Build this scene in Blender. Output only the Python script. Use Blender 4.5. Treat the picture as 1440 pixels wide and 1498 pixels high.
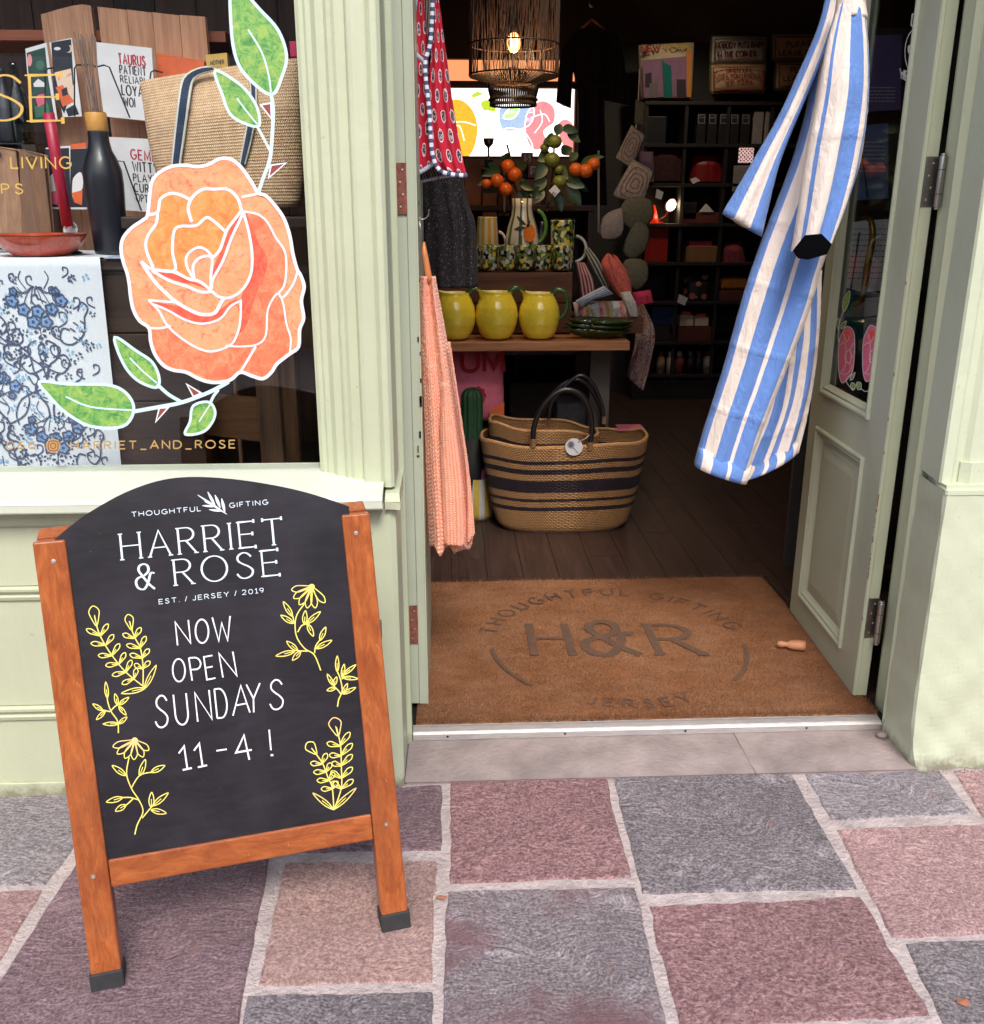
import bpy, math, random
from mathutils import Vector, Matrix
from mathutils.geometry import tessellate_polygon
R=random.Random(7); rad=math.radians; PI=math.pi
for o in list(bpy.data.objects): bpy.data.objects.remove(o)
sc=bpy.context.scene
# ---------- camera, sky, sun, exposure ----------
F=1400.0; CX,CY=720.0,749.0; TH=rad(17.8); PSI=rad(2.6); H=1.5
cd=bpy.data.cameras.new('camera'); cam=bpy.data.objects.new('camera',cd); sc.collection.objects.link(cam)
cam.location=(0,0,H); cam.rotation_euler=(PI/2-TH,0,-PSI)
cd.sensor_fit='HORIZONTAL'; cd.sensor_width=36; cd.lens=36*F/1440; cd.clip_start=.05; cd.clip_end=300
sc.camera=cam
w=bpy.data.worlds.new('World'); sc.world=w; w.use_nodes=True
SUN_EL,SUN_AZ=50,11   # degrees; the light comes over the street behind the camera
sk=w.node_tree.nodes.new('ShaderNodeTexSky'); sk.sky_type='NISHITA'; sk.sun_disc=False
sk.sun_elevation=rad(SUN_EL); sk.sun_rotation=rad(180+SUN_AZ); sk.dust_density=3; sk.ozone_density=1.0; sk.air_density=1.0
w.node_tree.links.new(sk.outputs[0],w.node_tree.nodes['Background'].inputs[0])
w.node_tree.nodes['Background'].inputs[1].default_value=.15
sl=bpy.data.lights.new('sun','SUN'); sl.energy=1.8; sl.angle=rad(20); sl.color=(1,.955,.9)
so=bpy.data.objects.new('sun',sl); sc.collection.objects.link(so)
so.rotation_euler=(rad(90-SUN_EL),0,rad(SUN_AZ))   # shines towards the shopfront (+Y) and down
sc.view_settings.view_transform='Standard'; sc.view_settings.look='None'; sc.view_settings.exposure=.74; sc.view_settings.gamma=1
sc.view_settings.use_curve_mapping=False
sc.render.engine='CYCLES'; sc.cycles.use_denoising=True; sc.cycles.max_bounces=8; sc.cycles.transparent_max_bounces=16
sc.cycles.caustics_reflective=False; sc.cycles.caustics_refractive=False; sc.cycles.sample_clamp_indirect=4
# ---------- photo pixel -> world point on a stated plane ----------
_fw=Vector((math.sin(PSI)*math.cos(TH),math.cos(PSI)*math.cos(TH),-math.sin(TH)))
_rt=Vector((math.cos(PSI),-math.sin(PSI),0)); _up=_rt.cross(_fw)
CAM=Vector((0,0,H))
def at(px,py,X=None,Y=None,Z=None):
    d=_fw*F+_rt*(px-CX)-_up*(py-CY)
    t=X/d.x if X is not None else (Y/d.y if Y is not None else (Z-H)/d.z)
    return CAM+d*t
class Surf:      # a plane in the world onto which flat print is laid
    def __init__(s,p,n,eps=.0012):
        s.p=Vector(p); s.n=Vector(n).normalized(); s.eps=eps; s.k=0
        if s.n.dot(CAM-s.p)<0: s.n=-s.n
    def __call__(s,q,lift=0):
        d=_fw*F+_rt*(q[0]-CX)-_up*(q[1]-CY)
        t=(s.p-CAM).dot(s.n)/d.dot(s.n)
        return CAM+d*t+s.n*(s.eps+lift)
class Plan:      # a plane with its own metric axes
    def __init__(s,o,u,v,eps=.0012):
        s.o=Vector(o); s.u=Vector(u).normalized(); s.v=Vector(v).normalized(); s.n=s.u.cross(s.v); s.eps=eps
    def __call__(s,q,lift=0): return s.o+s.u*q[0]+s.v*q[1]+s.n*(s.eps+lift)
# ---------- objects ----------
WP={}
def link(o): sc.collection.objects.link(o)
def props(o,label=None,cat=None,group=None,kind=None):
    if label: o['label']=label
    if cat: o['category']=cat
    if group: o['group']=group
    if kind: o['kind']=kind
    return o
def thing(name,label,cat,loc,group=None,kind=None):
    o=bpy.data.objects.new(name,None); link(o); o.location=loc; o.empty_display_size=.05
    WP[o.name]=Vector(loc); return props(o,label,cat,group,kind)
class MB:
    def __init__(s,M=None): s.v=[];s.f=[];s.uv=[];s.mi=[];s.M=M
    def add(s,vs,fs,uv=None,mi=0):
        b=len(s.v)
        for i,p in enumerate(vs):
            p=Vector(p); s.v.append(s.M@p if s.M else p); s.uv.append(uv[i] if uv else (0,0))
        for f in fs: s.f.append([b+i for i in f]); s.mi.append(mi)
        return s
    def box(s,x0,x1,y0,y1,z0,z1,mi=0):
        if x0>x1:x0,x1=x1,x0
        if y0>y1:y0,y1=y1,y0
        if z0>z1:z0,z1=z1,z0
        return s.add([(x0,y0,z0),(x1,y0,z0),(x1,y1,z0),(x0,y1,z0),(x0,y0,z1),(x1,y0,z1),(x1,y1,z1),(x0,y1,z1)],
          [(0,3,2,1),(4,5,6,7),(0,1,5,4),(1,2,6,5),(2,3,7,6),(3,0,4,7)],mi=mi)
    def beam(s,a,b,u,hw,hd,mi=0):   # bar from a to b; u is the width direction
        a=Vector(a);b=Vector(b);d=(b-a).normalized();u=Vector(u);u=(u-d*u.dot(d)).normalized();n=d.cross(u)
        vs=[q+u*(i*hw)+n*(j*hd) for q in(a,b) for i,j in((-1,-1),(1,-1),(1,1),(-1,1))]
        return s.add(vs,[(0,3,2,1),(4,5,6,7),(0,1,5,4),(1,2,6,5),(2,3,7,6),(3,0,4,7)],mi=mi)
    def prism(s,poly,off,mi=0):     # 3D polygon pushed by a vector
        n=len(poly);off=Vector(off);a=[Vector(p) for p in poly];b=[p+off for p in a]
        tr=tessellate_polygon([a])
        fs=[tuple(t) for t in tr]+[tuple(n+i for i in reversed(t)) for t in tr]+[(i,(i+1)%n,n+(i+1)%n,n+i) for i in range(n)]
        return s.add(a+b,fs,mi=mi)
    def tube(s,pts,r,seg=8,cap=True,closed=False,mi=0):
        pts=[Vector(p) for p in pts];n=len(pts);rs=r if isinstance(r,(list,tuple)) else [r]*n
        vs=[];uv=[];prev=None
        for i,p in enumerate(pts):
            if closed: d=pts[(i+1)%n]-pts[i-1]
            else: d=pts[min(i+1,n-1)]-pts[max(i-1,0)]
            if d.length<1e-9:d=Vector((0,0,1))
            d.normalize()
            if prev is None:
                prev=d.orthogonal().normalized()
            prev=(prev-d*prev.dot(d))
            if prev.length<1e-6: prev=d.orthogonal()
            prev.normalize();q=d.cross(prev)
            for k in range(seg):
                a=2*PI*k/seg;vs.append(p+(prev*math.cos(a)+q*math.sin(a))*rs[i]);uv.append((k/seg,i/max(1,n-1)))
        fs=[]
        for i in range(n if closed else n-1):
            j=(i+1)%n
            for k in range(seg): fs.append((i*seg+k,i*seg+(k+1)%seg,j*seg+(k+1)%seg,j*seg+k))
        if cap and not closed: fs+=[tuple(range(seg))[::-1],tuple((n-1)*seg+k for k in range(seg))]
        return s.add(vs,fs,uv,mi)
    def lathe(s,prof,c=(0,0,0),seg=32,ax=(0,0,1),mi=0,wob=0,sx=1,sy=1):  # prof: (r,z)
        c=Vector(c);n=len(prof);vs=[];uv=[]
        ax=Vector(ax).normalized()
        e1=Vector((1,0,0)) if abs(ax.z)>.9 else ax.orthogonal().normalized()
        e1=(e1-ax*e1.dot(ax)).normalized();e2=ax.cross(e1)
        for i,(r,z) in enumerate(prof):
            for k in range(seg):
                a=2*PI*k/seg;rr=r*(1+wob*math.sin(3*a+z*40))
                vs.append(c+e1*(rr*sx*math.cos(a))+e2*(rr*sy*math.sin(a))+ax*z);uv.append((k/seg,i/(n-1)))
        fs=[(i*seg+k,i*seg+(k+1)%seg,(i+1)*seg+(k+1)%seg,(i+1)*seg+k) for i in range(n-1) for k in range(seg)]
        return s.add(vs,fs,uv,mi)
    def grid(s,fn,nu,nv,wrap=False,mi=0):
        cols=nu if wrap else nu+1
        vs=[];uv=[]
        for j in range(nv+1):
            for i in range(cols):
                p=fn(i/nu,j/nv)
                if len(p)==2: vs.append(p[0]);uv.append(p[1])
                else: vs.append(p);uv.append((i/nu,j/nv))
        fs=[]
        for j in range(nv):
            for i in range(nu):
                a=j*cols+i;b=j*cols+(i+1)%cols if wrap else a+1
                fs.append((a,b,b+cols,a+cols))
        return s.add(vs,fs,uv,mi)
    def ball(s,c,r,seg=16,rings=10,mi=0,sq=(1,1,1)):
        prof=[(max(1e-5,r*math.sin(PI*i/rings)),-r*math.cos(PI*i/rings)*sq[2]) for i in range(rings+1)]
        return s.lathe(prof,c,seg,mi=mi,sx=sq[0],sy=sq[1])
    def build(s,name,mat,parent=None,smooth=False,bevel=0,origin=None,sub=0,kind=None,label=None,cat=None,group=None,seg=2):
        xs=[v.x for v in s.v];ys=[v.y for v in s.v];zs=[v.z for v in s.v]
        o0=Vector(origin) if origin is not None else Vector(((min(xs)+max(xs))/2,(min(ys)+max(ys))/2,min(zs)))
        me=bpy.data.meshes.new(name);me.from_pydata([v-o0 for v in s.v],[],s.f)
        mats=mat if isinstance(mat,(list,tuple)) else [mat]
        for m in mats: me.materials.append(m)
        if len(mats)>1: me.polygons.foreach_set('material_index',s.mi)
        ul=me.uv_layers.new(name='UVMap')
        dat=[c for l in me.loops for c in s.uv[l.vertex_index]];ul.data.foreach_set('uv',dat)
        if smooth: me.polygons.foreach_set('use_smooth',[True]*len(me.polygons))
        me.update()
        o=bpy.data.objects.new(name,me);link(o)
        if parent: o.parent=parent;o.location=o0-WP[parent.name]
        else: o.location=o0
        WP[o.name]=o0
        if bevel:
            b=o.modifiers.new('b','BEVEL');b.width=bevel;b.segments=seg;b.limit_method='ANGLE';b.angle_limit=rad(35);b.use_clamp_overlap=True
        if sub:
            b=o.modifiers.new('s','SUBSURF');b.levels=sub;b.render_levels=sub
        if smooth=='auto' :
            pass
        return props(o,label,cat,group,kind)
def copy_tree(o,parent=None):
    c=o.copy();link(c);c.parent=parent
    WP[c.name]=WP[o.name].copy()
    for ch in list(o.children): copy_tree(ch,c)
    return c
def dup(o,loc,label,rotz=0,scale=1,group=None):
    c=copy_tree(o);c.location=loc;c.rotation_euler=(0,0,rotz);c.scale=(scale,)*3 if not isinstance(scale,tuple) else scale
    WP[c.name]=Vector(loc)
    props(c,label,None,group);return c
# ---------- materials ----------
def srgb(r,g=None,b=None):
    f=lambda c:(c/255/12.92 if c/255<=.04045 else ((c/255+.055)/1.055)**2.4)
    return (f(r),f(g),f(b),1)
def nm(name):
    m=bpy.data.materials.new(name);m.use_nodes=True;nt=m.node_tree
    return m,nt,nt.nodes['Principled BSDF']
def N(nt,t,**k):
    n=nt.nodes.new('ShaderNode'+t)
    for a,v in k.items():
        if a.startswith('i_'): n.inputs[int(a[2:]) if a[2:].isdigit() else a[2:]].default_value=v
        else: setattr(n,a,v)
    return n
def coords(nt,kind='Object',scale=(1,1,1),rot=(0,0,0)):
    tc=N(nt,'TexCoord');mp=N(nt,'Mapping');mp.inputs['Scale'].default_value=scale;mp.inputs['Rotation'].default_value=rot
    nt.links.new(tc.outputs[kind],mp.inputs[0]);return mp.outputs[0]
def noise(nt,vec,scale,detail=4,rough=.55,dist=0):
    n=N(nt,'TexNoise');n.inputs['Scale'].default_value=scale;n.inputs['Detail'].default_value=detail
    n.inputs['Roughness'].default_value=rough;n.inputs['Distortion'].default_value=dist
    if vec is not None: nt.links.new(vec,n.inputs['Vector'])
    return n.outputs['Fac']
def ramp(nt,fac,stops,interp='LINEAR'):
    r=N(nt,'ValToRGB');r.color_ramp.interpolation=interp
    e=r.color_ramp.elements
    while len(e)<len(stops): e.new(.5)
    for el,(p,c) in zip(e,stops): el.position=p;el.color=c if len(c)==4 else (*c,1)
    nt.links.new(fac,r.inputs[0]);return r.outputs[0]
def mix(nt,fac,a,b,mode='MIX'):
    m=N(nt,'Mix',data_type='RGBA',blend_type=mode)
    for s_,v in ((m.inputs[0],fac),(m.inputs[6],a),(m.inputs[7],b)):
        if hasattr(v,'is_output'): nt.links.new(v,s_)
        else: s_.default_value=v
    return m.outputs[2]
def bump(nt,b,hgt,strength=.3,dist=.01,prev=None):
    n=N(nt,'Bump');n.inputs['Strength'].default_value=strength;n.inputs['Distance'].default_value=dist
    nt.links.new(hgt,n.inputs['Height'])
    if prev is not None: nt.links.new(prev,n.inputs['Normal'])
    if b is not None: nt.links.new(n.outputs[0],b.inputs['Normal'])
    return n.outputs[0]
def mul(c,k): return (min(1,c[0]*k),min(1,c[1]*k),min(1,c[2]*k),1)
def plain(name,c,rough=.55,var=.18,scale=12,bmp=.15,bd=.002,metal=0,coat=0,bscale=None,stretch=(1,1,1),spec=.5,sheen=0):
    m,nt,b=nm(name);v=coords(nt,'Object',stretch)
    n=noise(nt,v,scale);nt.links.new(ramp(nt,n,[(.3,mul(c,1-var)),(.7,mul(c,1+var))]),b.inputs['Base Color'])
    b.inputs['Roughness'].default_value=rough;b.inputs['Metallic'].default_value=metal;b.inputs['Coat Weight'].default_value=coat
    b.inputs['Specular IOR Level'].default_value=spec
    if sheen: b.inputs['Sheen Weight'].default_value=sheen
    if bmp: bump(nt,b,noise(nt,v,bscale or scale*6),bmp,bd)
    return m
def woodm(name,c1,c2,axis='Z',rough=.5,scale=1.0,bmp=.25,coat=0,knots=True):
    m,nt,b=nm(name)
    st={'X':(1.2,22,22),'Y':(22,1.2,22),'Z':(22,22,1.2)}[axis]
    st=tuple(a*scale for a in st);v=coords(nt,'Object',st)
    oi=N(nt,'ObjectInfo');va=N(nt,'VectorMath',operation='ADD');nt.links.new(v,va.inputs[0])
    sc_=N(nt,'VectorMath',operation='SCALE');sc_.inputs[3].default_value=37
    cx=N(nt,'CombineXYZ')
    for i in range(3): nt.links.new(oi.outputs['Random'],cx.inputs[i])
    nt.links.new(cx.outputs[0],sc_.inputs[0]);nt.links.new(sc_.outputs[0],va.inputs[1]);v=va.outputs[0]
    n=noise(nt,v,1.6,6,.6,1.2);n2=noise(nt,v,9,5,.7)
    col=ramp(nt,n,[(.25,c1),(.5,mix_c(c1,c2,.5)),(.72,c2)])
    col=mix(nt,.28,col,ramp(nt,n2,[(.35,(.25,.25,.25,1)),(.6,(1,1,1,1))]),'MULTIPLY')
    nt.links.new(col,b.inputs['Base Color']);b.inputs['Roughness'].default_value=rough;b.inputs['Coat Weight'].default_value=coat
    bump(nt,b,n2,bmp,.002);return m
def mix_c(a,b,t): return tuple(a[i]*(1-t)+b[i]*t for i in range(3))+(1,)
def paintm(name,c,rough=.42,dirt=True,bm=.25,brush=1.0):
    m,nt,b=nm(name);v=coords(nt,'Object')
    vs=coords(nt,'Object',(14,14,1.0) if brush else (4,4,4));geo=N(nt,'NewGeometry')
    n=noise(nt,v,3,5);n2=noise(nt,vs,6,5,.65)
    col=ramp(nt,n,[(.3,mul(c,.93)),(.7,mul(c,1.05))])
    col=mix(nt,.05,col,ramp(nt,n2,[(.3,mul(c,.55)),(.6,mul(c,1.1))]))
    if dirt:
        ps=N(nt,'SeparateXYZ');nt.links.new(geo.outputs['Position'],ps.inputs[0])
        r=N(nt,'MapRange');r.inputs[1].default_value=.075;r.inputs[2].default_value=0;nt.links.new(ps.outputs[2],r.inputs[0])
        nd=noise(nt,v,26,6,.7);mm=N(nt,'Math',operation='MULTIPLY');nt.links.new(r.outputs[0],mm.inputs[0]);nt.links.new(nd,mm.inputs[1])
        mr=ramp(nt,mm.outputs[0],[(.26,(0,0,0,1)),(.5,(.75,.75,.75,1))])
        col=mix(nt,mr,col,srgb(120,112,92))
        sp=noise(nt,v,55,3,.5);sr=ramp(nt,sp,[(.70,(0,0,0,1)),(.74,(.6,.6,.6,1))])
        col=mix(nt,sr,col,mul(c,.72))
    nt.links.new(col,b.inputs['Base Color']);b.inputs['Roughness'].default_value=rough
    x=bump(nt,None,n2,bm*.6,.0025);bump(nt,b,noise(nt,v,16,5,.6,.6),bm*1.2,.006,x);return m
def stripes(name,stops,rough=.8,axis=0,bmp=.2,extra=None,quilt=0):   # stripes across UV.x
    m,nt,b=nm(name);tc=N(nt,'TexCoord');sp=N(nt,'SeparateXYZ');nt.links.new(tc.outputs['UV'],sp.inputs[0])
    col=ramp(nt,sp.outputs[axis],stops,'CONSTANT')
    v=coords(nt,'Object');n=noise(nt,v,900,2);col=mix(nt,.12,col,ramp(nt,n,[(.3,(.5,.5,.5,1)),(.7,(1,1,1,1))]),'MULTIPLY')
    nt.links.new(col,b.inputs['Base Color']);b.inputs['Roughness'].default_value=rough;b.inputs['Sheen Weight'].default_value=.15
    x=bump(nt,None,n,.15,.0006);x=bump(nt,None if quilt else b,noise(nt,coords(nt,'Object',(14,14,5)),2.2,6,.68,1.8),min(1,bmp*2.6),.022,x)
    if quilt:
        wv=N(nt,'TexWave',wave_type='BANDS',bands_direction='Y',wave_profile='SIN');wv.inputs['Scale'].default_value=quilt;wv.inputs['Distortion'].default_value=.3
        nt.links.new(tc.outputs['UV'],wv.inputs[0]);bump(nt,b,ramp(nt,wv.outputs['Fac'],[(0,(0,0,0,1)),(.04,(.6,.6,.6,1)),(.22,(1,1,1,1))]),.42,.009,x)
    return m
def glassm(name,tint=(.97,.985,.98,1),ior=1.5,rough=0.0):
    m,nt,b=nm(name);nt.nodes.remove(b);o=nt.nodes['Material Output']
    t=N(nt,'BsdfTransparent');t.inputs[0].default_value=tint;g=N(nt,'BsdfGlossy');g.inputs['Roughness'].default_value=rough
    fr=N(nt,'Fresnel');fr.inputs[0].default_value=ior;ms=N(nt,'MixShader');ge=N(nt,'NewGeometry');iv=N(nt,'Math',operation='SUBTRACT');iv.inputs[0].default_value=1;nt.links.new(ge.outputs['Backfacing'],iv.inputs[1]);fm_=N(nt,'Math',operation='MULTIPLY');nt.links.new(fr.outputs[0],fm_.inputs[0]);m2_=N(nt,'Math',operation='MULTIPLY');m2_.inputs[1].default_value=1.9;nt.links.new(iv.outputs[0],m2_.inputs[0]);nt.links.new(m2_.outputs[0],fm_.inputs[1])
    nt.links.new(fm_.outputs[0],ms.inputs[0]);nt.links.new(t.outputs[0],ms.inputs[1]);nt.links.new(g.outputs[0],ms.inputs[2]);nt.links.new(ms.outputs[0],o.inputs[0])
    return m
def emit(name,c,s):
    m,nt,b=nm(name);b.inputs['Base Color'].default_value=c;b.inputs['Emission Color'].default_value=c;b.inputs['Emission Strength'].default_value=s;return m
# ---------- curves, ribbons, lettering ----------
def cr(pts,closed=False,n=6):
    P=[Vector((*p,0)) if len(p)==2 else Vector(p) for p in pts];m=len(P);out=[]
    if m<3 and not closed: return [tuple(p) for p in P]
    for i in range(m if closed else m-1):
        g=(lambda k:P[k%m]) if closed else (lambda k:P[max(0,min(m-1,k))])
        a,b,c,d=g(i-1),g(i),g(i+1),g(i+2)
        for j in range(n):
            t=j/n;out.append(tuple(.5*((2*b)+(c-a)*t+(2*a-5*b+4*c-d)*t*t+(3*b-a-3*c+d)*t**3)))
    if not closed: out.append(tuple(P[-1]))
    return out
def resample(pts,n):
    P=[Vector((p[0],p[1],0)) for p in pts];L=[0]
    for a,b in zip(P,P[1:]): L.append(L[-1]+(b-a).length)
    out=[];k=0
    for i in range(n):
        t=L[-1]*i/(n-1)
        while k<len(L)-2 and L[k+1]<t: k+=1
        s=(t-L[k])/max(1e-9,L[k+1]-L[k]);q=P[k].lerp(P[k+1],min(1,s));out.append((q.x,q.y))
    return out
_k=[0]
def ribbon(mb,surf,pts,wd,closed=False,contrast=0,taper=0,mi=0):
    P=[Vector((p[0],p[1])) for p in pts];n=len(P);_k[0]=(_k[0]+1)%12;lf=_k[0]*4e-5
    vs=[];fs=[]
    for i,p in enumerate(P):
        if closed: a,b=P[i-1],P[(i+1)%n]
        else: a,b=P[max(0,i-1)],P[min(n-1,i+1)]
        d1=(p-a);d2=(b-p)
        if d1.length<1e-9:d1=d2
        if d2.length<1e-9:d2=d1
        d1=d1.normalized();d2=d2.normalized();d=(d1+d2)
        if d.length<.3: d=d2
        d.normalize();nn=Vector((-d.y,d.x));c=max(.45,abs(d.dot(d2)))
        ww=wd/2/c
        if contrast: ww*=(1-contrast)+contrast*abs(d.y)
        if taper: ww*=max(.25,1-taper*abs(2*i/(n-1)-1)**2)
        vs+=[surf(p+nn*ww,lf+i*9e-6),surf(p-nn*ww,lf+i*9e-6)]
    for i in range(n if closed else n-1):
        j=(i+1)%n;fs.append((2*i,2*i+1,2*j+1,2*j))
    mb.add(vs,fs,[(0,0)]*len(vs),mi)
def fill(mb,surf,pts,mi=0,lift=0):
    P=[Vector((p[0],p[1],0)) for p in pts]
    mb.add([surf(p,lift) for p in P],[tuple(t) for t in tessellate_polygon([P])],mi=mi)
def arc(cx,cy,rx,ry,a0,a1,n=12): return [(cx+rx*math.cos(rad(a0+(a1-a0)*i/n)),cy+ry*math.sin(rad(a0+(a1-a0)*i/n))) for i in range(n+1)]
_D=[(0,0),(0,1)]
GL={ # width, strokes in a cap-height unit box
'A':(.8,[[(0,0),(.4,1),(.8,0)],[(.14,.34),(.66,.34)]]),
'B':(.6,[_D,[(0,1)]+arc(.3,.76,.26,.24,90,-90)+[(0,.52)],[(0,.52)]+arc(.32,.26,.28,.26,90,-90)+[(0,0)]]),
'C':(.78,[arc(.45,.5,.42,.5,50,310,18)]),'D':(.78,[_D,[(0,1)]+arc(.3,.5,.46,.5,90,-90,16)+[(0,0)]]),
'E':(.58,[[(.58,1),(0,1),(0,0),(.58,0)],[(0,.52),(.5,.52)]]),'F':(.55,[[(.55,1),(0,1),(0,0)],[(0,.52),(.46,.52)]]),
'G':(.82,[arc(.45,.5,.43,.5,50,335,20)+[(.84,.45),(.5,.45)]]),'H':(.72,[_D,[(.72,0),(.72,1)],[(0,.52),(.72,.52)]]),
'I':(.02,[[(.01,0),(.01,1)]]),'J':(.45,[[(.42,1),(.42,.25)]+arc(.21,.22,.21,.22,0,-170,8)]),
'K':(.66,[_D,[(.64,1),(0,.42)],[(.2,.6),(.66,0)]]),'L':(.52,[[(0,1),(0,0),(.52,0)]]),
'M':(.86,[[(0,0),(.04,1),(.43,.2),(.82,1),(.86,0)]]),'N':(.72,[[(0,0),(0,1),(.72,0),(.72,1)]]),
'O':(.92,[arc(.46,.5,.46,.5,0,345,23)+[(.92,.5)]]),'P':(.58,[_D,[(0,1)]+arc(.29,.74,.29,.26,90,-90)+[(0,.48)]]),
'Q':(.92,[arc(.46,.5,.46,.5,0,360,24),[(.55,.25),(.9,-.08)]]),
'R':(.64,[_D,[(0,1)]+arc(.3,.75,.28,.25,90,-90)+[(0,.5)],[(.28,.5),(.64,0)]]),
'S':(.6,[cr([(.55,.83),(.42,.97),(.25,1),(.08,.88),(.08,.7),(.25,.56),(.42,.46),(.57,.3),(.52,.1),(.32,0),(.12,.04),(0,.2)],n=3)]),
'T':(.72,[[(0,1),(.72,1)],[(.36,1),(.36,0)]]),'U':(.7,[[(0,1),(0,.35)]+arc(.35,.35,.35,.35,180,360,12)+[(.7,1)]]),
'V':(.78,[[(0,1),(.39,0),(.78,1)]]),'W':(1.0,[[(0,1),(.25,0),(.5,.75),(.75,0),(1,1)]]),
'X':(.7,[[(0,0),(.7,1)],[(0,1),(.7,0)]]),'Y':(.72,[[(0,1),(.36,.48)],[(.72,1),(.36,.48),(.36,0)]]),
'Z':(.66,[[(0,1),(.66,1),(0,0),(.66,0)]]),
'0':(.62,[arc(.31,.5,.31,.5,0,360,22)]),'1':(.3,[[(0,.8),(.22,1),(.22,0)],[(.02,0),(.42,0)]]),
'2':(.58,[arc(.29,.72,.28,.28,165,0,9)+[(.5,.5),(0,0),(.58,0)]]),'3':(.55,[arc(.27,.75,.25,.25,150,-80,9),arc(.27,.26,.28,.26,90,-150,10)]),
'4':(.62,[[(.46,0),(.46,1),(0,.3),(.62,.3)]]),'6':(.6,[cr([(.5,.95),(.25,.85),(.06,.55),(.02,.3)],n=4)+arc(.3,.29,.28,.29,180,520,16)]),
'8':(.56,[arc(.28,.75,.23,.25,-90,270,16),arc(.28,.26,.28,.26,90,450,16)]),
'9':(.6,[arc(.3,.7,.28,.29,0,360,16)+[(.5,.3),(.3,0)]]),'/':(.3,[[(0,-.05),(.3,1.05)]]),'-':(.4,[[(0,.5),(.4,.5)]]),
'!':(.05,[[(.03,1),(.03,.28)],[(.0,.06),(.07,.0)]]),'.':(.05,[[(0,.03),(.08,.03)]]),',':(.08,[[(.06,.06),(0,-.12)]]),'_':(.6,[[(0,-.1),(.6,-.1)]]),
'&':(.9,[cr([(.88,.62),(.7,.62),(.55,.25),(.35,.01),(.1,.06),(.0,.27),(.1,.45),(.4,.55),(.6,.72),(.58,.92),(.4,1),(.2,.92),(.16,.75),(.3,.55),(.6,.2),(.85,0)],n=4)]),
'@':(.9,[arc(.45,.5,.45,.5,0,360,20)]),"'":(.05,[[(0,1),(0,.8)]]),
}
GL={k:(w_,[[tuple(p[:2]) for p in t] for t in st]) for k,(w_,st) in GL.items()}
SER={'H':[(0,0),(0,1),(.72,0),(.72,1)],'A':[(0,0),(.8,0)],'R':[(0,0),(0,1),(.64,0)],'I':[(.01,0),(.01,1)],'T':[(.36,0)],'E':[(0,0),(0,1)],'P':[(0,0),(0,1)],
     'N':[(0,0),(0,1),(.72,1)],'D':[(0,0),(0,1)],'L':[(0,0),(0,1)],'M':[(0,0),(.86,0),(0,1)],'U':[(0,1),(.7,1)],'Y':[(.36,0)],'V':[(0,1),(.78,1)]}
SERV={'T':[(0,1),(.72,1)],'E':[(.58,1),(.58,0),(.5,.52)]}
def glyph_strokes(ch,serif=False):
    wd,st=GL[ch];st=list(st)
    if serif:
        for x,y in SER.get(ch,[]): st.append([(x-.085,y),(x+.085,y)])
        for x,y in SERV.get(ch,[]): st.append([(x,y-.07),(x,y+.07)])
    return wd,st
def text(mb,surf,s,p0,p1,upv,wt=.1,gap=.22,space=.5,serif=False,contrast=0,jit=0,mi=0,xs=1.0):
    """lettering fitted between p0 and p1 (baseline), cap height vector upv, all in the surface's 2D units"""
    x=0;items=[]
    for ch in s:
        if ch==' ': x+=space;continue
        wd,st=glyph_strokes(ch,serif);items.append((x,st));x+=wd*xs+gap
    tot=x-gap;p0=Vector(p0);p1=Vector(p1);u=(p1-p0)/tot;v=Vector(upv)
    for x0,st in items:
        dy=R.uniform(-jit,jit);k=1+R.uniform(-jit,jit)
        for t in st: ribbon(mb,surf,[p0+u*(x0+a*xs)+v*(b*k+dy) for a,b in t],wt*v.length,contrast=contrast,mi=mi)
def arc_text(mb,surf,s,c,r,a0,a1,h,wt=.14,gap=.2,space=.5,flip=False,serif=False,mi=0):
    x=0;items=[]
    for ch in s:
        if ch==' ': x+=space;continue
        wd,st=glyph_strokes(ch,serif);items.append((x,wd,st));x+=wd+gap
    tot=x-gap
    for x0,wd,st in items:
        a=rad(a0+(a1-a0)*(x0+wd/2)/tot)
        er=Vector((math.cos(a),math.sin(a)));et=Vector((-er.y,er.x))*(1 if flip else -1);ev=er*(-1 if flip else 1)
        for t in st: ribbon(mb,surf,[Vector(c)+er*r+et*((p-wd/2)*h)+ev*(q*h) for p,q in t],wt*h,mi=mi)
def loop(mb,surf,b,t,wd,lw,vein=True,point=False,mi=0):
    b=Vector(b);t=Vector(t);d=t-b;n=Vector((-d.y,d.x)).normalized()*wd
    if point: pts=[b,b+d*.3+n*.8,b+d*.65+n*.75,t,b+d*.65-n*.75,b+d*.3-n*.8]
    else: pts=[b,b+d*.35+n*.65,b+d*.75+n,t,b+d*.75-n,b+d*.35-n*.65]
    c=cr([tuple(p) for p in pts],True,4);ribbon(mb,surf,[q[:2] for q in c],lw,closed=True,mi=mi)
    if vein: ribbon(mb,surf,[b,b+d*.55],lw*.8,mi=mi)
def stroke(mb,surf,pts,lw,mi=0,n=5,taper=0): ribbon(mb,surf,[q[:2] for q in cr(pts,False,n)],lw,mi=mi,taper=taper)
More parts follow.
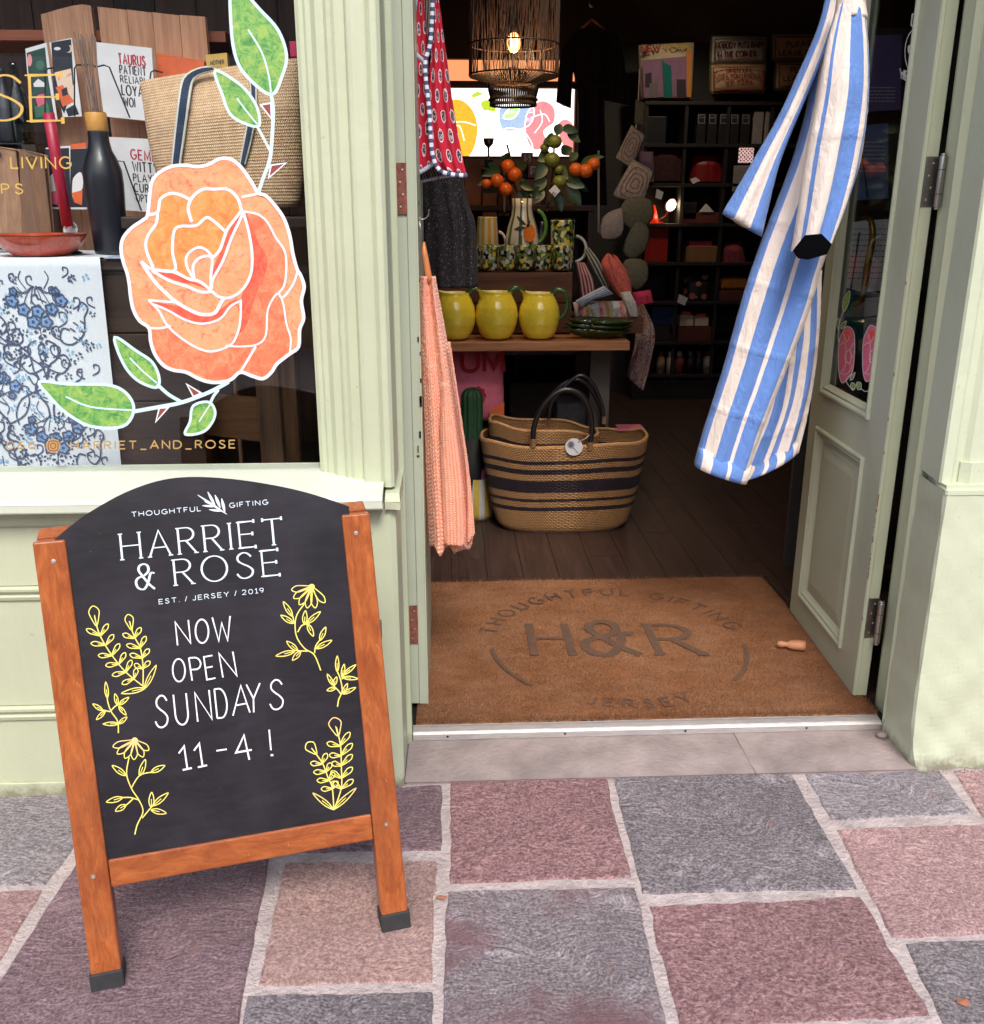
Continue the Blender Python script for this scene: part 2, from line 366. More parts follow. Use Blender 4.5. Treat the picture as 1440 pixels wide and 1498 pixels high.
def tubesheet(mb,L,Rt,Yc,bulge,nu=40,nv=30,folds=0,k=3,ph=0,cap=True,mi=0,rough=0,seed=0,yf=None,ex=1.0,us=1.0):
    """closed cloth volume between a left and a right edge (photo pixels) at depth Yc"""
    L=resample(cr(L,n=6),nv+1);Rt=resample(cr(Rt,n=6),nv+1);rr=random.Random(seed);p2=rr.uniform(0,6)
    def fn(u,v):
        j=round(v*nv);Y=Yc if yf is None else yf(v)
        a=at(*L[j],Y=Y);b=at(*Rt[j],Y=Y);m=(a+b)/2;h=(b-a)/2
        t=2*PI*u;c=-math.cos(t);s=math.sin(t)
        p=m+h*c;ss=math.copysign(abs(s)**ex,s)
        p.y-=bulge*ss*(.4+.6*min(1,v*3))
        p.y+=folds*math.sin(k*PI*c+ph+v*1.3)*(.3+.7*v)+folds*.4*math.sin(k*2.3*c+p2+v*5)
        if rough: p+=Vector((rr.uniform(-1,1),rr.uniform(-1,1),rr.uniform(-1,1)))*rough
        return p,((c+1)/2*us,v)
    base=len(mb.v);mb.grid(fn,nu,nv,True,mi)
    if cap:
        mb.f.append([base+i for i in range(nu)][::-1]);mb.mi.append(mi);mb.f.append([base+nv*nu+i for i in range(nu)]);mb.mi.append(mi)
    return mb
# ---------- materials used across the scene ----------
GREEN=(.50,.535,.375,1); GREEN2=(.44,.475,.35,1)
paint=paintm('sage_paint',GREEN); paint_r=paintm('sage_paint_pillar',(.535,.58,.425,1),bm=.3,brush=0); paint_door=paintm('sage_paint_door',(.44,.475,.36,1),dirt=False,bm=.15)
pane_m=glassm('window_glass',ior=1.45)
steel=plain('brushed_steel',srgb(176,172,165),.32,.12,30,.2,.0006,metal=1,stretch=(1,1,8))
alum=plain('worn_aluminium',srgb(188,182,180),.42,.16,24,.4,.002,metal=.5,stretch=(1,10,10))
rust=plain('rusty_painted_steel',srgb(128,72,58),.75,.45,60,.5,.002)
black=plain('black_gap',srgb(18,17,17),.7,.2,10,0)
screw_m=plain('screw_head',srgb(190,182,170),.4,.2,50,.2,.0005,metal=.8)
darkwood=woodm('dark_stained_wood',srgb(38,26,22),srgb(62,42,34),'X',.55)
darkwoodz=woodm('dark_stained_wood_upright',srgb(38,26,22),srgb(62,42,34),'Z',.55)
# ---------- ground ----------
def stonem(name,c1,c2,c3,s=1,streak=0,rot=0,pink=None,dirx=(10,30,14),warp=.36):
    c1,c2,c3=mul(c1,1.42),mul(c2,1.55),mul(c3,1.65)
    m,nt,b=nm(name);v=coords(nt,'Object',(s,s,s));w0=N(nt,'TexNoise');w0.inputs['Scale'].default_value=3.2;w0.inputs['Detail'].default_value=2;nt.links.new(v,w0.inputs['Vector'])
    wa=N(nt,'VectorMath',operation='MULTIPLY_ADD');wa.inputs[1].default_value=(warp,warp,.1);nt.links.new(w0.outputs['Color'],wa.inputs[0]);nt.links.new(v,wa.inputs[2])
    mpn=N(nt,'Mapping');mpn.inputs['Scale'].default_value=(dirx[0]*1.3,dirx[1]*2.2,dirx[2]);mpn.inputs['Rotation'].default_value=(0,0,rot);nt.links.new(wa.outputs[0],mpn.inputs[0]);vr=mpn.outputs[0]
    big=noise(nt,v,2.4,5,.6,.4);fine=noise(nt,v,150,5,.75);st=noise(nt,vr,2.6,8,.78,.7);mid=noise(nt,v,38,5,.7)
    col=ramp(nt,st,[(.34,mul(c1,.7)),(.47,c1),(.53,c2),(.64,c3)])
    col=mix(nt,.42,col,ramp(nt,fine,[(.38,mul(c1,.4)),(.5,c2),(.62,mul(c3,1.3))]));col=mix(nt,.5,col,ramp(nt,big,[(.3,(.72,.72,.74,1)),(.6,(1.0,1.0,1.0,1))]),'MULTIPLY')
    if pink: col=mix(nt,ramp(nt,big,[(.47,(0,0,0,1)),(.60,(.8,.8,.8,1))]),col,pink)
    col=mix(nt,.35,col,ramp(nt,mid,[(.3,(.55,.55,.55,1)),(.6,(1,1,1,1))]),'MULTIPLY')
    # lichen-like reddish flecks
    fl=noise(nt,v,13,3,.4);col=mix(nt,ramp(nt,fl,[(.745,(0,0,0,1)),(.77,(.5,.5,.5,1))]),col,srgb(160,120,108))
    nt.links.new(col,b.inputs['Base Color']);b.inputs['Roughness'].default_value=.72
    x=bump(nt,None,st,1,.011);x=bump(nt,None,mid,.7,.006,x);bump(nt,b,fine,.7,.003,x);return m
st_red=stonem('red_porphyry_flag',srgb(112,78,80),srgb(142,106,108),srgb(176,146,146),rot=.5,dirx=(15,21,14),warp=.2)
st_pink=stonem('pink_flag',srgb(142,106,108),srgb(168,132,132),srgb(192,166,162),rot=1.2,dirx=(17,22,14),warp=.25)
st_grey=stonem('grey_flag',srgb(88,80,84),srgb(124,116,120),srgb(166,158,160),rot=.9)
st_grey2=stonem('light_grey_flag',srgb(112,104,108),srgb(142,134,138),srgb(178,170,172),rot=-.2,pink=None,dirx=(8,26,14),warp=.3)
st_mixed=stonem('grey_flag_with_red_corner',srgb(100,90,94),srgb(134,124,128),srgb(174,164,166),rot=-.35,pink=srgb(132,92,98))
st_rose=stonem('rose_granite_flag',srgb(146,112,108),srgb(172,138,132),srgb(190,164,156),rot=0,dirx=(30,30,30))
st_purple=stonem('purple_red_flag',srgb(98,76,82),srgb(126,102,108),srgb(156,134,138),rot=.55,dirx=(9,27,14),warp=.22)
mort=plain('pale_rough_mortar',srgb(176,163,161),.9,.2,14,1,.01,bscale=80)
slab_m=plain('doorstep_concrete',srgb(146,133,130),.8,.24,9,.8,.005,bscale=70)
pv=MB().box(-6,6,-6,2.3,-.3,-.0065).build('pavement',mort,kind='structure')
# mortar surface is slightly humped: fine grid laid in the part that is seen
def stone(poly,mat,px=True,h=0.0):
    P=[at(x,y,Z=0) for x,y in poly] if px else [Vector((*p,0)) for p in poly]
    pts=[]
    n=len(P)
    for i in range(n):
        a,b=P[i],P[(i+1)%n];k=max(3,int((b-a).length/.03));nn=(b-a).normalized();nn=Vector((-nn.y,nn.x,0))
        for j in range(k):
            t=j/k;e=min(t,1-t)*k
            pts.append(a.lerp(b,t)+nn*(R.gauss(0,.0017)+.0035+.0016*math.sin(t*7+i)) if j else a+( (P[i-1]-a).normalized()+(b-a).normalized())*-.0025)
    m=MB();c=sum(pts,Vector())/len(pts);N_=len(pts)
    ins=[p+(c-p).normalized()*.006 for p in pts]
    z=-.002+h+R.uniform(-.0015,.0015)
    vs=[Vector((p.x,p.y,-.02)) for p in pts]+[Vector((p.x,p.y,z-.005)) for p in pts]+[Vector((p.x,p.y,z)) for p in ins]
    fs=[(i,(i+1)%N_,N_+(i+1)%N_,N_+i) for i in range(N_)]+[(N_+i,N_+(i+1)%N_,2*N_+(i+1)%N_,2*N_+i) for i in range(N_)]
    tr=tessellate_polygon([[Vector((p.x,p.y,0)) for p in ins]]);fs+=[tuple(2*N_+i for i in t) for t in tr]
    m.add(vs,fs);o=m.build('paving_stone',mat,pv);return o
STN=[([(661,1136),(883,1127),(922,1280),(660,1289)],st_red),([(897,1127),(1151,1121),(1253,1297),(941,1303)],st_grey),
([(1179,1131),(1375,1126),(1423,1187),(1217,1197)],st_grey2),([(1398,1127),(1530,1122),(1600,1200),(1450,1208)],st_pink),
([(1227,1213),(1560,1200),(1640,1352),(1307,1367)],st_pink),([(1328,1379),(1620,1368),(1730,1560),(1420,1575)],st_grey),
([(951,1324),(1259,1310),(1360,1482),(996,1500)],st_red),([(657,1303),(927,1297),(988,1560),(648,1560)],st_mixed),
([(420,1158),(645,1147),(644,1241),(400,1243)],st_purple),([(-260,1172),(152,1160),(108,1238),(66,1291),(-290,1300)],st_grey2),
([(168,1160),(402,1158),(384,1241),(126,1238)],st_grey),
([(-300,1310),(60,1301),(-2,1404),(-340,1415)],st_pink),([(120,1251),(392,1253),(334,1560),(-75,1575),(10,1418)],st_purple),
([(418,1261),(637,1257),(631,1434),(379,1438)],st_rose),([(364,1456),(631,1450),(628,1660),(332,1665)],st_grey),
([(-350,1425),(-12,1416),(-100,1600),(-400,1610)],st_grey2),([(1005,1519),(1366,1500),(1400,1580),(1440,1700),(1050,1720)],st_grey2),
([(646,1580),(990,1578),(1030,1720),(644,1725)],st_red),([(-80,1590),(318,1580),(310,1700),(-120,1710)],st_red)]
for p,m in STN: stone(p,m)
k=0
yy=1.02
while yy>-.6:      # courses nearer than the picture
    xx=-2.6+R.uniform(0,.3)
    while xx<2.8:
        wdt=R.uniform(.32,.55);stone([(xx,yy-.33),(xx+wdt-.03,yy-.33),(xx+wdt-.03,yy-.03),(xx,yy-.03)],R.choice([st_red,st_grey,st_pink,st_grey2,st_purple]),False);xx+=wdt
    yy-=.36
for side in (-1,1):   # courses beside the picture
    for r_ in range(4):
        xx=1.9 if side>0 else -2.9;y0=1.06+r_*.29
        for q in range(3):
            stone([(xx,y0),(xx+.36,y0),(xx+.36,y0+.26),(xx,y0+.26)],R.choice([st_red,st_grey,st_pink,st_grey2]),False);xx+=.39*(1 if side>0 else 1)
ds=MB().box(-.134,1.30,2.27,2.5,-.02,-.006).build('doorstep',mort,kind='structure')
def slab(x0,x1,x0f,x1f,zt=.003):
    p=[(x0f,2.265),(x1f,2.265),(x1,2.475),(x0,2.475)]
    MB().prism([(a,b,-.02) for a,b in p],(0,0,.02+zt)).build('step_slab',slab_m,ds,bevel=.003)
jx=at(1070,1070,Z=0).x;jx2=at(1098,1118,Z=0).x
slab(-.13,jx-.002,-.132,jx2-.002);slab(jx+.002,1.275,jx2+.002,1.288)
# pale loose crumb by the jamb
MB().ball((1.262,2.43,.012),.013,8,6,sq=(1.5,1,.8)).build('stone_chip',slab_m,smooth=True,label='small pale mortar crumb lying at the foot of the pillar on the doorstep',cat='stone chip')
# ---------- facade ----------
def zat(py,Y,px=0): return at(px,py,Y=Y).z
def hsweep(mb,prof,x0,x1):   # profile (y,z) pushed along X
    return mb.prism([(x0,y,z) for y,z in prof],(x1-x0,0,0))
def vsweep(mb,prof,z0,z1): return mb.prism([(x,y,z0) for x,y in prof],(0,0,z1-z0))
sw=thing('shopfront_wall','sage green panelled timber wall below the display window, behind the chalkboard sign','wall',(-1.2,2.3,0))
YF=2.262
MB().box(-3.2,-.305,YF,2.42,-.02,.80).build('wall_panel',paint,sw)
z1,z2=zat(858,YF),zat(878,YF);z3,z4=zat(1033,YF),zat(1053,YF)
def mould(za,zb,name='moulding'):
    m=MB();y=YF
    hsweep(m,[(y,za),(y-.006,za+.001),(y-.009,za+(zb-za)*.28),(y-.003,za+(zb-za)*.42),(y-.004,za+(zb-za)*.5),(y-.013,za+(zb-za)*.72),(y-.013,zb-.004),(y-.006,zb),(y,zb)],-3.2,-.307)
    return m.build(name,paint,sw,bevel=.0015)
mould(z2,z1);mould(z4,z3)
hsweep(MB(),[(YF,.752),(YF-.008,.755),(YF-.012,.77),(YF-.022,.778),(YF-.026,.80),(YF,.80)],-3.2,-.307).build('moulding',paint,sw,bevel=.002)
hsweep(MB(),[(2.42,.80),(2.205,.80),(2.198,.806),(2.198,.826),(2.205,.834),(2.372,.862),(2.42,.862)],-3.2,-.165).build('sill',paintm('sill_paint',(.60,.63,.52,1),dirt=False),sw,bevel=.003)
# small upstand of the panel edge
MB().box(-3.2,-.307,YF-.006,YF-.0005,-.02,.035).build('skirting',paint,sw,bevel=.002)
# left pilaster
lp=thing('pilaster','fluted sage green pilaster between the display window and the open doorway','pilaster',(-.22,2.3,0))
vsweep(MB(),[(-.303,2.44),(-.303,2.252),(-.150,2.252),(-.136,2.262),(-.1335,2.44)],-.01,.79).build('plinth',paint,lp,bevel=.004)
hsweep(MB(),[(2.46,.79),(2.238,.79),(2.236,.812),(2.26,.825),(2.46,.83)],-.16,-.125).build('plinth_cap',paint,lp,bevel=.005)
PRF=[(-.326,2.44),(-.326,2.352),(-.318,2.345),(-.309,2.345),(-.303,2.338),(-.292,2.338),(-.280,2.322),(-.262,2.320),(-.254,2.309),(-.246,2.312),(-.237,2.303),(-.216,2.303),(-.210,2.287),(-.200,2.283),(-.170,2.283),(-.165,2.289),(-.159,2.283),(-.146,2.283),(-.138,2.292),(-.136,2.46),(-.326,2.46)]
vsweep(MB(),PRF[1:-1],.835,3.3).build('shaft',paint,lp,bevel=.0018)
# door frame : left post, right post, head
df=thing('door_frame','sage green timber frame round the open double doorway','door frame',(.56,2.5,0))
vsweep(MB(),[(-.1355,2.462),(-.1215,2.462),(-.1215,2.478),(-.128,2.485),(-.128,2.60),(-.20,2.60),(-.20,2.462)],0,2.90).build('post',paint,df,bevel=.002)
pst=MB();vsweep(pst,[(1.279,2.476),(1.286,2.466),(1.296,2.462),(1.308,2.470),(1.316,2.50),(1.316,2.60),(1.322,2.62),(1.42,2.62),(1.42,2.462),(1.29,2.455)],0,2.90)
for v_ in pst.v: v_.x-=.0085*v_.z if v_.x<1.4 else 0
pst.build('post',paint,df,bevel=.004)
MB().box(-.134,1.30,2.462,2.60,2.90,2.98).build('head',paint,df,bevel=.003)
MB().box(-.20,1.42,2.30,2.46,2.92,3.3).build('fascia',paint,df,bevel=.003)
# metal threshold
ts=thing('threshold_strip','worn aluminium threshold strip across the doorway in front of the coir mat','threshold',(.57,2.5,0))
hsweep(MB(),[(2.476,-.002),(2.472,.006),(2.474,.022),(2.480,.029),(2.500,.032),(2.515,.030),(2.52,-.002)],-.119,1.277).build('strip',alum,ts,bevel=.002)
for px in (655,827,1003,1180):
    q=at(px,1068,Y=2.473);MB().lathe([(.0001,.0012),(.003,.001),(.0035,0)],(q.x,2.4725,.0155),10,ax=(0,-1,0)).build('screw',black,ts)
# right pillar
rp=thing('pillar','thickly painted pale green masonry pillar on the hinge side of the doorway','pillar',(1.5,2.4,0))
def pil(u,v):
    z=v*.806;fl=.022*math.exp(-z/.07)
    zz=z
    w_=u*1.75
    # path: reveal (0..0.2) then front face
    if w_<.2: t=w_/.2;x=1.279+( -.014-fl*0)*t + fl*t;x-=0.004*t*z; y=2.462+(2.282-2.462)*t-fl*.3*t
    else: x=1.265+fl-.004*z+(w_-.2);y=2.282-fl*.5
    nz=(math.sin(x*61+z*13)*math.sin(z*47+x*7)+math.sin(x*23-z*31))*.0009*(1+4*math.exp(-z/.12))
    return Vector((x+ (nz if w_<.2 else 0),y+(nz if w_>=.2 else 0),zz-.005))
MB().grid(pil,120,50).build('plinth',paint_r,rp,smooth=False)
hs=MB();hs.prism([(1.30,2.46,.795),(1.2675,2.345,.795),(1.2615,2.285,.795),(1.2655,2.279,.795),(2.9,2.279,.795),(2.9,2.46,.795)],(0,0,.012));hs.build('ledge',paint_r,rp,bevel=.005,seg=3)
hs=MB();hs.prism([(1.30,2.455,.807),(1.268,2.34,.807),(1.267,2.291,.807),(2.9,2.291,.807),(2.9,2.455,.807)],(0,0,.01));hs.build('ledge',paint_r,rp,bevel=.005,seg=3)
vsweep(MB(),[(1.31,2.32),(1.33,2.302),(2.9,2.302),(2.9,2.40),(1.31,2.40)],.817,.872).build('base_block',paint_r,rp,bevel=.006,seg=3)
vsweep(MB(),[(1.2785,2.462),(1.262,2.325),(1.266,2.318),(1.290,2.318),(1.300,2.326),(1.318,2.326),(1.330,2.316),(1.42,2.316),(1.43,2.326),(1.455,2.326),(1.465,2.316),(2.9,2.316),(2.9,2.46)],.817,3.3).build('shaft',paint_r,rp,bevel=.003)
# fill behind the reveal
MB().box(1.30,2.9,2.34,2.458,-.01,.79).build('core',paint_r,rp)
# ---------- display window ----------
wn=thing('display_window','shop display window with a painted orange rose and gold lettering on its glass','window',(-1.25,2.36,.86))
YP=2.362
MB().box(-3.1,-.330,YP,YP+.006,.860,2.90).build('pane',pane_m,wn)
MB().box(-3.2,-.33,2.33,2.42,2.90,2.98).build('frame',paint,wn,bevel=.003)
MB().box(-3.2,-3.1,2.33,2.42,.862,2.90).build('frame',paint,wn,bevel=.003)
MB().box(-3.2,-.14,2.28,2.44,2.98,3.3).build('fascia',paint,wn,bevel=.003)
GS=Surf((0,YP,0),(0,-1,0),.0006)
def artm(name,cols,scale=9,rough=.5):
    m,nt,b=nm(name);v=coords(nt,'Object',(scale,scale,scale))
    n=noise(nt,v,1.3,7,.72,1.4);n2=noise(nt,v,4,8,.85,1.0)
    k=len(cols);c=ramp(nt,n,[(.30+.42*i/(k-1),cols[i]) for i in range(k)])
    c=mix(nt,.68,c,ramp(nt,n2,[(.36,cols[-1]),(.5,cols[k//2]),(.62,cols[0])]))
    nt.links.new(c,b.inputs['Base Color']);b.inputs['Roughness'].default_value=rough
    bump(nt,b,n2,.25,.001);return m
white_p=plain('white_window_paint',srgb(226,230,238),.6,.04,30,.15,.0005)
lblue_p=plain('pale_blue_window_paint',srgb(200,226,232),.6,.05,30,.15,.0005)
or_p=artm('orange_petal_paint',[srgb(226,78,46),srgb(240,126,78),srgb(250,172,130),srgb(242,132,58)])
red_p=artm('coral_red_petal_paint',[srgb(234,84,62),srgb(242,126,88),srgb(248,164,124)])
redb_p=artm('bright_red_petal_paint',[srgb(226,62,52),srgb(236,92,70),srgb(244,136,96)],12)
amb_p=artm('amber_petal_paint',[srgb(234,108,66),srgb(244,146,74),srgb(250,176,122)])
gr_p=artm('green_leaf_paint',[srgb(22,104,50),srgb(58,142,70),srgb(126,178,92),srgb(206,196,84)],9)
gold_p=plain('gold_vinyl',srgb(226,186,96),.38,.12,20,.1,.0005,metal=.35)
gold_d=plain('dull_gold_vinyl',srgb(186,152,92),.5,.12,20,.1,.0005,metal=.2)
brn_p=plain('brown_thorn_paint',srgb(140,66,58),.6,.1,30,0)
A=lambda L:[(160+x/4.8,210+y/4.8) for x,y in L]
B=lambda L:[(160+x/4.8,390+y/4.8) for x,y in L]
D0=lambda L:[(x/3,y/3) for x,y in L]
D1=lambda L:[(x/3,340+y/3) for x,y in L]
C2=lambda L,closed=False,n=6:[q[:2] for q in cr(L,closed,n)]
out=C2(A([(1045,345),(1000,270),(930,170),(860,112),(780,105),(700,145),(620,162),(540,152),(440,160),(350,205),(300,270),(285,370),(270,500),(240,535),(160,590),(100,660),(84,740),(100,830),(130,920),(145,1010)])+B([(150,200),(170,300),(215,380),(280,430),(292,520),(320,610),(380,690),(450,725),(540,740),(640,790),(740,812),(850,795),(920,740),(1000,765),(1080,785),(1140,740),(1180,680),(1270,610),(1330,560),(1338,440),(1366,360),(1350,240),(1370,140),(1345,60)])+A([(1320,880),(1290,770),(1270,650),(1230,530),(1170,440),(1100,365)]),True,4)
art=MB()
fill(art,GS,out,0)
def rf(pts,mi,l=.0002): fill(art,GS,C2(pts,True,4),mi,l)
rf(A([(960,480),(1050,505),(1110,550),(1160,640),(1220,730),(1235,860),(1225,980),(1190,1040)])+B([(1170,190),(1115,290),(1112,460),(1040,540),(850,550),(905,460),(925,330),(930,200)])+A([(985,960),(1005,800),(995,660)]),1)
rf(B([(1190,195),(1120,300),(1115,470),(1040,545),(930,720),(1080,770),(1170,680),(1270,600),(1280,500),(1240,330)]),1,.00025)
rf(A([(960,490),(1000,560),(1050,700),(1110,800),(1100,900),(1060,1010)])+B([(1060,120),(1010,260),(960,420),(905,460),(925,330),(930,200)])+A([(985,960),(1005,800),(995,660)]),2,.0004)
rf(B([(430,430),(300,440),(310,560),(370,660),(450,710),(560,730),(740,800),(860,770),(1000,570),(850,560),(720,600),(560,540)]),1,.0003)
rf(A([(350,350),(430,350),(540,390),(560,540),(460,590),(450,720),(460,880),(330,860),(270,730),(290,640),(350,540)]),3,.0003)
rf(A([(590,370),(660,320),(830,320),(910,420),(900,490),(820,610),(720,520),(620,560),(580,520)]),3,.0003)
rf(A([(470,610),(600,575),(720,525),(800,620),(790,700),(720,790),(620,730),(540,790),(560,890),(600,950),(480,890),(450,760)]),3,.00035)
for L_ in (A([(335,895),(470,920),(590,965),(690,1020),(600,990),(500,970),(400,935)]),A([(925,480),(880,540),(840,620),(790,740),(740,850),(730,945),(800,800),(850,690),(900,580)]),B([(290,250),(400,262),(480,275),(620,325),(700,330),(780,300),(860,240),(930,232),(860,268),(780,350),(660,392),(540,368),(400,300)])): rf(L_,2,.0005)
# white outlines
def ws(pts,wd=3.0,mi=4): ribbon(art,GS,C2(pts,False,5),wd,mi=mi)
def GS2(q,lift=0): return GS(q,lift+.0007)
_o=GS;GSL=GS2
def ws(pts,wd=3.0,mi=4,closed=False): ribbon(art,GSL,C2(pts,closed,5),wd*1.25,mi=mi,closed=closed)
ribbon(art,GSL,out,5.0,closed=True,mi=4)
ws(A([(270,500),(340,480),(360,390),(430,350),(500,360),(570,395)]),3.6)
ws(A([(340,480),(330,560),(270,650),(260,740),(310,870)]),3.4)
ws(A([(580,550),(555,450),(590,370),(660,320),(740,320),(830,320),(900,380),(930,470)]),3.6)
ws(A([(310,885),(460,890),(445,760),(455,620),(500,580),(610,575),(680,520),(730,540),(820,620)]),3.4)
ws(A([(460,890),(520,930),(600,960)]),2.6);ws(A([(600,960),(545,860),(550,780),(620,730),(680,745),(730,800)]),3)
ws(A([(600,960),(590,860),(640,800),(720,800),(715,920),(715,1020)]),3.2)
ws(A([(930,470),(860,560),(820,620),(780,740),(720,810)]),3.4);ws(A([(720,1020),(730,950),(800,820),(860,660),(930,510),(935,470)]),3.2)
ws(A([(230,830),(300,880),(450,900),(560,950),(640,970),(715,1030)]),3.4);ws(A([(300,890),(420,960),(540,1000),(640,1040),(715,1040)]),3.4)
ws(A([(225,825),(270,900),(330,980),(400,1050)])+B([(460,240),(560,300),(650,335),(740,325),(780,260),(810,215)]),4)
ws(A([(715,1030),(770,1075),(850,1080),(930,1030),(990,930),(1005,800),(985,640),(945,490)]),3.2)
ws(A([(935,475),(1040,495),(1110,550),(1170,660),(1230,750),(1245,860),(1230,990),(1190,1050)]),2.4)
ws(A([(930,375),(980,365),(1045,350)]),3);ws(A([(1190,1050),(1220,1080),(1290,990),(1325,890)]),2.6)
ws(B([(275,235),(400,245),(480,255),(560,300)]),2.6);ws(B([(280,240),(350,310),(400,400),(480,480),(600,560),(720,595),(850,550),(900,470),(922,370),(925,230)]),2.6)
ws(B([(300,260),(400,300),(540,375),(660,400),(780,365),(850,280),(920,240)]),2.6);ws(B([(285,430),(360,432),(430,415)]),2.6)
ws(B([(820,555),(930,560),(1040,545),(1100,480),(1115,300),(1180,190),(1220,250),(1245,400),(1275,500),(1270,600)]),2.2)
ws(B([(925,735),(970,660),(1030,560)]),2.8)
# leaves and stems
def leafp(o_,v_,wd=3.6):
    rf(o_,5,.0002);ribbon(art,GSL,C2(o_,True,5),wd*1.3,closed=True,mi=6);ribbon(art,GSL,C2(v_),wd*.75,mi=6)
leafp(D0([(1015,-80),(1012,60),(1030,230),(1080,330),(1190,415),(1240,330),(1258,240),(1220,130),(1140,40),(1050,-60)]),D0([(1090,130),(1150,230),(1180,330),(1190,405)]))
leafp(D0([(945,310),(975,410),(1020,510),(1130,555),(1135,490),(1100,420),(1040,360)]),D0([(1040,430),(1085,490),(1130,545)]),3.2)
leafp(D1([(175,655),(300,665),(480,670),(560,710),(588,780),(540,850),(400,850),(290,790),(220,720)]),D1([(290,720),(400,765),(580,780)]),3.4)
leafp(D1([(505,460),(600,520),(670,570),(700,640),(685,680),(600,645),(540,570)]),D1([(570,550),(630,610),(690,660)]),3.2)
leafp(D1([(815,885),(835,830),(850,760),(920,745),(945,800),(900,870)]),D1([(875,830),(900,790),(930,745)]),3)
for p,wd in ((D0([(1190,410),(1200,480),(1195,600),(1185,700),(1160,770),(1135,845)]),4.2),(D0([(1130,555),(1160,610),(1185,660)]),3),(D1([(590,785),(700,765),(800,745),(920,700),(1005,655)]),4.6),(D1([(690,665),(740,710),(800,745)]),4),(D1([(925,745),(940,715),(960,690)]),3.4)): ws(p,wd,6)
for p in (D0([(1145,460),(1190,452),(1192,520)]),D0([(1190,725),(1255,715),(1180,780)]),D1([(820,665),(850,720),(885,705)]),D1([(700,770),(685,830),(740,768)])):
    fill(art,GS,p,7,.0003);ribbon(art,GSL,p,2.4,closed=True,mi=4)
art.build('painted_rose',[or_p,red_p,redb_p,amb_p,white_p,gr_p,lblue_p,brn_p],wn)
# gold lettering on the glass
gl=MB()
text(gl,GS,'S',(-20,176),(35,176),(0,-66),.07,contrast=.45)
text(gl,GS,'E',(46,177),(92,176),(-3,-67),.078,serif=True,contrast=.6)
text(gl,GS,'AND LIVING',(-62,246),(104,246),(-1,-16.5),.14,gap=.3,space=.75)
text(gl,GS,'PS',(3,283),(34,283),(-1,-14),.15,gap=.5)
gl.build('gold_lettering',gold_p,wn)
g2=MB()
text(g2,GS,'066',(10,657),(52,656),(0,-11),.15,gap=.35);text(g2,GS,'HARRIET_AND_ROSE',(104,657),(344,655),(0,-11),.17,gap=.4)
fill(g2,GS,arc(78,652,10.5,10.5,0,345,23))
ribbon(g2,lambda q,l=0:GS(q,l+.0004),arc(78,652,4,4,0,345,14),1.2,closed=True,mi=1);ribbon(g2,lambda q,l=0:GS(q,l+.0004),C2([(72,646),(84,646),(84,658),(72,658)],True,3),1.2,closed=True,mi=1)
g2.build('gold_lettering',[gold_d,brn_p],wn)
# ---------- door leaves ----------
def hinge_plate(root,M,z,h,wd,mat,x0=0,knuckle=None):
    p=MB(M);p.box(x0,x0+wd,-.0032,-.0004,z,z+h);o=p.build('hinge_plate',mat,root,bevel=.0008)
    for i in range(4):
        q=MB(M);q.lathe([(.0035,0),(.003,.0012),(.0014,.0016),(.0012,.0006),(.0001,.0005)],(x0+wd*(.38+.25*(i%2)),-.0032,z+h*(.14+.24*i)),12,ax=(0,-1,0));q.build('screw',screw_m,o)
    return o
ang=math.atan2(.029,.66)
# right leaf: local x = depth into the shop, local y = +X world (thickness), z up
RL=Vector((1.253,2.632,0))
def leafM(o,flip=False):
    a=ang
    ex=Vector((math.sin(a),math.cos(a),0));ey=Vector((math.cos(a),-math.sin(a),0))
    return Matrix(((ex.x,ey.x,0,o.x),(ex.y,ey.y,0,o.y),(0,0,1,o.z),(0,0,0,1)))
MR=leafM(RL);LW=.662;T=.044;LZ=.034;LH=2.86
dr=thing('door','sage green glazed door leaf standing open beside the pillar, striped coat hanging on it','door',tuple(RL))
GZ0=at(1272,612,X=1.26).z;GX0,GX1=.135,.565;PZ0,PZ1=.135,.765
m=MB(MR)
m.box(0,GX0,0,T,LZ,LH).box(GX1,LW,0,T,LZ,LH).box(GX0,GX1,0,T,LZ,PZ0).box(GX0,GX1,0,T,PZ1,GZ0).box(GX0,GX1,0,T,2.72,LH)
m.build('leaf_frame',paint_door,dr)
def frame_ring(M,x0,x1,z0,z1,prof,name,mat,root):  # prof: (inset, proud)
    m=MB(M);n=len(prof)
    vs=[];fs=[]
    for i,(d,p) in enumerate(prof):
        vs+=[(x0+d,-p,z0+d),(x1-d,-p,z0+d),(x1-d,-p,z1-d),(x0+d,-p,z1-d)]
    for i in range(n-1):
        for k in range(4): fs.append((i*4+k,i*4+(k+1)%4,(i+1)*4+(k+1)%4,(i+1)*4+k))
    m.add(vs,fs);return m.build(name,mat,root)
MOP=[(-.004,.0),(-.004,.007),(.0,.010),(.006,.010),(.010,.006),(.013,.002),(.020,.004),(.026,-.004),(.034,-.012)]
frame_ring(MR,GX0,GX1,GZ0,2.72,MOP,'glazing_bead',paint_door,dr)
MB(MR).box(GX0+.033,GX1-.033,.0145,.018,GZ0+.033,2.687).build('pane',pane_m,dr)
frame_ring(MR,GX0,GX1,PZ0,PZ1,MOP,'panel_moulding',paint_door,dr)
pm=MB(MR);a_=.034
def ringv(d,y): return [(GX0+d,y,PZ0+d),(GX1-d,y,PZ0+d),(GX1-d,y,PZ1-d),(GX0+d,y,PZ1-d)]
vs=ringv(a_-.002,.012)+ringv(a_+.012,.012)+ringv(a_+.016,.008)+ringv(a_+.05,.003)
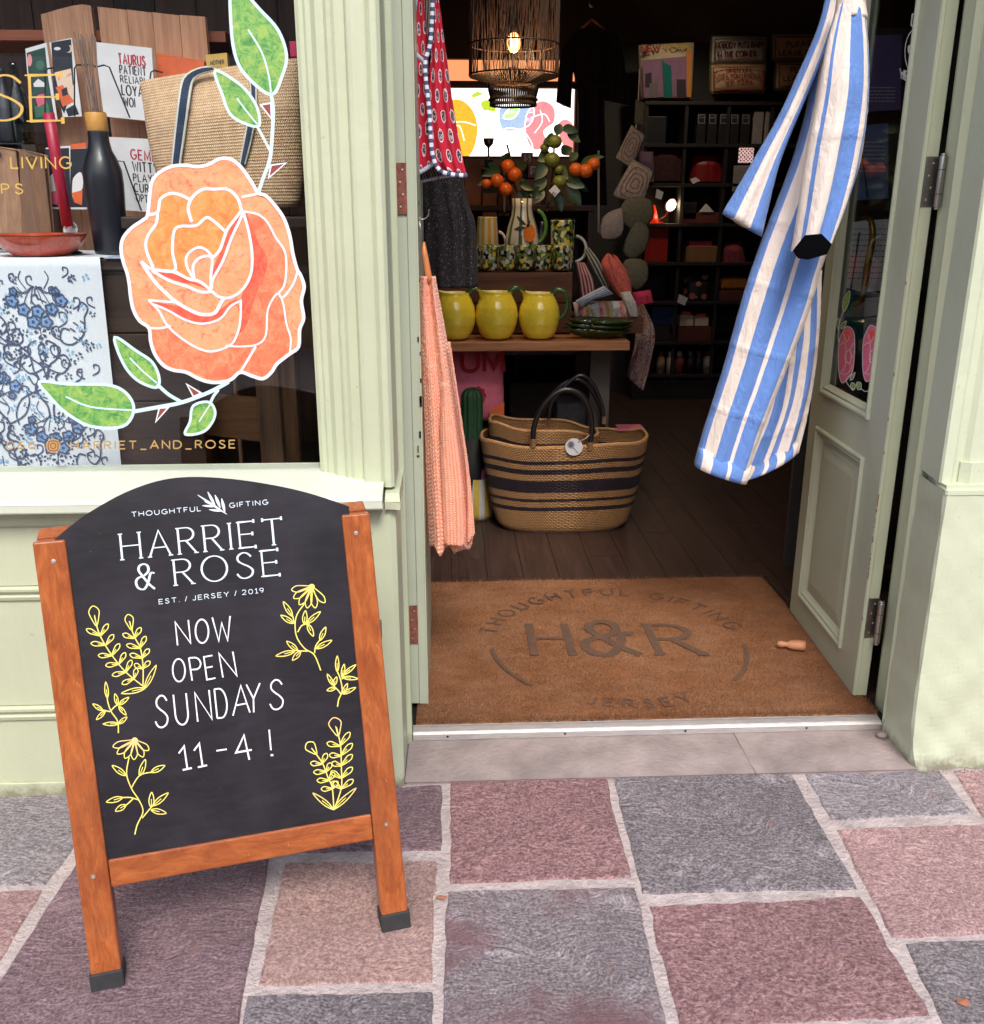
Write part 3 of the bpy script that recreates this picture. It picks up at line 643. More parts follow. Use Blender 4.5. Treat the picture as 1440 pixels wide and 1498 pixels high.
pm.add(vs,[(i*4+k,i*4+(k+1)%4,(i+1)*4+(k+1)%4,(i+1)*4+k) for i in range(3) for k in range(4)]+[(12,13,14,15)])
pm.build('raised_panel',paint_door,dr);MB(MR).box(GX0,GX1,.02,.03,PZ0,PZ1).build('back_panel',paint_door,dr)
# hinge edge: beads and hinges (edge faces the street)
ME=Matrix.Translation((RL.x,RL.y,0))@Matrix.Rotation(-ang,4,'Z')
em=MB(ME);em.box(.0022,.0105,-.0035,0,LZ,LH).box(.0125,.0425,-.0015,0,LZ,LH);em.build('edge_bead',paint,dr,bevel=.001)
for za,zb in ((at(1275,935,Y=2.62).z,at(1275,877,Y=2.62).z),(at(1365,303,Y=2.61).z,at(1365,228,Y=2.61).z)):
    h=hinge_plate(dr,ME,za,zb-za,.034,steel,.012)
    kx=(at(1287,906,Y=2.592) if za<1 else at(1376,266,Y=2.592)).x
    kn=MB();kn.lathe([(.0001,0),(.0085,0),(.009,.002),(.009,zb-za-.002),(.0085,zb-za),(.0001,zb-za)],(kx,2.592,za),16);kn.build('barrel',steel,h,smooth=True)
    for e in (za-.006,zb-.001): 
        MB().lathe([(.0001,0),(.0062,0),(.0072,.003),(.0062,.007),(.0001,.007)],(kx,2.592,e),12).build('pin_cap',steel,h,smooth=True)
    for e in (.25,.72):
        MB().lathe([(.0093,0),(.0093,.002)],(kx,2.592,za+(zb-za)*e),16).build('collar',black,h)
    MB().box(kx,kx+.016,2.6085,2.6115,za,zb).build('hinge_plate',steel,h)
# worn paint chips on the leaf's arris
chips=MB(ME)
for i in range(34):
    z=R.uniform(.42,.72) if i<26 else R.uniform(.2,1.5);w_=R.uniform(.001,.0026);hh=R.uniform(.002,.012)
    chips.box(-.0004,w_,-.0012-i*1e-5,-.0002,z,z+hh)
chips.build('paint_chips',rust,dr)
# brass pull
brass=plain('old_brass',srgb(150,118,62),.35,.2,20,.2,.001,metal=.9)
hd=[at(1252,322,X=1.335),at(1272,320,X=1.345),at(1277,345,X=1.35),at(1270,385,X=1.35),at(1264,425,X=1.35),at(1256,443,X=1.345),at(1247,446,X=1.335)]
MB().tube([Vector(q) for q in cr([tuple(p) for p in hd],n=5)],[.006+.005*math.sin(PI*i/30) for i in range(31)],10).build('pull_handle',brass,dr,smooth=True)
# roses painted on the door glass
MG=Surf((MR@Vector((.3,.0145,1.1))),(MR.to_3x3()@Vector((0,-1,0))),.0008)
dg=MB()
pink_p=artm('pink_petal_paint',[srgb(190,40,96),srgb(226,110,140),srgb(240,160,178)],30)
E6=lambda L:[(1180+x/5.764,380+y/5.764) for x,y in L]
MGL=lambda q,l=0:MG(q,l+.0005)
for dx,sc_ in ((0,1),(205,.93)):
    o_=[(x+dx,y) for x,y in [(350,560),(400,600),(412,700),(405,870),(385,960),(320,1035),(290,1010),(275,900),(280,700),(315,600)]]
    if dx: o_=[(x+ (0) ,y-10) for x,y in o_]
    P=C2(E6(o_),True,4);fill(dg,MG,P,0);ribbon(dg,MGL,P,.9,closed=True,mi=1)
    for L_ in ([(320,620),(345,690),(370,640)],[(285,720),(330,700),(340,790),(330,900),(290,960)],[(405,700),(375,760),(395,830)],[(330,800),(360,760),(385,800),(370,870),(335,850),(330,800)],[(330,860),(390,890),(350,960),(300,960)]):
        ribbon(dg,MGL,C2(E6([(x+dx,y) for x,y in L_])),.8,mi=1)
    fill(dg,MG,C2(E6([(x+dx,y) for x,y in [(325,620),(355,600),(375,640),(350,690)]]),True,4),3,.0003)
for o_ in ([(370,260),(365,350),(330,430),(310,400),(325,320)],[(340,515),(330,560),(300,580),(300,545)],[(415,950),(400,1000),(375,1015),(380,980)],[(390,1035),(420,1060),(400,1100),(375,1070)],[(430,1035),(465,1040),(465,1090),(435,1090)],[(275,490),(285,540),(270,580),(262,530)]):
    P=C2(E6(o_),True,4);fill(dg,MG,P,2);ribbon(dg,MGL,P,.8,closed=True,mi=1)
for L_ in ([(320,430),(295,500),(275,600),(275,690)],[(335,1020),(370,1070),(400,1095)],[(465,1085),(500,1110),(560,1090)],[(340,1030),(350,990),(400,960)]): ribbon(dg,MGL,C2(E6(L_)),.9,mi=1)
dg.build('painted_roses',[pink_p,white_p,gr_p,redb_p],dr)
dt=MB();Z8=lambda x,y:(1000+x/3.2727,y/3.2727)
text(dt,MG,'DOG',Z8(1092,122),Z8(1170,125),(2,-17),.11,jit=.03);text(dt,MG,'WELCOME',Z8(1040,372),Z8(1165,430),(0,-14),.13,jit=.05)
ribbon(dt,MG,[Z8(x,y) for x,y in arc(1118,250,55,112,0,345,24)],1.1,closed=True)
for c in ((1085,235,10,22),(1105,190,9,20),(1112,290,20,40)): fill(dt,MG,[Z8(x,y) for x,y in arc(*c,0,340,12)])
dt.build('chalk_lettering',white_p,dr)
# left leaf, open against the inside wall, seen edge on
lf=thing('door','second sage green door leaf folded back on the cardigan side, seen along its edge','door',(-.10,2.64,0))
m=MB();m.box(-.130,-.104,2.64,3.30,.034,2.86).box(-.1035,-.0765,2.637,3.30,.034,2.86);m.build('leaf_frame',paint_door,lf,bevel=.0015)
MB().box(-.0795,-.0765,2.6345,2.6365,.034,2.86).build('edge_bead',paint,lf)
for (x0,y0,x1,y1),mt in (((577,238,594,313),rust),((600,885,614,940),rust)):
    za=at(x0,y1,Y=2.64).z;zb=at(x0,y0,Y=2.64).z;hinge_plate(lf,Matrix.Translation((0,2.6368 if x0<590 else 2.6368,0)),za,zb-za,.028,mt,-.1305)
lc=MB()
for px,py,w_,h_ in ((612,500,.004,.014),(615,520,.003,.01),(616,560,.005,.012),(615,590,.004,.02),(616,595,.007,.03),(615,640,.006,.018),(612,662,.003,.02),(612,668,.008,.004),(613,300,.002,.01),(614,412,.002,.008)):
    q=at(px,py,Y=2.6345);lc.box(q.x-w_/2,q.x+w_/2,2.6338,2.6344,q.z,q.z+h_)
lc.build('paint_chips',black,lf)

# ---------- the buildings across the lane (seen only as reflections in the glass) ----------
ob=thing('building','plain rendered terrace building across the lane, seen only reflected in the shop glass','building',(0,-9.3,0))
ren=plain('grey_render',srgb(104,98,92),.9,.2,3,.2,.01);cream_b=plain('cream_fascia',srgb(206,198,184),.7,.08,3,0);glz=plain('dark_far_glass',srgb(34,38,44),.08,.2,3,0)
MB().box(-14,14,-9.6,-9,0,4.6).build('wall',ren,ob)
MB().box(-14,14,-9.7,-8.8,4.6,4.8).build('roof_edge',cream_b,ob)
MB().box(-9,9,-8.99,-8.9,2.7,3.3).build('fascia',cream_b,ob)
for i in range(6):
    x=-8.5+i*2.9;fo=MB().box(x,x+2.3,-8.99,-8.93,.6,2.5).build('window',cream_b,ob);MB().box(x+.1,x+2.2,-8.925,-8.915,.7,2.4).build('pane',glz,fo)

# scraps of dry leaf and grit on the paving
lit=MB()
for i in range(3):
    x=R.uniform(-.7,1.9);y=R.uniform(1.15,2.22);a=R.uniform(0,6.28);l=R.uniform(.006,.02);k=[]
    for j in range(6):
        t=a+2*PI*j/6;rr_=l*R.uniform(.35,1)*(1 if j%3 else 1.3);k.append((x+rr_*math.cos(t),y+rr_*.6*math.sin(t),.002+R.uniform(0,.003)))
    lit.add(k+[(x,y,.006)],[(j,(j+1)%6,6) for j in range(6)])
lit.build('leaf_scraps',plain('dry_leaf',srgb(150,96,74),.8,.3,60,0),kind='stuff')
gr=MB()
for i in range(700):
    if R.random()<.5: x=R.uniform(-.9,-.14);y=2.252-abs(R.gauss(0,.012))
    elif R.random()<.5: x=R.uniform(1.29,2.0);y=2.262-abs(R.gauss(0,.014))
    else: x=R.uniform(-.9,1.9);y=R.uniform(1.1,2.25)
    s_=R.uniform(.0008,.0028);gr.add([(x-s_,y,0),(x+s_,y-s_*.3,0),(x,y+s_,0),(x,y,s_*1.6)],[(0,1,3),(1,2,3),(2,0,3)])
gr.build('grit',plain('grey_grit',srgb(120,108,100),.9,.5,200,0),kind='stuff')
# ---------- chalkboard A-board ----------
FL=at(158,1445,Z=0);FR=at(580,1357,Z=0);U=(FR-FL).normalized();WB=(FR-FL).length
nB=Vector((-U.y,U.x,0));ph=rad(12.5);V=(Vector((0,0,math.cos(ph)))+nB*math.sin(ph)-U*.021).normalized();NF=U.cross(V).normalized()
if NF.y>0: NF=-NF
def frameM(o,x,y,z): return Matrix(((x.x,y.x,z.x,o.x),(x.y,y.y,z.y,o.y),(x.z,y.z,z.z,o.z),(0,0,0,1)))
MA=frameM(FL,U,V,NF);LG=.91;HW=.029;LD=.046
ab=thing('chalkboard_sign','freestanding arched chalkboard with orange-stained timber legs standing on the paving','sign',tuple((FL+FR)/2+nB*.2))
def owood(name,axis,c1=srgb(138,64,26),c2=srgb(190,108,54)):
    m=woodm(name,c1,c2,axis,.36,1.3,.15,.35);nt=m.node_tree;b=nt.nodes['Principled BSDF'];src=b.inputs['Base Color'].links[0].from_socket
    vo=N(nt,'TexVoronoi');vo.inputs['Scale'].default_value=1;nt.links.new(coords(nt,'Object',(9,9,3.2)),vo.inputs['Vector'])
    k=ramp(nt,vo.outputs['Distance'],[(0,(.42,.42,.42,1)),(.10,(.75,.75,.75,1)),(.2,(1,1,1,1))]);c=mix(nt,.6,src,k,'MULTIPLY')
    bl=noise(nt,coords(nt,'Object'),4.5,3);c=mix(nt,.5,c,ramp(nt,bl,[(.35,(.62,.55,.5,1)),(.6,(1,1,1,1))]),'MULTIPLY');sc1=noise(nt,coords(nt,'Object',(90,90,7)),1.5,5,.75,.4);c=mix(nt,ramp(nt,sc1,[(.66,(0,0,0,1)),(.72,(.55,.55,.55,1))]),c,srgb(222,170,120));sc2=noise(nt,coords(nt,'Object'),24,3);c=mix(nt,ramp(nt,sc2,[(.70,(0,0,0,1)),(.76,(.5,.5,.5,1))]),c,srgb(96,44,22));nt.links.new(c,b.inputs['Base Color']);return m
wl=owood('orange_stained_pine','Z');wr=owood('orange_stained_pine_rail','X')
rub=plain('black_rubber',srgb(44,44,46),.7,.2,40,.2,.001)
chalk,nt,b=nm('chalkboard_black');v=coords(nt,'Object');n=noise(nt,v,4.5,5,.6,.6);n2=noise(nt,coords(nt,'Object',(3,3,14)),5,5,.7)
c=ramp(nt,n,[(.38,srgb(26,24,29)),(.62,srgb(41,38,45))]);c=mix(nt,.12,c,ramp(nt,n2,[(.4,srgb(36,34,38)),(.75,srgb(84,80,88))]));sp=noise(nt,v,180,2);c=mix(nt,ramp(nt,sp,[(.76,(0,0,0,1)),(.80,(.4,.4,.4,1))]),c,srgb(150,148,150))
nt.links.new(c,b.inputs['Base Color']);b.inputs['Roughness'].default_value=.42;b.inputs['Specular IOR Level'].default_value=.42;bump(nt,b,n2,.05,.001)
for s_,x in ((0,0),(1,WB)):
    o=MB(MA).box(x-HW,x+HW,.03,LG,-LD,0).build('front_leg',wl,ab,bevel=.004,seg=3)
    MB(MA).box(x-HW-.003,x+HW+.003,-.008,.034,-LD-.004,.004).build('foot_cap',rub,o,bevel=.003)
# rear legs hinged at the top
top=FL+V*(LG-.01)
for x in (0,WB):
    a=FL+U*x+V*(LG+.012)-NF*(LD+.02);bfoot=FL+U*(x+.012)+nB*.42;bfoot.z=.02
    o=MB().beam(a,bfoot,U,HW,.02).build('rear_leg',wl,ab,bevel=.003)
    MB().beam(bfoot+Vector((0,0,.02)),bfoot-Vector((0,0,.018)),U,HW+.003,.025).build('foot_cap',rub,o,bevel=.002)
MB(MA).box(HW+.001,WB-HW-.001,.205,.262,-.038,-.001).build('bottom_rail',wr,ab,bevel=.004,seg=3)
r0=FL+U*.04+nB*.36+Vector((0,0,.16));MB().beam(r0,r0+U*(WB-.06),Vector((0,0,1)),.025,.012).build('rear_rail',wr,ab,bevel=.003)
SB=Surf(MA@Vector((0,0,-.006)),NF,.0006)
Mi=MA.inverted()
def loc2(px,py):
    q=Mi@SB((px,py));return q.x,q.y
ar=[loc2(*p[:2]) for p in cr([(80,789),(100,772),(130,750),(180,722),(230,704),(275,698),(330,700),(390,708),(450,721),(512,741)],n=5)]
ar=[(max(.008,min(WB-.012,x)),y) for x,y in ar]
poly=[(x,y,-.014) for x,y in ar]+[(WB-.012,.25,-.014),(.008,.25,-.014)]
pz=[MA@Vector(p) for p in poly];MB().prism(pz,NF*.008).build('chalkboard_panel',chalk,ab)
for x,y in ((.0,.235),(WB,.235),(.004,.87),(WB-.003,.87)):
    MB(MA).lathe([(.0045,-.001),(.0045,.0006),(.0015,.001),(.0001,.0)],(x,y,0),12).build('screw',screw_m,ab)
# stay hinge on the side
hq=MA@Vector((WB+HW+.002,.66,-.03));MB().box(hq.x-.003,hq.x+.004,hq.y-.012,hq.y+.012,hq.z-.03,hq.z+.012).build('hinge',steel,ab,bevel=.001)
# lettering
let=plain('white_printed_lettering',srgb(214,226,236),.6,.03,30,0);chk=plain('white_chalk_pen',srgb(236,236,238),.8,.06,60,.2,.0006)
yel,nt,b=nm('yellow_chalk_pen');v=coords(nt,'Object');n=noise(nt,v,7,2);nt.links.new(ramp(nt,n,[(.35,srgb(238,196,132)),(.5,srgb(232,222,104)),(.7,srgb(246,240,150))]),b.inputs['Base Color']);b.inputs['Roughness'].default_value=.8
Z5=lambda x,y:(160+x/5.143,710+y/5.143);Z6=lambda x,y:(200+x/5.7625,890+y/5.7625)
lt=MB()
text(lt,SB,'THOUGHTFUL',Z5(170,236),Z5(688,191),(-.5,-6.6),.155,gap=.38)
text(lt,SB,'GIFTING',Z5(905,168),Z5(1193,142),(-.5,-6.6),.155,gap=.38)
text(lt,SB,'HARRIET',Z5(98,560),Z5(1310,440),(-3.6,-37.5),.085,gap=.34,serif=True,contrast=.55)
text(lt,SB,'ROSE',Z5(500,752),Z5(1282,672),(-3.6,-37),.085,gap=.34,serif=True,contrast=.55)
text(lt,SB,'&',Z5(205,785),Z5(352,778),(-2.5,-37),.1,contrast=.5)
text(lt,SB,'EST. / JERSEY / 2019',Z5(375,893),Z5(1162,805),(-.6,-6.6),.14,gap=.38,space=.5)
for a_,b_,w_ in (((885,218),(665,72),3.4),((800,160),(740,48),4),((835,170),(795,72),4.4),((870,205),(845,98),4.4),((810,160),(700,152),3.2),((850,195),(750,182),3.2),((780,145),(715,120),2.6)):
    ribbon(lt,SB,[Vector(Z5(*a_)).lerp(Vector(Z5(*b_)),i/8) for i in range(9)],w_,taper=.9)
lt.build('printed_lettering',let,ab)
ct=MB()
def hand(s,p0,p1,up,wt=.085,gap=.3,space=.4): text(ct,SB,s,p0,p1,up,wt*.88,gap=gap,space=space,jit=.02,xs=1)
hand('N',Z6(345,308),Z6(455,290),(-3.5,-34),.075);hand('O',Z6(500,293),Z6(610,285),(-1.5,-35),.075);hand('W',Z6(655,282),Z6(805,270),(-3,-35),.075)
ct.build('chalk_words',chk,ab);ct=MB();hand('O',Z6(308,620),Z6(412,612),(-1.5,-33),.075);hand('P',Z6(468,605),Z6(560,598),(-5,-33),.075);hand('E',Z6(592,600),Z6(664,586),(-4.5,-33),.075);hand('N',Z6(728,582),Z6(845,568),(-6,-35),.075)
ct.build('chalk_words',chk,ab);ct=MB()
for ch,x0,y0,x1,y1,h in (('S',160,1008,268,1000,46),('U',335,985,442,972,45),('N',515,952,635,930,43),('D',680,925,775,915,43),('A',812,905,955,878,41),('Y',930,880,1045,868,42),('S',1125,858,1240,850,43)):
    hand(ch,Z6(x0,y0),Z6(x1,y1),(-4.5 if ch in 'NUD' else -1,-h),.06)
ct.build('chalk_words',chk,ab);ct=MB()
for x in (0,128): 
    ribbon(ct,SB,[Z6(355+x,1222-x*.18),Z6(400+x,1162-x*.18),Z6(428+x,1355-x*.18)],2.6);ribbon(ct,SB,[Z6(388+x,1362-x*.18),Z6(466+x,1345-x*.18)],2.6)
ribbon(ct,SB,[Z6(672,1200),Z6(760,1187)],2.3);ribbon(ct,SB,[Z6(950,1275),Z6(905,1070),Z6(838,1215),Z6(970,1192)],2.7)
ribbon(ct,SB,[Z6(1117,1022),Z6(1132,1195)],2.3);ribbon(ct,SB,[Z6(1130,1238),Z6(1152,1236)],3)
ct.build('chalk_words',chk,ab)
fl_=MB();Q3=lambda p:(100+p[0]/4.1625,870+p[1]/4.1625);Q4=lambda p:(390+p[0]/4.16,840+p[1]/4.16)
LWc=1.75
def chalk_done():
    global fl_
    if fl_.v: fl_.build('chalk_plant',yel,ab)
    fl_=MB()
def st(Q,pts,w_=LWc): stroke(fl_,SB,[Q(p) for p in pts],w_)
def lp_(Q,b,t,wd=3.2,point=False,vein=True): loop(fl_,SB,Q(b),Q(t),wd,LWc*.85,vein,point)
st(Q3,[(160,130),(190,240),(260,360),(350,470),(460,560)]);lp_(Q3,(172,190),(150,68),7.5)
for b,t in (((195,250),(110,210)),((195,250),(242,178)),((230,305),(138,295)),((230,305),(275,243)),((265,370),(183,370)),((265,370),(312,298)),((310,420),(228,430)),((310,420),(347,353)),((350,470),(268,490)),((350,470),(385,398)),((400,510),(328,542)),((400,510),(417,448))): lp_(Q3,b,t)
chalk_done();st(Q3,[(372,160),(400,250),(440,330),(455,440),(455,560)]);lp_(Q3,(385,215),(364,120),6)
for b,t in (((400,265),(332,240)),((400,265),(442,200)),((435,325),(355,305)),((435,325),(472,253)),((450,385),(375,363)),((450,385),(492,330)),((450,450),(403,423)),((450,450),(497,405))): lp_(Q3,b,t)
lp_(Q3,(465,570),(325,600),4,True);lp_(Q3,(465,570),(535,430),4,True)
chalk_done();st(Q3,[(305,842),(300,770),(260,710),(240,650),(238,620)]);st(Q3,[(255,712),(225,705),(205,700)]);st(Q3,[(260,705),(285,680),(305,670)])
for b,t in (((238,628),(228,532)),((210,705),(150,665)),((225,708),(172,760)),((300,670),(285,603)),((308,670),(368,625)),((308,680),(352,732)),((305,785),(213,787)),((308,785),(357,745))): lp_(Q3,b,t,3,True)
def daisy(Q,c,tips,disc=4.5):
    for t in tips: lp_(Q,c,t,4.6,False,False)
    fill(fl_,SB,arc(*Q(c),disc,disc*.9,0,340,14),0,.0004)
chalk_done();daisy(Q3,(405,885),[(272,925),(298,968),(345,995),(400,1003),(456,987),(490,945)])
st(Q3,[(370,990),(355,1090),(385,1180),(430,1250),(455,1320),(420,1400),(405,1460)]);st(Q3,[(385,1175),(435,1100),(510,1080)]);st(Q3,[(430,1250),(380,1235),(325,1235)]);st(Q3,[(395,1242),(365,1270),(340,1290)]);st(Q3,[(450,1360),(500,1300),(520,1280)])
for b,t in (((350,1100),(268,1040)),((435,1102),(470,1003)),((505,1080),(587,1040)),((330,1235),(233,1262)),((350,1280),(287,1317)),((505,1295),(508,1203)),((515,1285),(608,1207)),((505,1310),(596,1330))): lp_(Q3,b,t,4.2,True)
chalk_done();daisy(Q4,(275,75),[(152,95),(165,145),(200,185),(247,205),(297,205),(355,172)])
st(Q4,[(230,180),(180,260),(180,370),(230,450),(290,490),(330,585)]);st(Q4,[(172,305),(158,250)]);st(Q4,[(190,352),(215,312),(255,300)]);st(Q4,[(292,480),(300,435),(325,400)]);st(Q4,[(250,468),(180,465)])
for b,t in (((157,255),(103,168)),((162,298),(88,250)),((230,303),(237,222)),((245,300),(327,228)),((250,303),(285,377)),((325,402),(360,322)),((303,452),(397,402)),((190,465),(123,408)),((170,470),(58,497)),((207,470),(158,523))): lp_(Q4,b,t,3.8,True)
chalk_done();st(Q4,[(432,806),(440,760),(460,710),(450,640),(430,590)]);st(Q4,[(455,735),(435,705),(408,680)]);st(Q4,[(458,640),(470,610)])
for b,t in (((430,592),(430,498)),((460,625),(472,548)),((468,612),(542,552)),((462,628),(556,636)),((405,675),(370,608)),((408,678),(427,625)),((420,692),(368,707)),((465,725),(492,665)),((465,728),(542,690))): lp_(Q4,b,t,2.9,True)
chalk_done();st(Q4,[(425,930),(450,1040),(455,1170),(455,1300),(410,1435)]);lp_(Q4,(435,985),(408,873),9)
for b,t in (((445,1045),(368,1028)),((445,1045),(507,962)),((450,1105),(383,1100)),((450,1105),(522,1030)),((455,1165),(398,1148)),((455,1165),(522,1098)),((455,1240),(393,1200)),((455,1240),(522,1175)),((455,1305),(398,1262)),((455,1305),(527,1250))): lp_(Q4,b,t,3.6)
chalk_done();st(Q4,[(275,1060),(340,1150),(375,1240),(400,1300),(410,1435)]);lp_(Q4,(305,1095),(247,1025),7.5)
for b,t in (((335,1155),(268,1150)),((335,1155),(367,1090)),((365,1200),(287,1205)),((365,1200),(392,1148)),((380,1255),(308,1255)),((380,1255),(412,1208)),((400,1305),(333,1307)),((400,1305),(432,1260))): lp_(Q4,b,t,3.4)
lp_(Q4,(405,1430),(284,1333),4,True);lp_(Q4,(408,1430),(543,1303),4,True)
chalk_done()
# ---------- interior shell ----------
IW=-2.4;IE=3.4;IB=7.9;IH=3.05
inner=plain('cream_brown_wall',srgb(108,82,62),.8,.1,4,.2,.002);ceil_m=plain('ceiling_paint',srgb(120,100,84),.8,.08,4,0)
dkgrey=plain('dark_grey_wall',srgb(66,62,60),.8,.12,6,.2,.002)
fb=MB().box(IW,IE,2.52,IB+.1,-.12,.012).build('shop_floor',black,kind='structure')
fm=woodm('dark_floor_plank',srgb(44,31,28),srgb(78,57,50),'Y',.42,.9,.35)
MB().box(-.118,1.30,2.515,3.66,-.01,.006).build('mat_well',black,kind='structure')
prot=None
x=IW;r_=0
while x<IE:
    wdt=.150;y=2.60-R.uniform(0,1.2);r_+=1
    while y<IB:
        y1=min(IB,y+1.22);ya=max(2.62,y)
        cutx0,cutx1=-.125,1.31
        if x+wdt>cutx0 and x<cutx1: ya=max(ya,3.665)
        if y1-ya>.03 and -1.0<x<2.9: MB().box(x+.0012,x+wdt-.0012,ya+.0012,y1-.0012,.010,.022).build('floor_plank',fm,fb)
        for c0,c1 in ((x,cutx0),(cutx1,x+wdt)):
            if x<c0+1e-6 and c1<=x+wdt and c0<c1 and (x<cutx0<x+wdt or x<cutx1<x+wdt) and c1-c0<wdt:
                a0,a1=max(2.63,y),min(3.665,y1)
                if a1-a0>.03: MB().box(c0+.001,c1-.001,a0,a1,.010,.022).build('floor_plank',fm,fb)
        y=y1
    x+=wdt
MB().box(IW-.1,IW,2.46,IB,-.1,IH).build('shop_side_wall',dkgrey,kind='structure')
MB().box(IE,IE+.1,2.46,IB,-.1,IH).build('shop_side_wall',dkgrey,kind='structure')
MB().box(IW-.1,IE+.1,2.46,IB+.2,IH,IH+.1).build('ceiling',ceil_m,kind='structure')
MB().box(1.43,IE,2.50,2.62,-.1,IH).build('shop_front_inner_wall',dkgrey,kind='structure')
MB().box(-.14,1.43,2.605,2.62,2.99,IH).build('shop_front_inner_wall',dkgrey,kind='structure')
# back wall with a bright window
WY=IB;wl0=at(640,128,Y=WY).x;wr0=at(842,128,Y=WY).x;wz1=at(700,128,Y=WY).z;wz0=at(700,232,Y=WY).z
wz2=at(700,86,Y=WY).z;wz2b=at(700,118,Y=WY).z
bwm=MB().box(IW,wl0,WY,WY+.12,-.1,IH).box(wr0,IE,WY,WY+.12,-.1,IH).box(wl0,wr0,WY,WY+.12,-.1,wz0).box(wl0,wr0,WY,WY+.12,wz2,IH).box(wl0,wr0,WY,WY+.12,wz1,wz2b)
bwm.build('shop_back_wall',inner,kind='structure')
zc=at(1000,62,Y=WY-.01).z
MB().box(wr0+.02,IE,WY-.02,WY-.002,-.0,zc).build('wall_dado',dkgrey,kind='structure')
bw=thing('back_window','bright window at the back of the shop with flowers painted on its glass','window',(0,WY,wz0))
daywhite=emit('daylit_milky_pane',(1,.97,.95,1),1.35)
MB().box(wl0,wr0,WY+.06,WY+.07,wz0,wz1).build('pane',daywhite,bw)
MB().box(wl0,wr0,WY+.06,WY+.07,wz2b,wz2).build('pane',emit('orange_lit_pane',srgb(236,150,100),.8),bw)
MB().box(wl0,wr0,WY+.02,WY+.05,wz0,wz0+.02).build('frame',darkwood,bw)
GB=Surf((0,WY+.055,0),(0,-1,0),.0005);bf=MB()
def ems(n,cs): 
    m=artm(n,cs,22);b=m.node_tree.nodes['Principled BSDF'];m.node_tree.links.new(b.inputs['Base Color'].links[0].from_socket,b.inputs['Emission Color']);b.inputs['Emission Strength'].default_value=.8;return m
Z9=lambda L:[(560+x/3.6,y/3.6) for x,y in L]
for P,mi in (([(330,560),(400,520),(470,570),(500,650),(495,740),(460,820),(400,830),(330,800)],0),([(760,600),(830,530),(900,560),(905,640),(850,690),(870,760),(800,790),(755,720)],1),([(930,640),(980,630),(1020,690),(1015,800),(960,780),(925,700)],1),([(515,540),(560,525),(600,580),(540,590)],2),([(635,620),(670,570),(720,570),(690,620)],2),([(465,500),(500,480),(530,495),(480,515)],2),([(610,600),(640,560),(790,560),(770,660),(640,690)],3),([(640,680),(740,690),(790,780),(690,760)],4),([(510,600),(590,600),(600,720),(540,760)],4)):
    P=C2(Z9(P),True,4);fill(bf,GB,P,mi,0.0004*(mi!=4));ribbon(bf,lambda q,l=0:GB(q,l+.0008),P,1.4,closed=True,mi=5)
for L_ in ([(340,650),(420,640),(490,660)],[(340,700),(400,660),(430,740)],[(780,620),(850,600),(880,640)],[(800,700),(840,640),(830,580)]): ribbon(bf,lambda q,l=0:GB(q,l+.001),C2(Z9(L_)),1.2,mi=5)
bf.build('painted_flowers',[ems('lit_orange_flower',[srgb(236,120,20),srgb(250,190,60)]),ems('lit_pink_flower',[srgb(226,60,150),srgb(250,150,130),srgb(240,120,190)]),ems('lit_green_leaf',[srgb(120,150,20),srgb(200,220,60)]),ems('lit_blue_leaf',[srgb(120,150,190),srgb(180,200,226)]),ems('lit_cream_patch',[srgb(220,200,180),srgb(250,240,230)]),daywhite],bw)
# wooden partition behind the window display
pb=thing('plank_partition','dark plank partition behind the window display','partition',(-1.3,3.75,0))
x=-2.4
pw=[woodm('partition_plank',srgb(66,42,34),srgb(98,66,52),'Z',.6),woodm('partition_plank_dark',srgb(46,30,26),srgb(74,50,42),'Z',.6)]
while x<-.24:
    MB().box(x+.001,x+.139,3.74+R.uniform(0,.004),3.765,0.02,3.04).build('plank',R.choice(pw),pb,bevel=.002);x+=.14
y=2.72
while y<3.7:
    MB().box(-.262,-.245,y+.001,y+.139,.02,3.04).build('plank',pw[1],pb);y+=.14
# coir mat
coir,nt,b=nm('coir_pile');v=coords(nt,'Object');n=noise(nt,v,190,5,.85);n2=noise(nt,v,5,5);n3=noise(nt,coords(nt,'Object',(1,2.2,1)),9,4,.7)
c=ramp(nt,n,[(.34,srgb(84,50,32)),(.5,srgb(166,112,78)),(.64,srgb(228,180,138))]);c=mix(nt,.38,c,ramp(nt,n2,[(.35,srgb(158,98,60)),(.65,srgb(190,146,114))]))
c=mix(nt,.3,c,ramp(nt,n3,[(.35,srgb(108,70,46)),(.65,srgb(186,130,92))]))
nt.links.new(c,b.inputs['Base Color']);b.inputs['Roughness'].default_value=.95;b.inputs['Specular IOR Level'].default_value=.1;bump(nt,b,n,1,.012)
mt=thing('doormat','brown coir doormat with faded dark lettering inside the threshold','doormat',(.58,3.08,.006))
MZ=.034
def matfn(u,v):
    x=-.113+u*1.41;y=2.535+v*1.125
    ed=min(u*1.41,(1-u)*1.41,v*1.125,(1-v)*1.125)
    z=MZ-.003+.0025*math.sin(x*9+y*3)*math.sin(y*7)+R.uniform(-.0012,.0012)-(.012*math.exp(-ed/.006))
    if v==0: y+=R.uniform(-.006,.004)
    return Vector((x,y,z))
mm=MB().grid(matfn,220,170);mm.build('coir_pile',coir,mt)
MB().box(-.113,1.297,2.535,3.66,.007,.016).build('rubber_backing',black,mt)
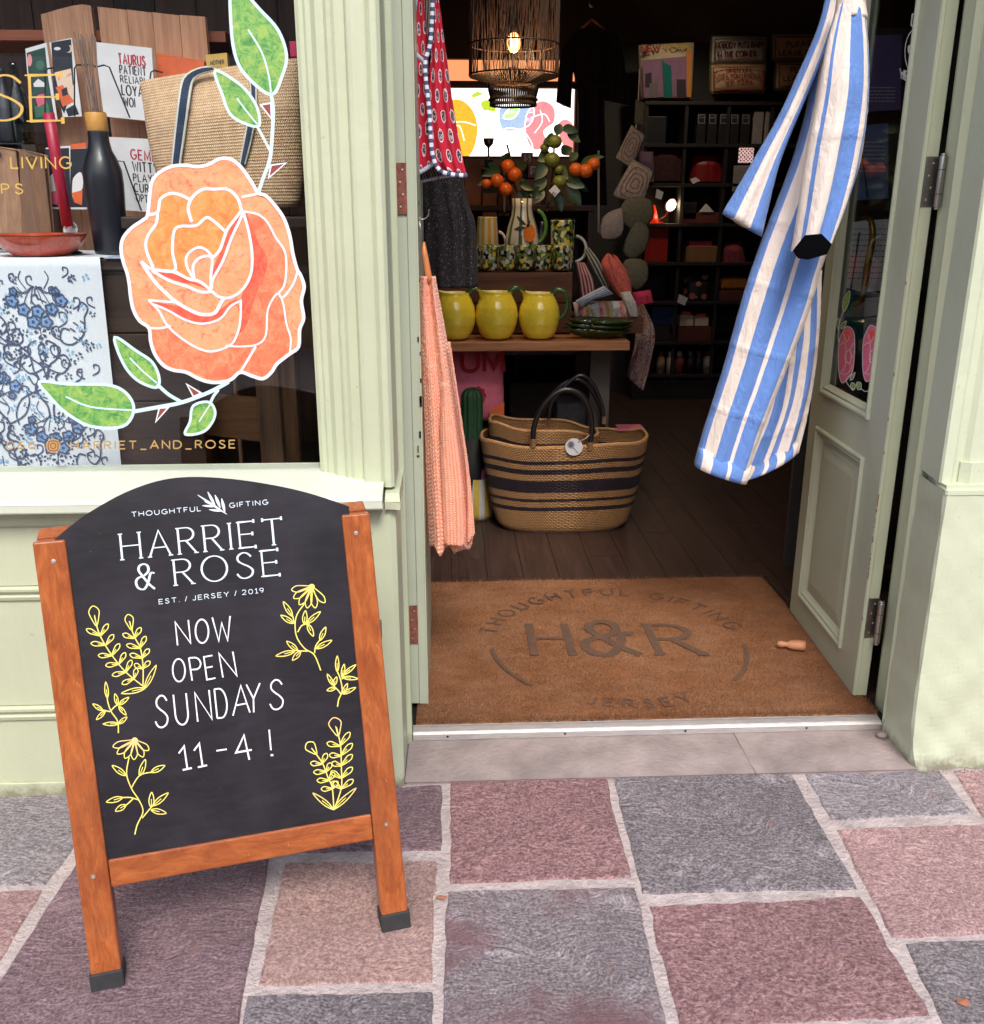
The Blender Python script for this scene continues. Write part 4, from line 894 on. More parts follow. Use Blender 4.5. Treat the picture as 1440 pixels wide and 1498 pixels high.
# pile tufts: short bristles
tf=MB()
for i in range(60000):
    x=R.uniform(-.11,1.295);y=2.53+1.128*R.random()**1.5;l=R.uniform(.004,.010);a=R.uniform(0,6.28);w_=.0011;t=Vector((R.gauss(0,.35),R.gauss(0,.35),1)).normalized()*l
    p=Vector((x,y,MZ-.003));d=Vector((math.cos(a)*w_,math.sin(a)*w_,0));tf.add([p-d,p+d,p+t],[(0,1,2)])
tf.build('bristles',coir,mt,kind='stuff')
prt,nt,b=nm('faded_black_dye');v=coords(nt,'Object');n=noise(nt,v,420,3,.8);n2=noise(nt,v,16,5,.75)
c=ramp(nt,n,[(.35,srgb(46,36,34)),(.60,srgb(122,94,76))]);c=mix(nt,ramp(nt,n2,[(.50,(.05,.05,.05,1)),(.66,(.8,.8,.8,1))]),c,srgb(128,84,56));nt.links.new(c,b.inputs['Base Color']);b.inputs['Roughness'].default_value=.95;bump(nt,b,n,.9,.006)
class MatS:
    def __call__(s,q,lift=0): return Vector((q[0],q[1],MZ+.0012+lift))
MS=MatS();mp=MB();cc=at(905,944,Z=MZ);rr=(at(1075,925,Z=MZ)-at(733,932,Z=MZ)).length/2
ctr=Vector((cc.x,at(905,940,Z=MZ).y+.0))
top_y=at(890,878,Z=MZ).y;Rr=(top_y-ctr.y)
Rx=(at(1098,955,Z=MZ).x-at(712,955,Z=MZ).x)/2
Rr=max(Rr,Rx)*.98
arc_text(mp,MS,'THOUGHTFUL GIFTING',ctr,Rr*.97,168,12,.062,.15,gap=.34,space=.7)
arc_text(mp,MS,'JERSEY',ctr,Rr*1.03,248,292,.05,.13,gap=.34,flip=True)
for a0,a1 in ((184,222),(356,318)): ribbon(mp,MS,arc(ctr.x,ctr.y,Rr,Rr,a0,a1,10),.014)
hx=[at(x,957,Z=MZ) for x in (778,838,860,942,966,1030)]
hh=(at(900,912,Z=MZ).y-hx[0].y)
text(mp,MS,'H',(hx[0].x+.01,hx[0].y),(hx[1].x,hx[1].y),(0,hh),.12,serif=True,contrast=.3)
text(mp,MS,'&',(hx[2].x,hx[2].y-.01),(hx[3].x,hx[3].y-.01),(0,hh*1.15),.12,contrast=.2)
text(mp,MS,'R',(hx[4].x,hx[4].y),(hx[5].x,hx[5].y),(0,hh),.12,serif=True,contrast=.3)
mp.build('faded_lettering',prt,mt)
# wooden door wedge peg on the mat
pg=thing('door_wedge','small turned wooden peg lying on the mat under the open door','door stop',tuple(at(1160,943,Z=.04)))
a=at(1137,942,Z=.052);b2=at(1178,945,Z=.052)
MB().tube([a.lerp(b2,t) for t in (0,.08,.2,.32,.38,.5,.8,1)],[.004,.011,.012,.008,.010,.016,.018,.018],14).build('peg',woodm('pale_turned_wood',srgb(196,128,92),srgb(224,160,122),'X',.5),pg,smooth=True)
# ---------- helpers for goods ----------
def pb_(px0,py0,px1,py1,Y):
    c=(py0+py1)/2;cx=(px0+px1)/2
    return at(px0,c,Y=Y).x,at(px1,c,Y=Y).x,at(cx,py1,Y=Y).z,at(cx,py0,Y=Y).z
def pbox(name,mat,px0,py0,px1,py1,Y,dep,label=None,cat=None,group=None,parent=None,bevel=.002,z0=None,kind=None):
    x0,x1,za,zb=pb_(px0,py0,px1,py1,Y)
    if z0 is not None: za=z0
    return MB().box(x0,x1,Y,Y+dep,za,zb).build(name,mat,parent,bevel=bevel,label=label,cat=cat,group=group,kind=kind)
def card(name,mats,draw,corn,Y,label,cat='greeting card',group=None,dY=(0,0),th=.003):
    """a printed card given by four photo corners TL,TR,BR,BL standing at depth Y (dY: depth at left and right)"""
    P=[at(*corn[0],Y=Y+dY[0]),at(*corn[1],Y=Y+dY[1]),at(*corn[2],Y=Y+dY[1]),at(*corn[3],Y=Y+dY[0])]
    t=thing(name,label,cat,tuple((P[2]+P[3])/2),group)
    n=(P[1]-P[0]).cross(P[3]-P[0]).normalized()
    if n.y<0:n=-n
    MB().prism(P,n*th).build('paper',mats[0],t)
    S=Surf(P[0],n,.0006)
    if draw:
        m=MB();draw(m,S);m.build('print',mats,t)
    return t,S
pap=plain('white_card',srgb(226,226,230),.5,.03,20,.05,.0005);ink=plain('dark_ink',srgb(42,40,46),.6,.1,20,0);redink=plain('crimson_ink',srgb(178,36,58),.6,.08,20,0)
navyc=plain('night_blue_print',srgb(34,38,52),.55,.2,30,0);tealc=plain('deep_green_print',srgb(38,70,64),.55,.25,30,0);orc=plain('orange_print',srgb(226,104,56),.55,.12,30,0);pinkc=plain('pink_print',srgb(226,96,130),.55,.1,30,0);creamc=plain('cream_print',srgb(232,206,184),.6,.08,20,0)
# ---------- window display ----------
# display bench under the cloth
tz=1.365;bx0,bx1=-2.6,-.70
dt_=thing('display_bench','dark plank display bench draped with a blue and white floral cloth in the window','display bench',(-1.6,2.9,.55))
for i in range(4): MB().box(bx0,bx1+.02,2.628,2.65,.62+.185*i,.80+.185*i).build('plank',darkwood,dt_,bevel=.002)
MB().box(bx0,bx1+.03,2.615,3.15,tz-.028,tz).build('top_board',darkwood,dt_,bevel=.003)
MB().box(bx0,bx1,3.1,3.14,.6,tz-.03).build('back_board',darkwood,dt_)
MB().box(bx1-.02,bx1,2.652,3.1,.6,tz-.03).build('end_board',darkwoodz,dt_)
MB().box(-3.1,-.27,2.44,3.74,.56,.60).build('window_deck',darkwood,label='dark timber window deck carrying the display bench and stool',cat='deck')
cloth_m,nt,b=nm('white_cotton_cloth');v=coords(nt,'Object');n=noise(nt,v,500,2);nt.links.new(ramp(nt,n,[(.3,srgb(206,214,224)),(.7,srgb(226,232,240))]),b.inputs['Base Color']);b.inputs['Roughness'].default_value=.9
x=bump(nt,None,n,.2,.0005);bump(nt,b,noise(nt,coords(nt,'Object',(10,10,2)),2,3),.35,.012,x)
tc=thing('tablecloth','blue and white floral printed cloth hanging over the front of the window bench','tablecloth',(-1.6,2.61,.8))
cxr=-.893
def cl(u,v):
    x=bx0+(cxr-bx0)*u-.018*v*(u>.97)
    if v<.25: return Vector((x,3.12-(3.12-2.607)*(v/.25),tz+.003+.002*math.sin(x*30)))
    t=(v-.25)/.75;z=tz+.003-(tz+.003-.60)*t;return Vector((x,2.600+.004*math.sin(x*21+2)*t-.004*t,z+.003))
MB().grid(cl,90,40).build('cloth',cloth_m,tc,smooth=True)
# second, narrower overhang of the cloth along the bench edge
MB().box(cxr+.004,cxr+.20,2.606,2.90,tz+.001,tz+.006).build('cloth_edge',plain('cloth_edge_blue_grey',srgb(150,160,186),.9,.35,60,.3,.002),tc,bevel=.002)
blue_f=plain('cloth_print_blue',srgb(122,158,206),.9,.14,40,0);blue_d=plain('cloth_print_slate',srgb(74,86,116),.9,.15,40,0);blue_l=plain('cloth_print_sky',srgb(140,182,216),.9,.1,40,0)
pr_=MB()
CS=lambda q,l=0:Vector((q[0],2.5985-l*3+.003*math.sin(q[0]*21+2)*max(0,min(1,(tz-q[1])/.76))-.004*max(0,(tz-q[1])/.76),q[1]))
def flower(c,r,f=0):
    if c[1]+r>tz-.004 or c[0]+r>cxr-.02: return
    p=[(c[0]+r*(1+.16*math.cos(5*a))*math.cos(a),c[1]+r*(1+.16*math.cos(5*a))*math.sin(a)) for a in [2*PI*i/20 for i in range(20)]]
    fill(pr_,CS,p,0,0);ribbon(pr_,lambda q,l=0:CS(q,l+.0003),p,.0042,closed=True,mi=1);fill(pr_,CS,arc(c[0],c[1],r*.3,r*.3,0,300,6),1,.0005)
def sl_(pts,w_=.0042,mi=1):
    if max(p[1] for p in pts)>tz-.006 or max(p[0] for p in pts)>cxr-.02: return
    ribbon(pr_,CS,C2(pts,False,4),w_*.78,mi=mi)
def sprig(c,s,mi=1):
    if c[1]+s*1.3>tz-.004 or c[0]+s*1.3>cxr-.02: return
    for k in range(5):
        a=2*PI*k/5+R.random();p=[(c[0]+s*.3*math.cos(a),c[1]+s*.3*math.sin(a)),(c[0]+s*math.cos(a+.35),c[1]+s*math.sin(a+.35)),(c[0]+s*1.3*math.cos(a),c[1]+s*1.3*math.sin(a)),(c[0]+s*math.cos(a-.35),c[1]+s*math.sin(a-.35))]
        fill(pr_,CS,p,mi,.0001*k)
def motif(cx,cz,k=1.0,flip=1):
    P=lambda x,z:(cx+x*k,cz+z*k*flip)
    for x,z in ((0,0),(-.047,.006),(.047,.006),(-.083,.035),(.083,.035),(-.02,-.036),(.024,-.036)): flower(P(x,z),.0195*k)
    for x,z in ((-.073,.068),(.068,.068)): flower(P(x,z),.012*k)
    for s_ in (-1,1):
        for q in ((.045,.006),(.075,.035),(.02,.01),(.06,.066)): sl_([P(s_*q[0],q[1]+.015),P(s_*q[0]*.6,.06),P(s_*.004,.085)],.003)
        sl_([P(s_*.008,.075),P(s_*.012,.12),P(s_*.045,.17),P(s_*.03,.215),P(s_*.05,.235)],.007)
        sl_([P(s_*.03,.075),P(s_*.05,.11),P(s_*.04,.135)],.0035)
        sl_([P(s_*.045,.17),P(s_*.10,.14),P(s_*.125,.09),P(s_*.12,.05)],.005)
        sl_([P(s_*.155,-.02),P(s_*.145,-.08),P(s_*.10,-.115),P(s_*.065,-.10),P(s_*.075,-.06),P(s_*.10,-.065)],.0055)
        sl_([P(s_*.155,-.02),P(s_*.17,.01),P(s_*.15,.03),P(s_*.135,.0)],.005)
        sl_([P(s_*.0,-.24),P(s_*.012,-.19),P(s_*.045,-.16),P(s_*.05,-.12),P(s_*.02,-.10)],.0055)
        sl_([P(s_*.012,-.2),P(s_*.055,-.215),P(s_*.085,-.18),P(s_*.07,-.15),P(s_*.04,-.16)],.0055)
        for q in ((.155,-.045),(.148,-.075),(.125,-.1),(.118,-.07),(.13,-.05)): sl_([P(s_*q[0],q[1]),P(s_*(q[0]-.016),q[1]+.012)],.005)
        for q in ((.055,-.075),(.085,-.025),(.105,.005),(.035,-.065),(.13,.11),(.095,.19),(.075,.22),(.09,-.14),(.12,-.155),(.165,-.12)): sprig(P(s_*q[0],q[1]),.0115*k,1 if R.random()<.7 else 2)
    sprig(P(0,-.075),.014,1);sprig(P(0,-.13),.013,2);sl_([P(0,-.06),P(0,-.16)],.003)
xa=at(58,470,Y=2.6).x;za=at(58,455,Y=2.6).z;px_=.345
for i in range(-3,2):
    for j in range(-1,5):
        x=xa+i*.30+(.15 if j%2 else 0);z=za-j*.17
        if x+.13<cxr+.03: motif(x,z,.76,1 if j%2==0 else -1)
x=xa+px_/2
# half motif cut by the cloth edge: only its left sprays
for z in ():
    for s in (0,.047,.083): 
        if x-s<cxr-.03: flower((x-s,z+(.006 if s<.06 else .035)),.0195)
    for q in ((.155,-.02),(.15,.06),(.1,.12),(.11,-.06),(.085,.16),(.12,-.1)): sprig((x-q[0]+.05,z+q[1]),.012,1)
for z in (): 
    for dx in (.11,.14,.17,-.11,-.14,-.17): sprig((xa+dx,z+R.uniform(-.02,.02)),.010,R.choice([1,2]))
for i in range(300):
    c_=(R.uniform(-1.45,cxr-.03),R.uniform(.66,tz-.03));k_=R.random()
    if k_<.55: sprig(c_,R.uniform(.006,.010),1 if R.random()<.6 else 2)
    else:
        s_=R.choice([-1,1]);h_=R.uniform(.014,.024);sl_([(c_[0],c_[1]),(c_[0]+s_*h_,c_[1]+h_*.6),(c_[0]+s_*h_*1.1,c_[1]+h_*1.5),(c_[0]+s_*h_*.4,c_[1]+h_*1.7),(c_[0]+s_*h_*.35,c_[1]+h_*1.1)],.0045)
pr_.build('printed_pattern',[blue_f,blue_d,blue_l],tc)
# stool with the tote bag
stl=thing('stool','reclaimed timber stool in the window carrying the jute tote bag','stool',(-.5,2.8,.60))
swm=woodm('weathered_oak','' or srgb(86,58,42),srgb(146,106,76),'Z',.6);swx=woodm('warm_pine_rail',srgb(122,78,48),srgb(168,118,78),'X',.55)
for a_,b_,c_,d_,Y in ((378,540,412,700,2.70),(240,560,262,700,2.74)):
    x0,x1,_,_=pb_(a_,b_,c_,d_,Y);MB().box(x0,x1,Y,Y+.05,.60,1.44).build('leg',swm,stl,bevel=.004)
    MB().box(x0,x1,Y+.3,Y+.35,.60,1.44).build('leg',swm,stl,bevel=.004)
x0,x1,za_,zb_=pb_(262,578,378,640,2.715);MB().prism([(x0,2.715,za_+.02),(x1,2.715,za_-.01),(x1,2.715,zb_-.012),(x0,2.715,zb_+.008)],(0,.025,0)).build('cross_rail',swx,stl,bevel=.003)
MB().box(-.86,-.335,2.68,3.08,1.44,1.47).build('seat_board',darkwood,stl,bevel=.004)
# tote bag
tb=thing('tote_bag','braided jute tote bag with navy and white striped straps in the window','bag',(-.6,2.85,1.47))
jute,nt,b=nm('braided_jute');tcn=N(nt,'TexCoord');mp_=N(nt,'Mapping');mp_.inputs['Scale'].default_value=(38,46,1);nt.links.new(tcn.outputs['UV'],mp_.inputs[0])
sx_=N(nt,'SeparateXYZ');nt.links.new(mp_.outputs[0],sx_.inputs[0])
def mth(nt,op,a,b_=0,c_=None):
    m=N(nt,'Math',operation=op)
    for i,v_ in enumerate((a,b_)+((c_,) if c_ is not None else ())):
        if hasattr(v_,'is_output'): nt.links.new(v_,m.inputs[i])
        else: m.inputs[i].default_value=v_
    return m.outputs[0]
def braid(nt,X,Y,slant=1.0):
    row=mth(nt,'FLOOR',Y);par=mth(nt,'MODULO',row,2);fy=mth(nt,'FRACT',Y)
    sgn=mth(nt,'SUBTRACT',mth(nt,'MULTIPLY',par,2),1)
    xx=mth(nt,'ADD',X,mth(nt,'MULTIPLY',mth(nt,'MULTIPLY',fy,sgn),slant));fx=mth(nt,'FRACT',mth(nt,'MULTIPLY',xx,2))
    h=mth(nt,'MULTIPLY',mth(nt,'SINE',mth(nt,'MULTIPLY',fx,PI)),mth(nt,'SINE',mth(nt,'MULTIPLY',fy,PI)));return h
hb=braid(nt,sx_.outputs[0],sx_.outputs[1],.3);n=noise(nt,coords(nt,'Object'),60,4)
c=ramp(nt,hb,[(.05,srgb(168,124,90)),(.3,srgb(226,190,152)),(1,srgb(244,216,182))]);c=mix(nt,.4,c,ramp(nt,n,[(.35,srgb(196,152,112)),(.65,srgb(238,208,172))]));nt.links.new(c,b.inputs['Base Color']);b.inputs['Roughness'].default_value=.9;bump(nt,b,hb,.7,.004)
tubesheet(MB(),[(205,120),(212,160),(225,230),(250,303)],[(441,85),(444,170),(446,250),(440,303)],2.87,.10,72,20,cap=True,ex=.7).build('bag_body',jute,tb,smooth=True)
strap=stripes('navy_white_webbing',[(0,srgb(222,222,214)),(.2,srgb(44,60,86)),(.8,srgb(222,222,214))],.9)
def strapsheet(L,Rt,Y,parent,name='strap'):
    m=MB();L=resample(C2(L),24);Rt=resample(C2(Rt),24)
    def fn(u,v):
        j=round(v*23);t=2*PI*u;c=-math.cos(t);yy=Y(v) if callable(Y) else Y
        a=at(*L[j],Y=yy);b_=at(*Rt[j],Y=yy);return (a+b_)/2+(b_-a)/2*c+Vector((0,-.004*math.sin(t),0)),((c+1)/2,v)
    m.grid(fn,12,23,True);return m.build(name,strap,parent,smooth=True)
strapsheet([(308,97),(292,98),(272,108),(263,125),(256,180),(250,240)],[(318,103),(298,108),(286,115),(281,130),(274,180),(265,240)],lambda v:2.80-.035*max(0,min(1,(v-.25)*5)),tb)
strapsheet([(362,108),(366,130),(362,170),(350,240)],[(372,110),(376,130),(374,180),(360,240)],lambda v:2.80-.036*max(0,min(1,(v-.1)*5)),tb)
strapsheet([(300,96),(330,102),(350,106),(366,112)],[(304,104),(328,112),(345,115),(360,120)],2.94,tb)
# tall navy bottle with reeds
bt=thing('bottle_vase','tall matt navy bottle with a gold neck band holding reeds','vase',tuple(at(160,372,Y=2.82)))
navy=plain('matt_navy_glaze',srgb(32,32,42),.36,.15,6,.1,.002);navy.node_tree.nodes['Principled BSDF'].inputs['Coat Weight'].default_value=.25
bc=at(159,372,Y=2.80);bz=tz+.004;zt=at(135,163,Y=2.80).z;hgt=zt-bz
r1=(at(181,300,Y=2.8).x-at(124,300,Y=2.8).x)/2;bx=at(152,300,Y=2.8).x
MB().lathe([(.0001,0),(r1*.80,0),(r1*.86,.01),(r1*.93,hgt*.3),(r1,hgt*.5),(r1*.97,hgt*.6),(r1*.80,hgt*.68),(r1*.60,hgt*.74),(r1*.52,hgt*.80),(r1*.48,hgt*.97),(r1*.50,hgt),(r1*.40,hgt),(r1*.38,hgt*.9),(.0001,hgt*.88)],(bx,2.82,bz),40).build('bottle',navy,bt,smooth=True)
MB().lathe([(r1*.50,0),(r1*.53,.002),(r1*.53,.045),(r1*.50,.047)],(bx,2.82,zt-.048),32).build('gold_band',plain('gold_paper',srgb(206,150,74),.5,.1,30,.1,.001),bt,smooth=True)
reed=woodm('reed',srgb(120,92,80),srgb(170,142,128),'Z',.7)
for i in range(13):
    a=R.uniform(0,6.28);q=Vector((bx+.012*math.cos(a),2.82+.012*math.sin(a),zt-.05));e=at(108+i*2.6+R.uniform(-1,1),52+R.uniform(-6,10),Y=2.82+R.uniform(-.03,.03))
    MB().tube([q,q.lerp(e,.5)+Vector((R.gauss(0,.002),0,0)),e],[.0016,.0018,.0022],5).build('reed',reed,bt)
# candle, bowls, tag
cn=thing('taper_candle','crimson taper candle leaning in its holder in front of the greeting cards','candle',tuple(at(99,326,Y=2.78)))
crim=plain('crimson_wax',srgb(168,32,62),.4,.1,8,.05,.001);a=at(99,330,Y=2.8);b2=at(71,165,Y=2.76);MB().tube([a,a.lerp(b2,.5),b2],[.0155,.015,.0145],16).build('candle',crim,cn,smooth=True)
MB().lathe([(.0001,0),(.028,0),(.03,.004),(.019,.008),(.018,.03),(.016,.03),(.016,.01),(.0001,.01)],(a.x,2.8,tz+.006),20).build('holder',darkwood,cn,smooth=True)
terr=artm('orange_glazed_ceramic',[srgb(150,44,28),srgb(196,74,46),srgb(216,96,62)],16);terr.node_tree.nodes['Principled BSDF'].inputs['Roughness'].default_value=.2;terr.node_tree.nodes['Principled BSDF'].inputs['Coat Weight'].default_value=.6
def bowl(px,py_b,py_t,wpx,Y,label):
    c=at(px,py_b,Y=Y);h=at(px,py_t,Y=Y).z-c.z;r=(at(px+wpx/2,py_t,Y=Y).x-at(px-wpx/2,py_t,Y=Y).x)/2
    t=thing('bowl',label,'bowl',(c.x,Y,tz+.006),'glazed orange bowls in the window')
    MB().lathe([(.0001,.004),(r*.55,0),(r*.62,.003),(r*.86,h*.45),(r*.985,h*.88),(r,h),(r*.97,h*1.01),(r*.84,h*.5),(r*.6,h*.18),(.0001,h*.12)],(c.x,Y,tz+.006),48).build('bowl_body',terr,t,smooth=True)
    MB().lathe([(r*.985,0),(r*1.003,.002),(r*1.0,.005),(r*.97,.004)],(c.x,Y,tz+.006+h-.004),48).build('rim',plain('brown_rim',srgb(112,52,36),.3,.1,20,0),t,smooth=True)
bowl(62,374,343,132,2.71,'large shallow orange glazed bowl standing on the floral cloth');bowl(62,345,331,92,2.88,'smaller orange bowl standing behind the large shallow one')
tg=thing('price_tag','round white printed tag propped behind the large orange bowl','tag',tuple(at(103,344,Y=2.83)))
S=Surf(at(103,334,Y=2.83),(0,-1,.1),.0006);m=MB();m.prism([S(p,-.001) for p in arc(103,336,10.5,12,0,342,19)],(0,.002,0));m.build('tag_disc',pap,tg)
m=MB();arc_text(m,lambda q,l=0:S((q[0],-q[1]),l),'HANDMADE',(103,-336),5.5,160,20,4,.18,gap=.3);m.build('print',ink,tg)
# greeting cards on the wire rack
def c_taurus(lines,x0,y0):
    def d(m,S):
        for s,xa_,ya_,xb_,yb_,h,mi in lines: text(m,S,s,(xa_,ya_),(xb_,yb_),(-1.2,-h),.14,gap=.36,mi=mi)
    return d
GC='greeting cards on the wire rack in the window'
card('greeting_card',[pap,ink,redink],c_taurus([('TAURUS',174,92.5,213,97,14.5,2),('PATIENT',176,107,214,111,12,1),('RELIABLE',177,120,222,125,10,1),('LOYAL',179,138,216,143,14.5,1),('WORK',182,155,208,158,13,1)],0,0),[(138,61),(222,70),(228,178),(152,170)],3.02,'white card with TAURUS PATIENT RELIABLE LOYAL in bold letters',group=GC,dY=(.03,0))
card('greeting_card',[pap,ink,redink],c_taurus([('GEMINI',192,232,238,238,14,2),('WITTY',195,250,232,254,14,1),('PLAYFUL',196,265,244,269,11,1),('CURIOUS',197,280,246,285,12,1),('OPT',200,294,217,297,11,1)],0,0),[(157,200),(238,204),(250,312),(176,307)],2.99,'white card with GEMINI WITTY PLAYFUL CURIOUS in bold letters, behind the navy bottle',group=GC,dY=(.03,0))
def d_van(m,S):
    fill(m,S,[(75,62),(104,57),(108,122),(94,166),(80,140)],1,.0001);fill(m,S,[(80,106),(104,100),(109,148),(92,156),(84,124)],3,.0003);fill(m,S,[(81,128),(92,124),(104,142),(109,148),(92,156),(84,132)],4,.0005)
    fill(m,S,arc(101,71,5,6,-60,120,8)+arc(99,71,4,5,120,-60,8),3,.0004);text(m,S,'HOT DOG',(86,117),(104,110),(-.5,-6),.14,mi=4);fill(m,S,[(90,131),(98,127),(100,138),(92,141)],1,.0007);fill(m,S,arc(84,71,5,2.5,0,340,9),0,.0004);fill(m,S,[(96,160),(110,152),(116,167),(100,170)],1,.0002)
card('greeting_card',[pap,navyc,tealc,creamc,orc],d_van,[(72,62),(105,55),(120,170),(92,171)],3.06,'night scene card with an orange hot dog van and crescent moon',group=GC,dY=(0,.0))
def d_fl(m,S):
    fill(m,S,[(39,77),(66,69),(70,110),(80,172),(48,176)],1,.0001);fill(m,S,arc(43.5,88,3.6,9,0,345,14),3,.0004);fill(m,S,arc(59,95,6.5,7,0,340,12),4,.0004)
    fill(m,S,[(49,122),(56,115),(65,121),(66,127),(50,127)],0,.0005);fill(m,S,[(52,142),(57,138),(66,137),(68,150),(56,156)],2,.0005);fill(m,S,[(50,156),(70,150),(74,168),(52,172)],4,.0003)
card('greeting_card',[pap,tealc,pinkc,plain('peach_print',srgb(228,150,150),.6,.05,20,0),plain('leaf_print',srgb(66,112,92),.6,.2,20,0)],d_fl,[(37,71),(68,62),(84,175),(46,179)],3.07,'dark green card with a pink moon, tree and little pink house',group=GC,dY=(.0,.0))
def d_camp(dx,fg):
    def d(m,S):
        fill(m,S,[(66+dx,218),(100+dx,216),(103+dx,303),(66+dx,303)],1,.0001);P=C2([(69+dx,268),(72+dx,258),(82+dx,252),(84+dx,275),(70+dx,290)],True,3);fill(m,S,P,0,.0004);fill(m,S,[(68+dx,282),(84+dx,278),(83+dx,300),(72+dx,296)],fg,.0006)
    return d
card('greeting_card',[pap,navyc,pinkc],d_camp(1,2),[(67,216),(103,213),(104,306),(65,305)],3.03,'dark card with a white and pink camper van',group=GC)
card('greeting_card',[pap,navyc,orc],d_camp(37,2),[(104,218),(126,216),(127,306),(103,306)],3.02,'dark card with a cream and orange camper van beside the navy bottle',group=GC)
card('greeting_card',[orc,ink,pinkc],None,[(104,211),(126,208),(126,216),(104,218)],3.04,'orange card edge showing above the camper van cards',group=GC)
card('greeting_card',[plain('magenta_card',srgb(190,40,120),.6,.1,20,0),ink],None,[(84,214),(101,213),(100,240),(98,260)],3.05,'magenta envelope tucked behind the crimson candle',group=GC)
wr_=thing('card_rack','timber card stand with black wire card holders at the back of the window','card rack',(-1.0,3.12,.60))
rkw=woodm('pale_rack_board',srgb(176,124,94),srgb(220,170,136),'Z',.6)
for i,(x0,x1,yt0,yt1) in enumerate(((60,80,21,15),(80,102,15,9),(102,120,9,6),(120,133,6,8),(143,185,10,14),(186,222,14,18),(223,262,18,22),(263,300,22,24))):
    Y=3.12+(.02 if i<4 else 0);P=[at(x0,yt0,Y=Y),at(x1,yt1,Y=Y)];MB().prism([P[0],P[1],Vector((P[1].x+.0,Y,.60)),Vector((P[0].x+.0,Y,.60))],(0,.018,0)).build('board',rkw,wr_,bevel=.002)
wire=plain('black_wire',srgb(26,25,28),.4,.1,20,0)
for L_ in ([(66,170),(66,104),(70,100),(80,99)],[(109,170),(109,100),(112,95),(135,94),(140,98)],[(140,98),(152,95),(160,98),(190,172)],[(219,120),(221,105),(226,103),(238,106)],[(163,238),(168,235),(181,236),(207,308)],[(55,245),(72,306)]):
    MB().tube([at(x,y,Y=2.985) for x,y in L_],.0022,6).build('wire_holder',wire,wr_)
pbox('rack_shelf',woodm('red_brown_shelf',srgb(130,66,44),srgb(160,90,62),'X',.5),-60,44,330,60,3.16,.25,'red brown shelf board across the back of the window','shelf')
card('gift_box',[orc],None,[(229,77),(299,89),(299,112),(232,112)],3.06,'bright orange gift box above the jute tote bag','gift box',th=.05)
t,S_=card('gift_box',[plain('mustard_card',srgb(216,178,96),.6,.1,20,0),ink],lambda m,S:(text(m,S,'MOTHER',(308,95),(328,93),(0,-6),.15,mi=1),text(m,S,'DAY',(312,103),(324,102),(0,-5),.15,mi=1)),[(301,80),(332,77),(334,106),(303,108)],3.04,'mustard yellow card box reading MOTHER above the tote bag','gift box',th=.03)
pbox('book',plain('hot_pink_cover',srgb(206,40,96),.5,.1,20,0),424,60,434,83,2.95,.1,'thin hot pink book at the edge of the window above the tote bag','book')
for i,(x0,x1,y0,c1,c2,lab) in enumerate(((-30,24,212,srgb(120,86,62),srgb(166,126,96),'pale timber chopping board propped at the end of the window bench'),(30,64,220,srgb(92,62,44),srgb(128,90,62),'darker timber chopping board propped beside the pale one'))):
    t=thing('chopping_board',lab,'chopping board',tuple(at((x0+x1)/2,345,Y=2.98)));P=[(x0,y0),(x1,y0+8),(x1+10,345),(x0+4,345)]
    q=[at(x,y,Y=2.98-.04*((y-212)/130)) for x,y in P];MB().prism(q,(0,.02,0)).build('board',woodm('chopping_board_wood',c1,c2,'Z',.55),t,bevel=.004)
    a=at((x0+x1)/2,y0+14,Y=2.965);MB().lathe([(.010,0),(.010,.001),(.007,.001)],(a.x,a.y,a.z),14,ax=(0,-1,0)).build('hanging_hole',black,t)
gb=glassm('olive_bottle_glass',(.35,.36,.18,1));
for i,(px,y0,y1,c) in enumerate(((36,92,212,gb),(16,100,210,navy),(-8,96,212,navy))):
    a=at(px,y1,Y=3.05);hh_=at(px,y0,Y=3.05).z-a.z
    MB().lathe([(.0001,0),(.03,0),(.031,.01),(.031,hh_*.55),(.012,hh_*.75),(.011,hh_*.96),(.013,hh_),(.0001,hh_)],tuple(a),20).build('bottle',c,smooth=True,label=['slim olive green bottle standing left of the moonlit card','slim dark bottle beside the olive green one','second slim dark bottle cut by the picture edge'][i],cat='bottle')
    MB().box(a.x-.05,a.x+.05,3.0,3.12,a.z-.02,a.z-.001).build('bottle_shelf',darkwood,label=['small dark shelf under the olive green bottle','small dark shelf under the slim dark bottle','small dark shelf under the outermost dark bottle'][i],cat='shelf')
# ---------- clothes ----------
BLU=srgb(98,138,208);CRM=srgb(238,224,214)
body_m=stripes('blue_cream_quilting',[(0,BLU),(.05,CRM),(.21,BLU),(.48,CRM),(.55,BLU),(.80,CRM)],.75,quilt=2.5)
slv_m=stripes('blue_cream_sleeve',[(0,CRM),(.08,BLU),(.14,CRM),(.43,BLU),(.76,CRM),(.88,BLU),(.95,CRM)],.75,quilt=.6)
slv2_m=stripes('blue_cream_left_sleeve',[(0,BLU),(.2,CRM),(.62,BLU),(.97,CRM)],.75,quilt=.6)
back_m=stripes('blue_cream_back',[(0,CRM),(.1,BLU),(.28,CRM),(.36,BLU),(.52,CRM),(.68,BLU),(.86,CRM)],.75,quilt=.8)
cream_m=plain('cream_cotton',CRM,.8,.06,30,.3,.002)
ct_=thing('striped_robe','blue and cream striped quilted robe hanging on the open glazed door','robe',tuple(at(1150,690,Y=2.95)))
